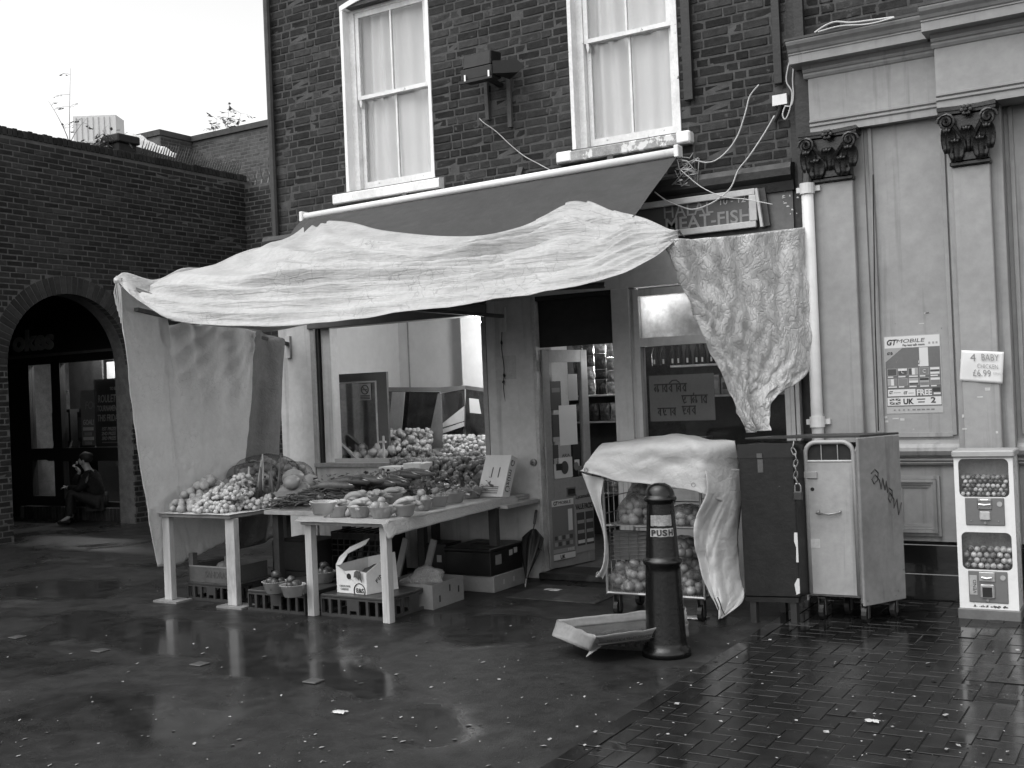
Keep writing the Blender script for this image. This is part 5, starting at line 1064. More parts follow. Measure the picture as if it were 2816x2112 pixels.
tray('bread_tray', 'grey upturned plastic tray holding a torn white sack', (-5.715, -2.02, 0), .63, .70, .165, 'upturned trays under the tables')
tray('bread_tray', 'grey upturned plastic tray carrying two bowls of dark peppers', (-6.44, -2.06, 0), .60, .66, .165, 'upturned trays under the tables')
tray('bread_tray', 'grey upturned plastic tray under the cardboard box at the table leg', (-7.32, -1.88, 0), .56, .5, .15, 'upturned trays under the tables')
for px, py, z in ((757, 1630, .17), (806, 1640, .17)): bowl(px, py, 'pepper', z=.168, where='on the upturned tray', scale=1.05)
bowl(0, 0, 'pepper', z=.168, where='on the tray behind the table leg', loc=V((-6.02, -1.62, 0)), scale=1.05)
ct = thing('fruit_carton', 'open damp cardboard fruit carton on a tray below the garlic', 'box', (-7.05, -1.6, .151)); q = MB(V((-7.31, -1.86, .151)))
W0, D0, H0 = .5, .42, .14
for a in ((0, W0, 0, .007), (0, W0, D0-.007, D0), (0, .007, .007, D0-.007), (W0-.007, W0, .007, D0-.007)): q.box(*a, .006, H0)
q.box(0, W0, 0, D0, 0, .006); q.box(0, .05, -.002, .05, H0, H0+.10); q.box(W0*.82, W0*.82+.06, .01, .05, H0, H0+.09); q.build('carton', kb2, ct)
q = MB(V((-7.31, -1.86, .151))); q.box(0, W0, -.003, -.0005, H0-.012, H0); q.build('carton_rim', kb, ct); text('SANDRAS', V((-7.12, -1.862, .195)), V((1, 0, 0)), V((0, 0, 1)), .075, prn['dark'], ct, 'lettering', .26, bold=.001)
q = MB(); q.ball((-7.08, -1.68, .25), .07, 12, 8, .8, .2, 3); tag(q.build('cabbage', M('dull_leaf', .13, .6, .3), smooth=True), 'dull round vegetable in the damp fruit carton', 'vegetable')
db = thing('dark_carton', 'dark cardboard carton with a white label under the garlic table', 'box', (-6.6, -1.1, 0)); q = MB(); q.box(-6.98, -6.50, -1.20, -.80, .16, .42, .006); q.build('carton', M('black_card', .03, .7, .3), db); p = OY(705, 1568, -1.2045); q = MB(); q.box(p.x-.03, p.x+.03, -1.2045, -1.2005, p.z-.035, p.z+.035); q.build('paper_label', prn['white'], db); q = MB(); q.box(-6.99, -6.49, -1.21, -.79, 0, .158); q.build('lower_carton', M('black_card', .03), db)
# black lattice crate on its side, with roots
lc_ = thing('lattice_crate', 'black lattice crate standing on edge behind the upturned trays', 'crate', (-6.2, -.9, 0)); q = MB()
x0, x1, yy0, yy1, z0, z1 = -6.42, -5.86, -1.05, -.72, .0, .50
for i in range(9): q.box(x0+i*(x1-x0-.012)/8, x0+i*(x1-x0-.012)/8+.012, yy0, yy0+.01, .28, z1)
for i in range(5): q.box(x0, x1, yy0-.003, yy0+.012, .28+i*.05, .29+i*.05)
for i in range(7): q.box(x0+i*(x1-x0-.012)/6, x0+i*(x1-x0-.012)/6+.012, yy0+.012, yy1, z1-.01, z1)
q.box(x0, x1, yy0, yy0+.02, z1-.06, z1-.011); q.box(x0, x0+.015, yy0, yy1, 0, z1-.012); q.box(x1-.015, x1, yy0, yy1, 0, z1-.012); q.box(x0, x1, yy1-.01, yy1+.004, 0, z1-.012); q.build('lattice', blk, lc_)
for i in range(5):
    q = MB(); xx = -6.32+.1*i; q.tube([(xx+.02*nz(i, 3), -.92, .0), (xx, -.93, .18), (xx+.02, -.90, .36)], [.03, .036, .014], 9); tag(q.build('root_vegetable', M('dusty_root', .10, .7, .3), smooth=True), 'long dusty root standing in the black lattice crate', 'root vegetable', 'roots in the lattice crate')
# torn white sack on the tray
sk_ = thing('cabbage_carton', 'torn white produce carton with its top ripped open on a tray', 'box', (-5.4, -1.85, .166)); A = V((-5.62, -1.93, .168)); ee = V((.98, -.05, 0)).normalized(); nn2 = V((.25, .97, 0)).normalized()
q = MB(A, ee, nn2); W0, D0, H0 = .30, .30, .21
q.add([(0, 0, 0), (W0, 0, 0), (W0+.005, -.004, H0*.78), (W0*.7, -.01, H0*.86), (W0*.3, -.008, H0*.80), (-.004, 0, H0)], [(0, 1, 2, 3, 4, 5)])
q.add([(W0, 0, 0), (W0, D0, 0), (W0-.02, D0, H0*1.35), (W0+.0, D0*.5, H0*1.15), (W0+.005, -.003, H0*.78)], [(0, 1, 2, 3, 4)])
q.add([(0, D0, 0), (W0, D0, 0), (W0-.02, D0, H0*1.35), (0, D0, H0*1.1)], [(0, 1, 2, 3)]); q.add([(0, 0, 0), (0, D0, 0), (0, D0, H0*1.1), (0, 0, H0)], [(0, 1, 2, 3)]); q.add([(0, 0, .001), (W0, 0, .001), (W0, D0, .001), (0, D0, .001)], [(0, 1, 2, 3)])
q.add([(-.004, 0, H0), (.06, -.01, H0*1.02), (.10, .02, H0*1.42), (.24, .06, H0*1.75), (.24, .10, H0*1.95), (.08, .06, H0*1.62), (-.01, .04, H0*1.25)], [(0, 1, 2, 6), (2, 3, 4, 5), (2, 5, 6)])
q.build('carton', M('white_waxed_card', .72, .45, .10, 5, .001, 30), sk_, solid=.006)
q = MB(A, ee, nn2); q.prism(circ(.135, H0*.62, .022, 12), -.012, -.0005); q.build('hand_hole', dark_void, sk_)
text('CAULIFLOWER', A+ee*.03-nn2*.006+V((0, 0, .045)), ee, V((0, 0, 1)), .022, prn['grey'], sk_, 'lettering', .11); text('CABBAGE', A+ee*.04-nn2*.006+V((0, 0, .022)), ee, V((0, 0, 1)), .022, prn['grey'], sk_, 'lettering', .08)
q = MB(A, ee, nn2); q.tube([(.235+.055*math.cos(t*math.pi/12), -.008, .025+.055*math.sin(t*math.pi/12)) for t in range(-2, 15)], .004, 5); q.build('logo_ring', prn['black'], sk_); text('E&S', A+ee*.20-nn2*.008+V((0, 0, .012)), ee, V((0, 0, 1)), .045, prn['black'], sk_, 'lettering', .075, bold=.001)
text('FINEST', A+ee*(W0+.008)+nn2*.09+V((0, 0, .07)), nn2+V((0, 0, .9)), V((-.0, -.6, .7)), .05, prn['black'], sk_, 'lettering', .14)
q = MB(A, ee, nn2)
for i in range(3): q.add([(.19+.03*i, -.006-.012*i, H0*.84), (.22+.03*i, -.012-.012*i, H0*.86), (.225+.03*i, -.03, H0*.62-.02*i), (.20+.03*i, -.026, H0*.60)], [(0, 1, 2, 3)])
q.build('torn_strip', kb2, sk_, solid=.003)
q = MB(); q.ball((-5.44, -1.70, .27), .10, 12, 8, .8, .3, 5); tag(q.build('cabbage', kb2, smooth=True), 'dark leafy lump inside the torn white carton', 'vegetable')
for k in range(2):
    q = MB(); q.bar((-5.62+.28*k, -1.20, .10), (-5.52+.28*k, -1.16, .48), .055, .02); tag(q.build('loose_slat', kb), ('pale slat propped behind the white carton, nearer the table leg' if k else 'pale slat propped behind the white carton, nearer the lattice crate'), 'slat', 'slats behind the white carton')
# shipping cartons and bags by the pier
c1 = thing('shallow_carton', 'plain open carton holding clear plastic bags beside the table leg', 'box', (-5.2, -1.35, 0)); A = V((-4.99, -1.56, 0)); e1 = V((-.50, .05, 0)); e2 = V((-.02, .46, 0)); q = MB(A, e1.normalized(), e2.normalized()); W0, D0, H0 = .50, .46, .19; m7 = .007
for a in ((0, W0, 0, m7), (0, W0, D0-m7, D0), (0, m7, m7, D0-m7), (W0-m7, W0, m7, D0-m7)): q.box(*a, .006, H0)
q.box(0, W0, 0, D0, 0, .006); q.build('carton', kb, c1)
for (xx, zz) in ((.10, .07), (.25, .13), (.38, .10)): s = MB(A, e1.normalized(), e2.normalized()); s.box(-.003, -.0005, xx-.008, xx+.008, zz-.025, zz+.025); s.build('hand_slot', dark_void, c1)
pb = film('clear_bag_film', .5, .35, .15, .4, 10, .02, 14)
for i, (x, y, z, r_) in enumerate(((-5.20, -1.32, .16, .14), (-5.33, -1.42, .11, .10))): q = MB(); q.ball((x, y, z), r_, 26, 18, .95, .35, i+3); tag(q.build('plastic_bag_bundle', pb, smooth=True), 'crumpled clear plastic bag bundle in the plain carton', 'plastic bag', 'plastic bags in the plain carton')
c2 = thing('carton_stack', 'black lidded box sitting on a flat carton beside the umbrella', 'box', (-5.1, -.6, 0)); q = MB(); q.box(-5.36, -4.91, -.80, -.28, 0, .135, .004); q.build('flat_carton', kb, c2)
q = MB(); q.box(-5.38, -4.925, -.82, -.30, .137, .335, .006); q.box(-5.385, -4.92, -.825, -.295, .335, .365, .006); q.build('black_box', blk, c2); q = MB(); q.box(-5.26, -5.06, -.62, -.50, .3655, .367); q.build('lid_opening', dark_void, c2)
for (y0, z0, s) in ((-.74, .22, .09), (-.52, .27, .05), (-.44, .28, .05)): q = MB(); q.box(-4.9245, -4.921, y0, y0+s, z0, z0+s*.9); q.build('paper_label', prn['grey'] if s > .06 else prn['mid'], c2)
for yy1 in (-.66, -.5): q = MB(); q.box(-4.9095, -4.908, yy1, yy1+.03, .05, .09); q.build('hand_hole', prn['mid'], c2)
q = MB(); q.box(-5.72, -5.50, -.62, -.38, 0, .36, .006); o = tag(q.build('black_canister', blk), 'black square can with pale labels behind the plain carton', 'can')
for x in (-5.70, -5.60): q = MB(); q.box(x, x+.05, -.6235, -.621, .20, .26); q.build('paper_label', prn['mid'], o)
# umbrella
um = thing('umbrella', 'folded black umbrella leaning against the pier by the door', 'umbrella', (-4.74, -.6, 0)); tip = V((-4.78, -.52, .01)); top = V((-4.90, -.075, .60)); ax = top-tip
q = MB(); q.tube([tip, tip+ax*.14], .006, 6); q.build('ferrule', M('bright_steel', .6, .3, .1, metal=.9), um); ua = ax.normalized(); ux = ua.cross(V((0, 1, 0))).normalized(); uy = ua.cross(ux)
q = MB(); q.grid(lambda u, v: tip+ax*(.10+.64*v)+(ux*math.cos(u*2*math.pi)*1.35+uy*math.sin(u*2*math.pi)*.8)*((.010+.058*math.sin(min(1, v*1.05)*math.pi*.62)**1.3)*(1-.72*max(0, (v-.82)/.18))*(1+.28*math.cos(u*2*math.pi*7)*v)), 56, 16); q.build('canopy', M('black_nylon', .008, .5, .3, 12), um, smooth=True)
q = MB(); q.tube([tip+ax*.72, tip+ax*.86], .006, 6); q.tube([tip+ax*.82, tip+ax*.92, top], [.012, .014, .013], 8); q.build('handle', M('dark_handle', .06, .4), um, smooth=True)
q = MB(); q.tube([tip+ax*.50-ux*.06, tip+ax*.46-ux*.10, tip+ax*.44-ux*.115], [.008, .006, .004], 5); q.build('strap', M('black_nylon', .008), um)
# ================================================================== ROLL CAGE WITH ONIONS UNDER A SHEET
steel = M('zinc_wire', .30, .4, .2, 30, metal=.7); rub = M('black_rubber', .012, .6, .2)
def castor(t, x, y, r=.055):
    q = MB(); q.tube([(x-.016, y, r), (x+.016, y, r)], r, 14); q.build('castor_wheel', rub, t)
    q = MB(); q.box(x-.026, x-.02, y-.02, y+.025, r*.6, .155); q.box(x+.02, x+.026, y-.02, y+.025, r*.6, .155); q.box(x-.026, x+.026, y-.03, y+.03, .15, .158); q.build('castor_fork', M('shadow_dark_fork', .05, .5), t)  # castor coloured dark in place of the shadow under the cage
ca = thing('roll_cage', 'wire roll cage of onion sacks partly draped with a pale sheet', 'cart', (-3.25, -1.0, 0)); CA = V((-3.62, -1.30, 0)); CW, CD, CH = .745, .50, 1.20
for x in (.05, CW-.05):
    for y in (.06, CD-.06): castor(ca, CA.x+x, CA.y+y)
q = MB(CA); q.box(0, CW, 0, CD, .160, .175); q.tube([(0, 0, .17), (CW, 0, .17)], .012, 8); 
for i in range(40): q.box(.01+i*(CW-.02)/40, .016+i*(CW-.02)/40, -.008, .01, .178, .188)
q.build('base', steel, ca)
q = MB(CA)
for x in (0, CW):
    q.tube([(x, 0, .16), (x, 0, CH), (x, .05, CH+.03), (x, CD-.05, CH+.03), (x, CD, CH), (x, CD, .16)], .011, 8)
    for k in range(8): q.tube([(x, 0, .28+k*.115), (x, CD, .28+k*.115)], .004, 5)
    for k in range(5): q.tube([(x, .08+k*.085, .17), (x, .08+k*.085, CH)], .003, 5)
for k in range(9): q.tube([(0, CD, .28+k*.1), (CW, CD, .28+k*.1)], .004, 5)
q.tube([(.36, -.004, .17), (.36, -.004, 1.0)], .008, 6); q.tube([(.335, -.012, .50), (.355, -.012, .22)], .006, 6); q.build('side_frame', steel, ca)
for z, seg in ((.66, ((0, .07), (.24, .36), (.5, CW))),):
    q = MB(CA); q.box(.0, CW, .02, CD, z-.006, z)
    for a, b in seg: q.box(a, b, -.004, .016, z-.008, z+.002)
    q.build('shelf', steel, ca)
sacks = [(-3.47, -1.16, .178, .17, .15, .17), (-3.08, -1.14, .178, .2, .15, .12), (-3.14, -1.10, .27, .18, .14, .14), (-3.40, -1.05, .30, .16, .14, .18), (-3.12, -1.08, .42, .13, .12, .11), (-3.42, -1.12, .662, .17, .14, .18), (-3.36, -1.05, .78, .17, .15, .16), (-3.04, -1.12, .662, .18, .14, .10)]
for i, (x, y, z, l_, w_, h_) in enumerate(sacks): netbag('onion_sack', 'net sack of onions in the roll cage, '+('on the floor at the strip side', 'on the floor behind the bollard', 'second layer behind the bollard', 'upper sack beside the wire basket', 'upper sack under the middle shelf', 'on the middle shelf at the strip side', 'topmost under the sheet', 'on the middle shelf beside the drape')[i], V((x, y, z)), (l_, w_, h_), M('glossy_onion', .26, .22, .35, 7), .034, 50, 'onion sacks in the roll cage', 130+i, .3*i, film('shiny_net', .12, .20, .25, .4, 50))
wb = thing('wire_basket', 'grey wire basket on the middle level of the roll cage', 'basket', (-3.42, -1.2, .4)); q = MB()
for k in range(8): q.tube([(-3.60, -1.26, .40+k*.028), (-3.33, -1.22, .415+k*.028)], .003, 5)
for k in range(5): q.tube([(-3.60+.0675*k, -1.26+.01*k, .395), (-3.60+.0675*k, -1.26+.01*k, .60)], .003, 5)
q.build('wire', M('dark_wire', .05, .5), wb); q = MB(); q.box(-3.60, -3.33, -1.21, -1.19, .395, .61); q.build('liner', M('grey_liner', .10, .7), wb)
# draped sheet
cs = cloth('cart_sheet', .50, .5, .0008, 12, .15, .09, .14, aniso=(6, 8, 11, .010), big=.006)
cv = thing('cart_cover', 'pale eyeleted sheet thrown over the onion cage', 'tarpaulin', (-3.2, -1.1, .9))
cn = V((0, -1, 0)); cp_ = V((-3.62, -1.33, 0))
def on(px, py, y): return OY(px, py, y)
rows = [[on(1668, 1222, -.80), on(1750, 1210, -.80), on(1830, 1198, -.82), on(1880, 1196, -.82), on(1935, 1208, -.80), on(2022, 1214, -.82)],
        [on(1652, 1228, -1.30), on(1730, 1222, -1.32), on(1800, 1220, -1.33), on(1870, 1215, -1.33), on(1935, 1222, -1.33), on(2024, 1226, -1.05)],
        [on(1618, 1268, -1.44), on(1710, 1268, -1.40), on(1790, 1275, -1.38), on(1860, 1278, -1.38), on(1940, 1285, -1.38), on(2032, 1290, -1.05)],
        [on(1598, 1297, -1.47), on(1690, 1320, -1.43), on(1770, 1334, -1.40), on(1850, 1343, -1.39), on(1948, 1365, -1.39), on(2038, 1400, -1.05)]]
def cvr(u, v):
    rr = [V(sm(r_, u)) for r_ in rows]; p = V(sm(rr, v)); c1_ = abs(math.sin((u*1.1+v*.5)*9+2*nz(u*3, v*3, 7))); c2_ = abs(math.sin((u*.6-v*.9)*12+2*nz(u*4, v*3, 17))); return p+V((0, -.010*nz(u*7, v*5, 2)-.02*math.sin(u*9)*v*.5-.007*c1_-.005*c2_, .015*nz(u*6, v*5, 5)+.005*c1_+.004*c2_))
q = MB(); q.grid(cvr, 70, 30); q.build('sheet_top', cs, cv, smooth=True, solid=.004)
LEd = [(1938, 1285, -1.395), (1946, 1350, -1.41), (1918, 1425, -1.39), (1914, 1470, -1.40), (1920, 1525, -1.40), (1940, 1600, -1.42), (1962, 1650, -1.44), (1985, 1697, -1.46)]
REd = [(2033, 1290, -1.06), (2040, 1380, -1.07), (2030, 1470, -1.10), (2032, 1540, -1.12), (2040, 1600, -1.15), (2048, 1630, -1.18), (2040, 1660, -1.25), (1990, 1697, -1.44)]
def dr(u, v):
    a = OY(*sm(LEd, v)); b = OY(*sm(REd, v)); p = a.lerp(b, u); return p+V((0, (-.05*math.sin(math.pi*u)*(1-.4*v)-.018*math.sin(u*9+v*5)-.02*nz(u*5, v*6, 3)-.018*abs(math.sin(u*8+v*2.5+nz(u*3, v*3, 5)))-.012*abs(math.sin((u+v*1.5)*14+2*nz(u*4, v*5, 8))))*min(1, v*4), 0))
q = MB(); q.grid(dr, 40, 60); q.build('side_drape', cs, cv, smooth=True, solid=.004)
LSt = [(1600, 1300, -1.46), (1620, 1345, -1.44), (1640, 1400, -1.43), (1656, 1460, -1.43), (1660, 1520, -1.43), (1655, 1560, -1.43), (1640, 1585, -1.43)]
RSt = [(1660, 1318, -1.42), (1655, 1370, -1.42), (1662, 1415, -1.41), (1668, 1465, -1.41), (1671, 1520, -1.41), (1668, 1560, -1.41), (1658, 1592, -1.41)]
q = MB(); q.grid(lambda u, v: OY(*sm(LSt, v)).lerp(OY(*sm(RSt, v)), u)+V((0, -.02*math.sin(u*6+v*7), 0)), 8, 40); q.build('side_strip', cs, cv, smooth=True, solid=.004)
for px, py in ((1612, 1292), (1908, 1333), (1646, 1578)):
    c = OY(px, py, -1.475 if px < 1700 else -1.42); q = MB(c); q.tube([(.014*math.cos(t), -.006, .014*math.sin(t)) for t in [i*.524 for i in range(13)]], .004, 5); q.build('eyelet', steel, cv)
q = MB(); a = [(1965, 1645), (1972, 1660), (1978, 1680), (1985, 1694)]; q.tube([OY(x, y, -1.475) for x, y in a], .004, 5); q.tube([OY(x+8, y-3, -1.475) for x, y in a], .004, 5); q.build('cord', M('dark_cord', .02, .8), cv)

# ================================================================== BOLLARD
bl = thing('bollard', 'black cast iron bollard with a domed top and a torn PUSH sticker', 'bollard', (-2.77, -2.23, 0)); iron = M('black_iron_paint', .005, .25, .3, 10, .002, 40, wear=(.09, .735, 24), coat=.1)
q = MB(V((-2.768, -2.23, 0))); q.lathe([(0, .0), (.150, 0), (.150, .03), (.142, .05), (.130, .06), (.126, .075), (.124, .09), (.108, .52), (.107, .555), (.118, .56), (.122, .575), (.118, .59), (.104, .595), (.102, .61), (.083, .925), (.083, .94), (.098, .945), (.102, .958), (.098, .970), (.088, .973), (.086, .985), (.082, 1.01), (.066, 1.035), (.035, 1.052), (0, 1.056)], n=40); q.build('post', iron, bl, smooth=True)
def bsticker(z0, z1, a0, a1, m, off=.003):
    q = MB(); r_ = lambda z: .102+(.083-.102)*((z-.61)/.315)
    q.grid(lambda u, v: V((-2.768, -2.23, 0))+V((math.sin(lerp(a0, a1, u))*(r_(lerp(z0, z1, v))+off), -math.cos(lerp(a0, a1, u))*(r_(lerp(z0, z1, v))+off), lerp(z0, z1, v)+.004*nz(u*6, v*6, 4))), 14, 6); return q.build('sticker', m, bl, solid=.0006)
va = math.atan2(2.768, -(-8.52+2.23)); 
bsticker(.80, .865, va-.75, va+.75, M('torn_paper', .26, .7, .5, 14)); bsticker(.735, .785, va-.78, va+.85, M('sticker_white', .38, .6, .4, 16), .002)
for i, ch_ in enumerate('PUSH'):
    a = va-.52+.37*i; n_ = V((math.sin(a), -math.cos(a), 0)); e_ = V((math.cos(a), math.sin(a), 0)); text(ch_, V((-2.768, -2.23, .742))+n_*.0985-e_*.016, e_, V((0, 0, 1)), .05, prn['black'], bl, 'lettering', .03, bold=.002)
# crate with a printed sack over it
cr = thing('crate_under_sack', 'low black crate on the ground beside the bollard', 'crate', (-3.2, -2.15, 0)); A = V((-3.40, -2.27, 0)); ee = V((.985, .17, 0)); nn2 = V((-.17, .985, 0)); q = MB(A, ee, nn2)
for zz in (0, .045, .09): q.box(0, .58, 0, .012, zz, zz+.022); q.box(0, .58, .388, .40, zz, zz+.022); q.box(0, .012, .012, .388, zz, zz+.022); q.box(.568, .58, .012, .388, zz, zz+.022)
for i in range(12): q.box(.01+i*.048, .03+i*.048, .001, .011, .022, .09); q.box(.01+i*.048, .03+i*.048, .389, .399, .022, .09)
for i in range(8): q.box(.001, .011, .02+i*.046, .04+i*.046, .022, .09); q.box(.569, .579, .02+i*.046, .04+i*.046, .022, .09)
q.box(.012, .568, .012, .388, .0, .012); q.build('lattice', blk, cr)
tm = M('printed_tray_card', .21, .5, .2, 6, .002, 12); ps = thing('printed_tray', 'shallow open wet cardboard tray printed with consumer advice, sitting on the black crate', 'tray', (-3.2, -2.2, .10))
zr, zf_ = .185, .128; BL, BR, FR, FL = OZ(1532, 1704, zr), OZ(1885, 1668, zr), OZ(1892, 1716, zr), OZ(1640, 1750, zr)
dn = V((0, 0, -1)); iBL, iBR, iFR, iFL = [p_+dn*(zr-zf_)+(sum((BL, BR, FR, FL), V((0, 0, 0)))/4-p_)*.06 for p_ in (BL, BR, FR, FL)]
q = MB(); q.add([iBL, iBR, iFR, iFL], [(0, 1, 2, 3)], True); q.build('tray_floor', wet('wet_card_floor', .05), ps, solid=.004)
def wall_(a, c, ia, ic, nm, n=14):
    q = MB(); q.grid(lambda u, v: a.lerp(c, u).lerp(ia.lerp(ic, u), v)+V((.006*nz(u*6, v*4, 3), .006*nz(u*5, v*4, 6), .008*nz(u*7, 1, 2)*(1-v))), n, 5); return q.build(nm, tm, ps, smooth=True, solid=.004)
wall_(BL, BR, iBL, iBR, 'back_wall'); oF1, oF2 = OZ(1655, 1776, .10), OZ(1895, 1752, .10); wall_(FL, FR, oF1, oF2, 'front_wall'); wall_(BR, FR, iBR, iFR, 'end_wall')
wall_(BL, FL, OZ(1518, 1748, .12), OZ(1622, 1792, .07), 'side_flap'); tip = OZ(1612, 1806, .05); q = MB(); q.add([FL, OZ(1622, 1790, .075), tip, oF1], [(0, 1, 2, 3)], True); q.build('corner_flap', tm, ps, solid=.004)
ex_ = (FR-FL).normalized(); fdn = ((FL+FR)/2-(oF1+oF2)/2).normalized(); off_ = ex_.cross(fdn); off_ = off_*(-1 if off_.y > 0 else 1)*.012
mid_ = oF1.lerp(FL, .30).lerp(oF2.lerp(FR, .30), .66); text('CONSUMER ADVICE', mid_+off_, -ex_, -fdn, .03, prn['black'], ps, 'lettering', .21); mid_ = oF1.lerp(FL, .72).lerp(oF2.lerp(FR, .72), .80); text('KEEP REFRIGERATED AFTER PURCHASE', mid_+off_, -ex_, -fdn, .03, prn['black'], ps, 'lettering', .44)

# ================================================================== LOCKED CAGES
k1 = thing('dark_cabinet', 'tall dark stained metal cabinet on a low stand', 'cabinet', (-2.4, -.95, 0)); A = V((-2.625, -1.20, 0)); ee = V((.976, .20, 0)).normalized(); nn2 = V((.20, .98, 0)).normalized(); dkm = M('stained_dark_steel', .011, .35, .4, 5, .002, 20, wear=(.09, .70, 9), streak=.6); W0, D0 = .37, .46
q = MB(A, ee, nn2); q.box(0, W0, 0, D0, .18, 1.22, .008); q.build('body', dkm, k1); q = MB(A, ee, nn2); q.box(-.004, W0+.004, -.006, .0, 1.13, 1.225); q.build('lid_edge', M('dark_edge', .014, .4), k1)
q = MB(A, ee, nn2); q.box(.13, .165, -.014, -.007, 1.13, 1.16); q.box(.13, .165, -.006, -.0005, 1.03, 1.12); q.build('hasp', M('tape_grey', .09, .5, .3), k1)
q = MB(A, ee, nn2); q.box(.01, W0-.01, .0, .03, .145, .178); q.box(.01, W0-.01, D0-.03, D0, .145, .178); q.build('stand_rail', dkm, k1)
for x in (.03, W0-.07):
    for y in (.01, D0-.05): q = MB(A, ee, nn2); q.box(x, x+.04, y, y+.04, 0, .144); q.build('stand_leg', M('shadow_dark_leg', .03, .4), k1)  # leg tone darkened to stand in for the shadow beneath the cabinet
q = MB(A, ee, nn2); q.prism([(W0-.012, .42), (W0+.003, .42), (W0+.003, .62), (W0-.018, .62), (W0-.02, .56), (W0-.008, .52)], -.004, -.001); q.prism([(W0-.02, .20), (W0+.003, .21), (W0+.003, .31), (W0-.01, .31), (W0-.03, .27)], -.004, -.001); q.build('peeling_paper', prn['white'], k1)
k2 = thing('light_cabinet', 'dented pale grey wheeled security cage, locked and scrawled with graffiti', 'cabinet', (-1.95, -.75, 0)); A = V((-2.235, -.975, 0)); ee = V((1, .03, 0)).normalized(); nn2 = V((.46, .88, 0)).normalized(); lg = M('pale_grey_enamel', .33, .38, .16, 3, .004, 5, wear=(.09, .655, 7), streak=.4); lg2 = M('grey_enamel_side', .22, .42, .25, 2.5, .004, 5, wear=(.08, .655, 7), streak=.5); W0, D0 = .345, .36
q = MB(A, ee, nn2); q.box(-.02, W0+.02, .012, D0, .17, .205); q.box(-.02, .0, .012, D0, .205, 1.20); q.box(.0, W0, D0-.02, D0, .205, 1.20); q.build('carcass', lg2, k2)
q = MB(A, ee, nn2); q.box(W0+.022, W0+.040, -.03, D0+.02, .12, 1.245, .004); q.build('side_panel', lg2, k2)
q = MB(A, ee, nn2); q.box(-.25, W0+.03, .0, D0+.03, 1.248, 1.262); q.box(-.45, -.25, .05, D0-.05, 1.246, 1.257); q.build('top_board', M('dark_board', .03, .5, .3), k2)
hr = .075; arch = [(.012, 1.05)]+[(.012+hr-hr*math.cos(t*math.pi/12), 1.145+hr*math.sin(t*math.pi/12)) for t in range(7)]+[(W0-.012-hr+hr*math.sin(t*math.pi/12), 1.145+hr*math.cos(t*math.pi/12)) for t in range(7)]+[(W0-.012, 1.05)]
q = MB(A, ee, nn2); q.box(.012, W0-.012, -.012, .0, .185, 1.085, .002); o = q.build('door', lg, k2)
q = MB(A, ee, nn2); q.tube([(.012, -.006, .19)]+[(x, -.006, z) for x, z in arch]+[(W0-.012, -.006, .19)], .016, 8); q.build('door_frame', lg, o, smooth=True)
q = MB(A, ee, nn2); q.prism([(x, z) for x, z in arch], .004, .012); q.build('vent_dark', dark_void, o)
q = MB(A, ee, nn2); q.tube([(.012, -.006, 1.09), (W0-.012, -.006, 1.09)], .010, 6); q.tube([(.12, -.006, 1.09), (.12, -.006, 1.21)], .004, 5); q.tube([(.23, -.006, 1.09), (.23, -.006, 1.21)], .004, 5)
pl_ = [(.03, 1.09)]+[(.03+.05-.05*math.cos(t*math.pi/8), 1.14+.05*math.sin(t*math.pi/8)) for t in range(5)]; q.build('vent_bar', lg, o)
q = MB(A, ee, nn2); q.tube([(.095, -.03, .74), (.095, -.016, .755)], .006, 6); q.tube([(.085, -.032, .738), (.175, -.034, .733), (.245, -.032, .745)], .006, 6); q.tube([(.24, -.03, .745), (.24, -.014, .755)], .006, 6); q.build('handle', steel, o, smooth=True)
q = MB(A, ee, nn2); q.prism(circ(.055, .90, .013, 12), -.014, -.0125); q.build('key_hole', dark_void, o)
for (x, z) in ((.02, 1.07), (.33, 1.07), (.02, .82), (.33, .84), (.02, .6), (.33, .58), (.02, .36), (.33, .34)): q = MB(A, ee, nn2); q.ball((x, -.014, z), .005, 6, 4); q.build('rivet', lg, o)
q = MB(A, ee, nn2); q.box(.0, .095, -.026, -.014, .975, 1.02, .002); q.build('lock_plate', lg, k2)
q = MB(A, ee, nn2); q.box(.005, .09, -.0145, -.0125, .50, .56); q.build('riveted_patch', M('scuffed_patch', .42, .4, .2), o)
for z in (.20, .36, .92, 1.0): q = MB(A, ee, nn2); q.tube([(W0+.004, -.012, z), (W0+.004, -.012, z+.07)], .009, 6); q.build('hinge', steel, k2)
q = MB(A, ee, nn2); q.tube([(-.012, -.01, .14), (-.012, -.01, 1.19)], .012, 8); q.tube([(W0+.012, -.012, .14), (W0+.012, -.012, 1.16), (W0+.016, .02, 1.23)], .011, 8); q.build('corner_tube', steel, k2)
gpts = [(1.02, .06), (1.045, .10), (1.02, .13), (.97, .12), (.95, .085), (.98, .065), (1.01, .10), (.97, .14), (.91, .15), (.98, .17), (.90, .19), (.96, .205), (.88, .215), (.91, .23), (.89, .26), (.84, .26), (.81, .235), (.84, .22), (.88, .235), (.83, .275), (.77, .27), (.83, .305), (.72, .315), (.80, .35)]
q = MB(A, ee, nn2); q.tube([(W0+.0412, d+.02, z-.02) for z, d in gpts], .0055, 4); q.build('graffiti', prn['black'], k2)
for x, y in ((.04, .06), (W0-.0, .03), (W0, D0-.05), (.04, D0-.05)): p = MB(A, ee, nn2).P((x, y, 0)); castor(k2, p.x, p.y, .06)
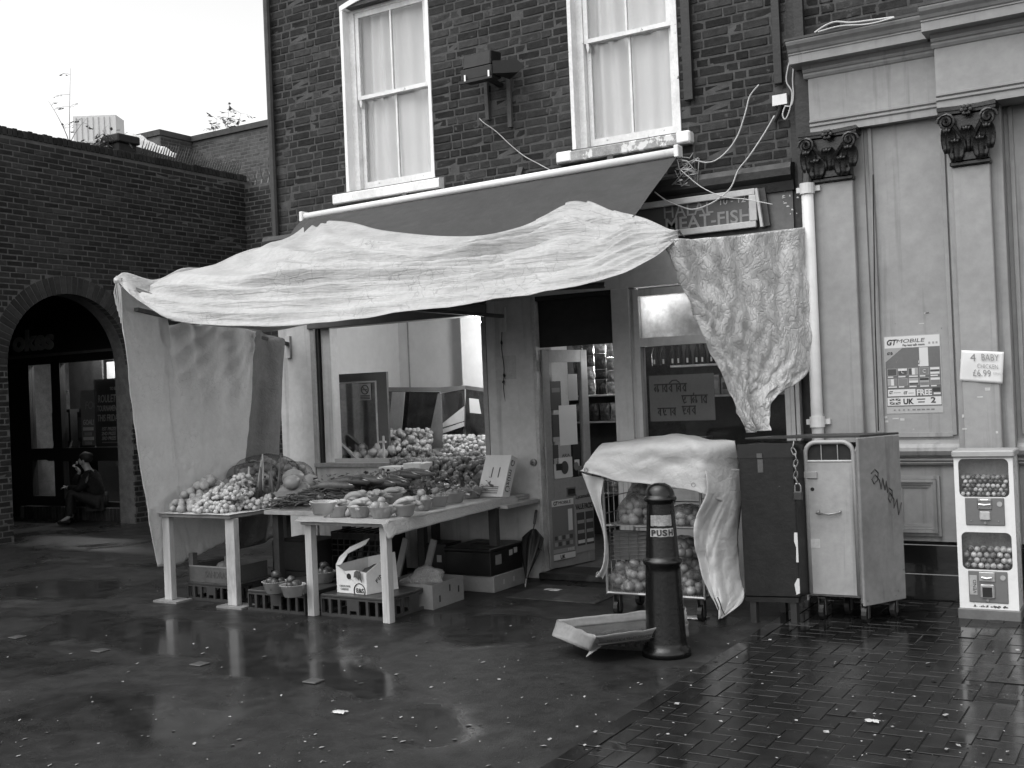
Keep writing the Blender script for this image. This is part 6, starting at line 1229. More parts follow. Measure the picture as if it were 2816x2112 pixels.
# chain and padlock between the two
chn = thing('chain', 'steel chain with padlock hanging between the two cabinets', 'chain', (-2.26, -1.05, .9))
cpts = [V((-2.255, -1.135, 1.235)), V((-2.262, -1.15, 1.19)), V((-2.245, -1.15, 1.15)), V((-2.238, -1.15, 1.11)), V((-2.25, -1.15, 1.07)), V((-2.245, -1.145, 1.03)), V((-2.255, -1.14, .99)), V((-2.24, -1.14, .955))]
for i in range(len(cpts)-1):
    a, b = cpts[i], cpts[i+1]; c = (a+b)/2; d = (b-a).normalized(); sd_ = d.cross(V((0, 1, 0))).normalized() if i % 2 else d.cross(V((1, .4, 0))).normalized(); q = MB()
    q.tube([c+d*.028*math.cos(t*math.pi/8)+sd_*.013*math.sin(t*math.pi/8) for t in range(17)], .0045, 6); q.build('link', steel, chn, smooth=True)
q = MB(cpts[-1]); q.box(-.03, .03, -.012, .012, -.115, -.055, .006); q.build('padlock_body', M('dark_padlock', .04, .4), chn); q = MB(cpts[-1]); q.tube([(-.02, 0, -.06), (-.02, 0, -.02), (-.012, 0, -.004), (.012, 0, -.004), (.02, 0, -.02), (.02, 0, -.06)], .005, 6); q.build('shackle', steel, chn)

# ================================================================== CAPSULE VENDING MACHINE
vm = thing('capsule_machine', 'tall white capsule vending machine with two windows of toy balls', 'vending machine', (-1.1, -.5, 0)); A = V((-1.335, -.60, 0)); ee = V((1, .02, 0)).normalized(); nn2 = V((-ee.y, ee.x, 0)); wht = M('white_enamel', .74, .3, .06, 4, .0004, 20, streak=.10, wear=(.3, .74, 14)); gry = M('grey_panel', .15, .4, .1); W0, D0 = .365, .28; Z0, Z1 = .075, 1.085
q = MB(A, ee, nn2); q.box(-.012, W0+.012, -.02, D0+.01, 0, Z0, .006); q.build('plinth', M('grey_base', .13, .5, .2), vm)
q = MB(A, ee, nn2); q.box(-.01, W0+.012, -.02, D0+.01, Z1, Z1+.045, .008); q.build('top', M('pale_top', .35, .5, .1), vm)
def rrect(x0, x1, z0, z1, r, n=5):
    p = []
    for cx, cz, a in ((x1-r, z1-r, 0), (x0+r, z1-r, 90), (x0+r, z0+r, 180), (x1-r, z0+r, 270)):
        p += [(cx+r*math.cos(R(a+90*i/n)), cz+r*math.sin(R(a+90*i/n))) for i in range(n+1)]
    return p
win = [(.028, W0-.028, .82, 1.075), (.028, W0-.028, .335, .585)]
q = MB(A, ee, nn2)   # front with two rounded openings, built as a ring for each half
q.box(0, W0, .001, .012, Z0, .335); q.box(0, W0, .001, .012, .585, .82); q.box(0, W0, .001, .012, 1.075, Z1)
for x0, x1, z0, z1 in win:
    q.box(0, x0, .001, .012, z0, z1); q.box(x1, W0, .001, .012, z0, z1); r_ = .035
    for cx, cz, sx, sz in ((x0, z0, 1, 1), (x1, z0, -1, 1), (x0, z1, 1, -1), (x1, z1, -1, -1)):
        arc = [(cx+sx*r_*(1-math.sin(t*math.pi/12)), cz+sz*r_*(1-math.cos(t*math.pi/12))) for t in range(7)]; pts = [(cx, cz)]+arc
        if sx*sz > 0: pts = pts[::-1]
        q.prism(pts, .001, .012)
q.box(0, .006, .012, D0, Z0, Z1); q.box(W0-.006, W0, .012, D0, Z0, Z1); q.box(.006, W0-.006, D0-.006, D0, Z0, Z1); q.build('cabinet', wht, vm)
balls = [MB().ball((0, 0, 0), .016, 10, 7) for _ in range(1)][0]
bms = []
for i, v_ in enumerate((.55, .35, .18, .48, .09)):
    m = balls.mesh('toy_ball', V((0, 0, 0)), True); m.materials.append(M('toy_%d' % i, v_, .25, .55, 38, coat=.3)); bms.append(m)
br = random.Random(31)
for wi, (x0, x1, z0, z1) in enumerate(win):
    q = MB(A, ee, nn2); q.prism(rrect(x0+.001, x1-.001, z0+.001, z1-.001, .034), .006, .009); wo = q.build('window', glass('clear_acrylic', .03, .95), vm)
    q = MB(A, ee, nn2); q.box(.008, W0-.008, .12, .125, z0-.01, z1); q.build('backdrop', M('grey_backdrop', .26, .6, .25, 6) if wi == 0 else M('grimy_backdrop', .20, .6, .5, 8), wo)
    q = MB(A, ee, nn2); q.box(.008, W0-.008, .013, .119, z0-.012, z0-.006); q.build('floor_plate', gry, wo); r_ = .0155 if wi == 0 else .0205; lay_ = 5 if wi == 0 else 4
    for k in range(lay_):
        n_ = int((W0-.07)/(r_*2))
        for j in range(3 if wi == 0 else 2):
            for i in range(n_):
                hx = i/(n_-1); lim = lay_-1.0*abs(math.sin(hx*9+wi))
                if k > lim: continue
                P = MB(A, ee, nn2).P((.035+r_+i*2*r_+br.uniform(-.004, .004)+(r_ if k % 2 else 0), .030+j*r_*2.0+br.uniform(-.003, .003), z0+.004+r_+k*r_*1.75+br.uniform(-.002, .002)))
                if (P-A).dot(ee) > W0-.045: continue
                inst(br.choice(bms), 'toy_ball', P, wo, (br.uniform(0, 6), br.uniform(0, 6), 0), (r_/.016,)*3)
for wi, (z0, z1) in enumerate(((.632, .815), (.118, .328))):
    q = MB(A, ee, nn2); q.box(.062, W0-.062, -.006, .0005, z0, z1, .004); po = q.build('coin_panel', gry, vm); zc = (z0+z1)/2; cx = W0/2-.005
    if wi == 0:
        q = MB(A, ee, nn2); q.box(cx-.038, cx+.05, -.014, -.006, zc+.015, z1-.004, .004); q.build('coin_mechanism', M('dull_chrome', .28, .3, .2, metal=.7), po)
        q = MB(A, ee, nn2); q.tube([(cx-.03, -.02, z1-.02), (cx-.015, -.024, z1-.012), (cx+.027, -.024, z1-.012), (cx+.042, -.02, z1-.02)], .005, 6); q.tube([(cx-.03, -.02, z1-.042), (cx+.006, -.026, z1-.045), (cx+.042, -.02, z1-.042)], .006, 6); q.build('coin_handle', M('bright_steel', .6), po)
        q = MB(A, ee, nn2); q.box(cx-.028, cx+.038, -.018, -.0065, z0+.035, z0+.095, .006); q.build('chute_flap', M('pale_flap', .45, .4), po); q = MB(A, ee, nn2); q.tube([(cx+.005, -.014, z0+.018), (cx+.005, -.006, z0+.018)], .009, 10); q.build('lock', steel, po)
        for xx in (.095, W0-.10): q = MB(A, ee, nn2); q.ball((xx, -.008, z0+.03), .004, 6, 4); q.build('screw', steel, po)
    else:
        q = MB(A, ee, nn2); q.box(cx-.05, cx+.05, -.014, -.006, zc+.035, z1-.006, .004); q.build('coin_mechanism', M('pale_chrome', .40, .35, .2, metal=.5), po); q = MB(A, ee, nn2); q.tube([(cx-.03, -.022, zc+.065), (cx, -.03, zc+.06), (cx+.03, -.022, zc+.065)], .007, 6); q.build('coin_handle', M('bright_steel', .6), po)
        q = MB(A, ee, nn2); q.box(cx-.045, cx+.045, -.02, -.006, z0+.03, zc+.02, .008); q.build('chute_flap', M('pale_chrome', .4), po); q = MB(A, ee, nn2); q.box(cx-.03, cx+.03, -.0215, -.0195, z0+.04, zc); q.build('chute_opening', dark_void, po)
        q = MB(A, ee, nn2); q.tube([(cx, -.014, z0+.017), (cx, -.006, z0+.017)], .009, 10); q.build('lock', steel, po)
        q = MB(A, ee, nn2); q.box(.068, .115, -.009, -.0065, z0+.05, z1-.03, .001); q.build('price_label', M('label_grey', .38, .5, .3, 40), po); text('VEND', MB(A, ee, nn2).P((.110, -.0095, z0+.06)), V((0, 0, 1)), -ee, .03, prn['black'], po, 'lettering', .09)
    q = MB(A, ee, nn2); q.prism(circ(W0-.09, z1-.04, .017, 16), -.010, -.006); q.build('round_badge', M('label_grey', .38), po)
q = MB(A, ee, nn2); br2 = random.Random(3)
for i in range(40): x = .08+br2.random()*.22; q.box(x, x+.004+br2.random()*.008, -.001, .0005, Z0+.008+br2.random()*.01, Z0+.012+br2.random()*.014)
tag(q.build('scratched_print', prn['dark'], vm), kind='stuff')
# ================================================================== THINGS FIXED TO THE WALLS
wl = M('white_cable', .50, .6, .2)
def cable(pts, y, label, r=.006, m=None, group=None):
    P = [OY(px, py, y) for px, py in pts]; n = 40; q = MB(); q.tube([V(sm(P, i/n)) for i in range(n+1)], r, 6); return tag(q.build('cable', m or wl, smooth=True), label, 'cable', group)
cable([(2087, 233), (2062, 265), (2050, 310), (2030, 370), (2002, 413), (1970, 440), (1940, 447), (1905, 442), (1872, 468)], -.05, 'white cable looping down the brick to the awning end')
cable([(2130, 318), (2100, 370), (2060, 430), (2030, 468), (2012, 512), (1985, 540), (1950, 562), (1905, 576), (1865, 565), (1830, 550), (1800, 528)], -.14, 'white cable sagging from the junction box across the meat sign')
cable([(1872, 468), (1930, 515), (1990, 541), (2050, 548), (2125, 562)], -.15, 'thin white cable crossing the top of the meat sign', .004)
cable([(1318, 325), (1330, 337), (1365, 362), (1400, 395), (1440, 428), (1480, 450), (1517, 470)], -.03, 'thin cable running down to the awning from the flood lamp', .004)
cable([(2176, 155), (2166, 190), (2163, 225), (2178, 255), (2172, 300), (2160, 328), (2152, 315), (2160, 290)], -.07, 'white cable loop beside the junction box', .0055)
cable([(2184, 165), (2180, 220), (2182, 262), (2176, 290), (2160, 292)], -.07, 'second white cable entering the junction box', .0055)
cable([(2240, 90), (2270, 70), (2300, 60), (2340, 62), (2400, 55), (2458, 47)], -.36, 'pair of pale cables lying along the cornice top', .007)
cable([(2460, 48), (2390, 66), (2310, 72), (2250, 88)], -.37, 'pale cable lying along the cornice under another', .006)
cable([(2401, 480), (2404, 700), (2407, 900), (2413, 1080), (2416, 1185)], -.085, 'thin dark cable running down the grey panel edge', .005, M('dark_cord', .02))
q = MB(); c0 = OY(1888, 470, -.12); rr = random.Random(5)
for i in range(16): a = c0+V((rr.uniform(-.10, .10), rr.uniform(-.03, 0), rr.uniform(-.10, .10))); q.tube([a, a+V((rr.uniform(-.1, .1), 0, rr.uniform(-.05, .05))), c0+V((rr.uniform(-.1, .1), 0, rr.uniform(-.12, .04)))], .004, 4)
tag(q.build('tangled_twine', tie, smooth=True), 'frayed tangle of twine at the end of the awning roller', 'twine')
P = OY(2146, 274, -.05); jb_ = thing('junction_box', 'small white electrical junction box on the brick', 'junction box', (P.x, -.05, P.z)); q = MB(V((P.x, 0, P.z))); q.add([(-.05, -.012, .045), (.05, -.012, .045), (.056, -.075, .035), (-.056, -.075, .035), (-.055, -.012, -.045), (.055, -.012, -.045), (.058, -.075, -.045), (-.058, -.075, -.045)], [(0, 3, 2, 1), (3, 7, 6, 2), (0, 4, 7, 3), (1, 2, 6, 5), (4, 5, 6, 7), (0, 1, 5, 4)]); q.build('cover', wht, jb_); q = MB(V((P.x, 0, P.z))); q.tube([(0, -.05, -.045), (-.02, -.04, -.1), (-.06, -.03, -.16)], .018, 8); q.build('conduit', blackp, jb_)
# flood lamp
fl_ = thing('flood_lamp', 'black boxy flood lamp bracketed to the brick between the upper windows', 'lamp', (-5.1, -.2, 4.2)); bkm = M('black_lamp_housing', .008, .5, .3); A = OY(1266, 225, -.34); B = OY(1352, 205, -.34)
A = V((A.x, -.34, A.z)); ww = B.x-A.x; q = MB(A); q.box(0, ww, 0, .16, .0, .10, .008); q.box(-.012, ww+.006, -.012, .01, -.025, .0); q.build('lower_housing', bkm, fl_)
q = MB(A, V((1, 0, 0)), V((0, .96, .1)), V((0, .10, 1))); q.box(.015, ww-.02, .01, .20, .104, .235, .01); q.build('upper_housing', bkm, fl_)
q = MB(A); q.add([(ww, .02, .02), (ww, .16, .02), (ww, .16, .13), (ww, .02, .13), (ww+.17, .16, .03), (ww+.22, .20, .08), (ww+.17, .16, .14), (ww+.05, .22, .15), (ww+.05, .22, .0)], [(0, 4, 6, 3), (3, 6, 7, 2), (0, 8, 4), (4, 5, 6), (4, 8, 5), (5, 7, 6), (8, 7, 5), (0, 1, 8), (1, 2, 7, 8), (0, 3, 2, 1)]); q.build('visor', bkm, fl_)
q = MB(A); q.bar((ww*.5, .16, .05), (ww*.5+.05, .345, .0), .05, .03); q.build('bracket', bkm, fl_)
for xx in (.05, ww-.03): q = MB(A); q.box(xx, xx+.016, -.016, -.0125, -.01, .045); q.build('clip', M('bright_steel', .6), fl_)
# meat sign
sg = thing('shop_sign', 'framed hand-lettered board reading HALAL MEAT - FISH under the awning', 'sign', (-3.3, -.1, 2.8)); YG = -.075; tl = OY(1770, 556, YG); br_ = OY(2092, 620, YG); zt0 = OY(2080, 520, YG).z; zb0 = OY(2092, 622, YG).z; xa, xb = -4.15, OY(2080, 570, YG).x
q = MB(); q.box(xa, xb, YG, YG+.02, zb0, zt0); q.build('board', M("sign_board", .075, .45, .12), sg)
fm = M('sign_frame', .46, .5, .15, wear=(.2, .7, 12)); q = MB(); q.box(xa, xb, YG-.03, YG-.0005, zt0-.045, zt0+.005, .004); q.box(xa, xb, YG-.03, YG-.0005, zb0-.005, zb0+.045, .004); q.box(xb-.05, xb+.01, YG-.032, YG-.0005, zb0+.046, zt0-.046, .004); q.build('frame', fm, sg)
q = MB(); q.bar((xb+.014, YG-.02, zt0), (xb+.05, YG-.03, zb0-.01), .02, .03); q.build('loose_trim', fm, sg)
lm_ = M('sign_lettering', .22, .5, .2); 
def sx(px): return OY(px, 580, YG-.002).x
hz_ = zt0-zb0
text('HALAL', V((sx(1822), YG-.002, zb0+hz_*.52)), V((1, 0, 0)), V((0, 0, 1)), .15, lm_, sg, 'lettering', sx(1958)-sx(1822)); text('MEAT-FISH', V((sx(1826), YG-.002, zb0+hz_*.17)), V((1, 0, 0)), V((0, 0, 1)), .145, lm_, sg, 'lettering', sx(2062)-sx(1826), bold=.002); text('10 - 12', V((sx(1976), YG-.002, zb0+hz_*.70)), V((1, 0, 0)), V((0, 0, 1)), .075, M('sign_small_lettering', .38, .5), sg, 'lettering', sx(2046)-sx(1976))
q = MB(); sr = random.Random(9)
for i in range(12):
    p = OY(sr.uniform(2150, 2195), sr.uniform(505, 600), -.022); a = sr.uniform(.006, .03); b = sr.uniform(.004, .012); q.prism([(p.x, p.z), (p.x+a, p.z+b*sr.random()), (p.x+a*.8, p.z+b), (p.x+a*.3, p.z+b*1.4), (p.x-a*.1, p.z+b*.7)], p.y-.001, p.y)
tag(q.build('paint_flake', prn['white'], bld), kind='stuff')
# rain pipe
dp = thing('drain_pipe', 'white plastic drain pipe between the shop and the grey shopfront', 'pipe', (-2.42, -.16, 0)); pm_ = M('white_pipe', .60, .4, .1, 4); xp = OY(2232, 800, -.15).x
q = MB(); q.tube([(xp, -.15, 0.02), (xp, -.15, 3.12)], .045, 16); q.build('pipe', pm_, dp, smooth=True)
for z in (OY(2214, 520, -.15).z, OY(2252, 1160, -.15).z): q = MB(); q.tube([(xp, -.15, z-.04), (xp, -.15, z+.04)], .056, 16); q.box(xp-.09, xp+.09, -.13, -.10, z-.02, z+.02); q.build('pipe_socket', pm_, dp, smooth=False)
q = MB(); q.tube([(xp, -.15, 3.12), (xp, -.12, 3.22), (xp-.01, -.06, 3.35)], [.042, .04, .04], 12); q.build('pipe_bend', M('flaking_black_paint', .02), dp)
# poster
po_ = thing('phone_poster', 'phone call rate poster with a big white figure one on the grey panel', 'poster', (-1.7, -.02, 1.9)); YP = -.0125; a = OY(2432, 932, YP); b = OY(2584, 1115, YP); x0, x1, z1, z0 = a.x, OY(2581, 925, YP).x+.005, a.z+.01, b.z
def pb_(u0, u1, v0, v1, m, off, nm='poster_print'): q = MB(); q.box(lerp(x0, x1, u0), lerp(x0, x1, u1), YP-off-.0008, YP-off, lerp(z1, z0, v1), lerp(z1, z0, v0)); return q.build(nm, m, po_)
def ptx(s, u, v, h, wd, m, bold=0, off=.003, shear=0, nm='lettering'): return text(s, V((lerp(x0, x1, u), YP-off, lerp(z1, z0, v))), V((1, 0, 0)), V((0, 0, 1)), h*(z1-z0), m, po_, nm, wd*(x1-x0), bold=bold, shear=shear, ext=.0004)
pb_(-.015, 1.015, -.01, 1.10, M('poster_paper', .40, .3, .1), 0, 'poster_sheet'); pb_(0, 1, .165, 1.0, M('poster_ground', .13, .25, .1), .001); pb_(0, 1, 0, .16, prn['white'], .001)
ptx('GT', .03, .115, .11, .19, prn['black'], .002, shear=.25); ptx('MOBILE', .21, .09, .075, .52, prn['dark'], 0, shear=.2); ptx('Pay less talk more', .33, .14, .045, .40, prn['dark'], .0005)
for u in (.8, .87, .93): pb_(u, u+.035, .095, .125, prn['mid'], .002)
q = MB(); q.add([(x0, YP-.002, lerp(z1, z0, .16)), (lerp(x0, x1, .33), YP-.002, lerp(z1, z0, .16)), (x0, YP-.002, lerp(z1, z0, .36))], [(0, 2, 1)]); q.build('poster_print', prn['mid'], po_); ptx('\u00a310', .04, .25, .05, .1, prn['black'], .001, .004)
ptx('1', .42, .43, .37, .16, prn['white'], .004); ptx('P', .6, .39, .05, .04, prn['white']); pb_(.6, .69, .41, .43, prn['white'], .002)
fs_ = [('dark', 'dark', 'dark'), ('white', 'dark', 'dark'), ('dark', 'white', 'mid'), ('grey', 'grey', 'grey'), ('white', 'dark', 'white'), ('mid', 'white', 'grey'), ('grey', 'grey', 'grey'), ('mid', 'white', 'dark'), ('black', 'mid', 'grey'), ('white', 'grey', 'grey')]
for i, f in enumerate(fs_):
    u = .035+(i % 5)*.195; v = .46+(i//5)*.145; pb_(u-.008, u+.168, v-.006, v+.096, prn['mid'], .0015); vert = i in (2, 5)
    for k in range(3):
        if vert: pb_(u+.055*k, u+.055*(k+1)-.0005, v, v+.09, prn[f[k]], .0024)
        else: pb_(u, u+.16, v+.03*k, v+.03*(k+1)-.0003, prn[f[k]], .0024)
    if i in (1, 3):
        q = MB(); cx, cz = lerp(x0, x1, u+.09), lerp(z1, z0, v+.045); q.tube([(cx+.011*math.cos(t), YP-.004, cz+.011*math.sin(t)) for t in [.8+i_*.46 for i_ in range(11)]], .0022, 4); q.build('flag_crescent', prn['white'], po_)
    pb_(u, u+.10+.03*(i % 3), v+.105, v+.122, prn['white'], .002)
pb_(.025, .53, .755, .85, prn['white'], .002); ptx('GT', .045, .815, .055, .07, prn['black'], .001, .004, .2); ptx('GT', .31, .825, .055, .07, prn['black'], .001, .004, .2); pb_(.13, .26, .795, .805, prn['mid'], .003); pb_(.4, .5, .805, .815, prn['mid'], .003)
ptx('FREE', .55, .845, .115, .27, prn['white'], .002, .004); pb_(.84, .98, .745, .80, prn['black'], .002); pb_(.86, .98, .815, .84, prn['white'], .002)
pb_(.01, .99, .87, .985, prn['white'], .002); ptx('UK', .30, .965, .105, .19, prn['black'], .002, .004); ptx('2', .80, .955, .11, .09, prn['dark'], .002, .004); pb_(.55, .70, .895, .91, prn['dark'], .003); pb_(.57, .69, .935, .95, prn['dark'], .003)
pb_(.05, .25, .885, .97, prn['dark'], .003)
for (p, q_, s) in (((.05, .885), (.25, .97), .004), ((.05, .97), (.25, .885), .004)): q = MB(); q.bar((lerp(x0, x1, p[0]), YP-.0045, lerp(z1, z0, p[1])), (lerp(x0, x1, q_[0]), YP-.0045, lerp(z1, z0, q_[1])), .001, s, up=(0, 0, 1)); q.build('flag_cross', prn['white'], po_)
pb_(.05, .25, .92, .935, prn['white'], .0045); pb_(.14, .16, .885, .97, prn['white'], .0047)
for i in range(9): pb_(.12+.085*i, .12+.085*i+(.03 if i < 4 else .06), 1.04, 1.058, prn['grey'], .002)
ns_ = thing('paper_notice', 'handwritten white paper notice about baby chicken taped to the pilaster', 'notice', (-1.25, -.22, 1.8)); YN = Y2+.06-.004
c4 = [OY(*p, YN) for p in ((2644, 963), (2761, 968), (2757, 1055), (2639, 1047))]
def nf_(u, v): p = c4[0].lerp(c4[1], u).lerp(c4[3].lerp(c4[2], u), v); return p+V((0, -.004*math.sin(u*7)*math.sin(v*5)-.004, 0))
q = MB(); q.grid(nf_, 16, 12); q.build('sheet', M('white_paper', .68, .6, .05, 8), ns_, smooth=True, solid=.0008); ex = (c4[1]-c4[0]).normalized(); ez = ex.cross(V((0, 1, 0))); ez = V((0, 0, 1)); wN = (c4[1]-c4[0]).length; hN = (c4[0]-c4[3]).length; ink = M('marker_ink', .22, .6)
for s, u, v, h, wd in (('4', .20, .34, .30, .13), ('BABY', .46, .30, .26, .40), ('CHICKEN', .36, .56, .18, .48), ('\u00a36.99', .24, .82, .26, .42), ('ONLY', .72, .74, .10, .25)): text(s, c4[0]+ex*(u*wN)-ez*(v*hN)+V((0, -.011, 0)), ex, ez, h*hN*1.2, ink, ns_, 'lettering', wd*wN, bold=-.0008)
q = MB(); tr_ = random.Random(12)
for i in range(9): p = OY(tr_.uniform(2640, 2740), tr_.uniform(870, 1210), Y2+.06-.0012); q.box(p.x, p.x+tr_.uniform(.01, .05), p.y-.0006, p.y, p.z, p.z+tr_.uniform(.005, .03))
for i in range(8): p = OY(tr_.uniform(2420, 2600), tr_.choice((tr_.uniform(860, 925), tr_.uniform(1140, 1190))), -.0105); q.box(p.x, p.x+tr_.uniform(.01, .05), p.y-.0006, p.y, p.z, p.z+tr_.uniform(.004, .02))
tag(q.build('tape_scrap', M('tape', .48, .3), rb), kind='stuff')
# knotted string and ghost of a notice on the pier
q = MB(); ps_ = [OY(1377+i*.9+2*math.sin(i), 870+i*18, -.065) for i in range(14)]; q.tube(ps_, [.004]*13+[.001], 5)
for i in (4, 9, 10): q.ball(ps_[i], .012, 7, 5, 1.4, .5, i); q.tube([ps_[i], ps_[i]+V((.02, -.01, -.035))], [.004, .001], 4)
tag(q.build('knotted_string', M('dark_cord', .02), smooth=True), 'dark knotted string hanging from the awning arm on the pier', 'string')
q = MB(); a = OY(1362, 980, -.0458); b = OY(1420, 1042, -.0458); q.box(a.x, b.x, -.0470, -.0455, b.z, a.z); q.build('glue_mark', M('glue_mark_paint', .40, .5, .2), bld)

# ================================================================== SHOP INTERIOR
cm_ = thing('display_counter', 'sloping produce counter inside the open shop window', 'counter', (-6.4, .8, .06)); q = MB(); q.add([(SW[0]+.25, .27, .98), (-5.24, .27, .98), (-5.24, 1.08, 1.14), (SW[0]+.25, 1.08, 1.14), (SW[0]+.25, .27, .07), (-5.24, .27, .07), (-5.24, 1.08, .07), (SW[0]+.25, 1.08, .07)], [(0, 1, 2, 3), (0, 4, 5, 1), (1, 5, 6, 2), (2, 6, 7, 3), (3, 7, 4, 0), (4, 7, 6, 5)]); q.build('counter_body', board, cm_)
q = MB(); q.box(SW[0]+.2, SW[0]+1.3, .02, .05, 1.02, 1.06); q.build('counter_lip', M('metal_lip', .35, .4, .1), cm_)
def heap(name, label, cat, pxr, pyr, y, dy, mat, r_, n, seed, ymin=.30, zmin=1.0):
    q = MB(); rr = random.Random(seed)
    for i in range(n):
        px, py = rr.uniform(*pxr), rr.uniform(*pyr); yy = y+rr.uniform(-dy, dy)*.5+(pyr[1]-py)/300.0; p = OY(px, py, yy)
        p.y = max(p.y, ymin)
        rs = r_*rr.uniform(.75, 1.2); q.ball((p.x, p.y, max(p.z, zmin+rs*.5)), rs, 8, 6, .85, .35, rr.random()*9, rr.uniform(.8, 1.2), rr.uniform(.8, 1.2))
    return tag(q.build(name, mat, smooth=True), label, cat, kind='stuff')
heap('cauliflower_heap', 'pale heap of knobbly roots on the counter inside the window', 'vegetables', (1070, 1185), (1182, 1240), .62, .3, M('pale_root', .36, .6, .3, 12), .030, 240, 1)
heap('garlic_heap', 'pale heap of garlic on the counter by the inner window jamb', 'vegetables', (1222, 1345), (1200, 1255), .55, .3, M('garlic_skin', .46), .026, 280, 2)
heap('mixed_vegetables', 'mixed dark vegetables along the sill of the open window', 'vegetables', (1080, 1330), (1240, 1300), .34, .15, M('mixed_veg', .14, .5, .6, 9), .034, 240, 3)
heap('green_vegetables', 'dark and pale vegetables banked up behind the fruit bowls', 'vegetables', (1080, 1335), (1262, 1318), -.26, .16, M('mixed_veg', .14), .034, 260, 6, -.40, TZ)
heap('dark_vegetables', 'dark vegetables behind the framed mirror inside the window', 'vegetables', (915, 1040), (1190, 1275), .50, .2, M('dark_veg', .07, .5, .5, 9), .05, 80, 4)
heap('citrus_heap', 'round pale fruit on the counter behind the grape box', 'fruit', (960, 1080), (1215, 1265), .36, .12, M('melon_skin', .27, .4, .2), .055, 26, 5)
mir = M('spotted_mirror', .30, .12, .3, 4, metal=.9)
mf = thing('framed_mirror', 'mirror in a wide flat grey frame standing inside the window', 'mirror', (-7.4, .5, 1.0)); YM = .42; p0 = OY(905, 1027, YM); p1_ = OY(1062, 1022, YM); pb0 = OY(1072, 1275, YM); fmt = M('grey_frame', .085, .6, .1)
q = MB(); X0, X1, ZZ1, ZZ0 = p0.x-.02, p1_.x, p1_.z, 1.021; q.box(X0, X1, YM, YM+.03, ZZ1-.085, ZZ1); q.box(X1-.13, X1, YM, YM+.03, ZZ0, ZZ1-.085); q.box(X0, X0+.05, YM, YM+.03, ZZ0, ZZ1-.085); q.build('frame', fmt, mf)
q = MB(); q.box(X1-.15, X1-.131, YM-.004, YM+.02, ZZ0, ZZ1-.086); q.box(X0+.05, X1-.15, YM-.004, YM+.02, ZZ1-.10, ZZ1-.086); q.build('inner_bead', M('pale_bead', .4, .5), mf)
q = MB(); q.box(X0+.05, X1-.15, YM+.012, YM+.016, ZZ0, ZZ1-.10); q.build('glass', mir, mf)
npx = thing('no_smoking_notice', 'small no smoking notice stuck in the corner of the mirror', 'notice', (X1-.3, YM, 1.7)); a = OY(987, 1056, YM+.005); b = OY(1021, 1100, YM+.005); q = MB(); q.box(a.x, b.x, YM+.004, YM+.008, b.z, a.z); q.build('card', prn['mid'], npx)
cx, cz = (a.x+b.x)/2, lerp(a.z, b.z, .36); q = MB(); q.tube([(cx+.045*math.cos(t*math.pi/9), YM+.002, cz+.045*math.sin(t*math.pi/9)) for t in range(19)], .006, 5); q.tube([(cx-.03, YM+.001, cz+.03), (cx+.03, YM+.001, cz-.03)], .005, 5); q.tube([(cx-.03, YM+.0005, cz), (cx+.03, YM+.0005, cz)], .005, 5); q.build('symbol', prn['dark'], npx)
for k in range(3): q = MB(); q.box(a.x+.015, b.x-.015, YM+.001, YM+.0035, lerp(a.z, b.z, .72+.09*k)-.006, lerp(a.z, b.z, .72+.09*k)+.004); q.build('printed_line', prn['dark'], npx)
mw = thing('mirror_panels', 'row of tilted mirror panels with a grey top rail behind the produce', 'mirror', (-6.6, 1.08, 1.14))
def quadpx(pts, y, m, nm, th=.01):
    q = MB(); P = [OY(px, py, yy) for px, py, yy in [(p[0], p[1], p[2] if len(p) > 2 else y) for p in pts]]; n = len(P); q.add(P+[p+V((0, th, 0)) for p in P], [tuple(range(n))[::-1], tuple(range(n, 2*n))]+[(i, (i+1) % n, (i+1) % n+n, i+n) for i in range(n)], True); return q.build(nm, m, mw)
mdk = M('dim_mirror', .10, .15, .8, 5, metal=.8)
quadpx([(1065, 1076), (1208, 1078), (1208, 1200), (1068, 1200)], 1.05, mdk, 'mirror_panel'); quadpx([(1212, 1082, 1.05), (1277, 1070, .98), (1277, 1200, .98), (1214, 1205, 1.05)], 1.0, mir, 'mirror_panel'); quadpx([(1281, 1070, .98), (1345, 1078, .75), (1345, 1200, .75), (1281, 1200, .98)], .9, mdk, 'mirror_panel')
rl = M('grey_rail_paint', .20, .5, .1); quadpx([(1063, 1065), (1210, 1065), (1210, 1077), (1063, 1076)], 1.03, rl, 'top_rail'); quadpx([(1211, 1065, 1.03), (1278, 1060, .96), (1278, 1070, .96), (1211, 1081, 1.03)], 1, rl, 'top_rail'); quadpx([(1279, 1060, .96), (1345, 1069, .73), (1345, 1079, .73), (1279, 1070, .96)], 1, rl, 'top_rail')
plk = M('pale_plank', .34, .6, .15); quadpx([(1078, 1078), (1113, 1078), (1104, 1182), (1068, 1182)], 1.0, plk, 'plank'); quadpx([(1204, 1082), (1212, 1082), (1219, 1232), (1174, 1230)], .86, M('grey_plank', .17, .6, .2), 'plank'); quadpx([(1216, 1165), (1276, 1117), (1276, 1158), (1217, 1175)], .93, M('white_card', .6), 'painted_reflection'); quadpx([(1217, 1180), (1276, 1160), (1276, 1172), (1217, 1192)], .93, M('white_card', .6), 'painted_reflection'); quadpx([(1290, 1095), (1315, 1098), (1322, 1138), (1292, 1135)], .80, M('white_paper', .68), 'paper')  # the two white cards stand in for a bright reflection in the mirror
q = MB(); q.bar(OY(912, 1200, .3), OY(990, 1268, .3), .05, .02); tag(q.build('leaning_slat', plk), 'pale slat leaning across the dark vegetables', 'slat')
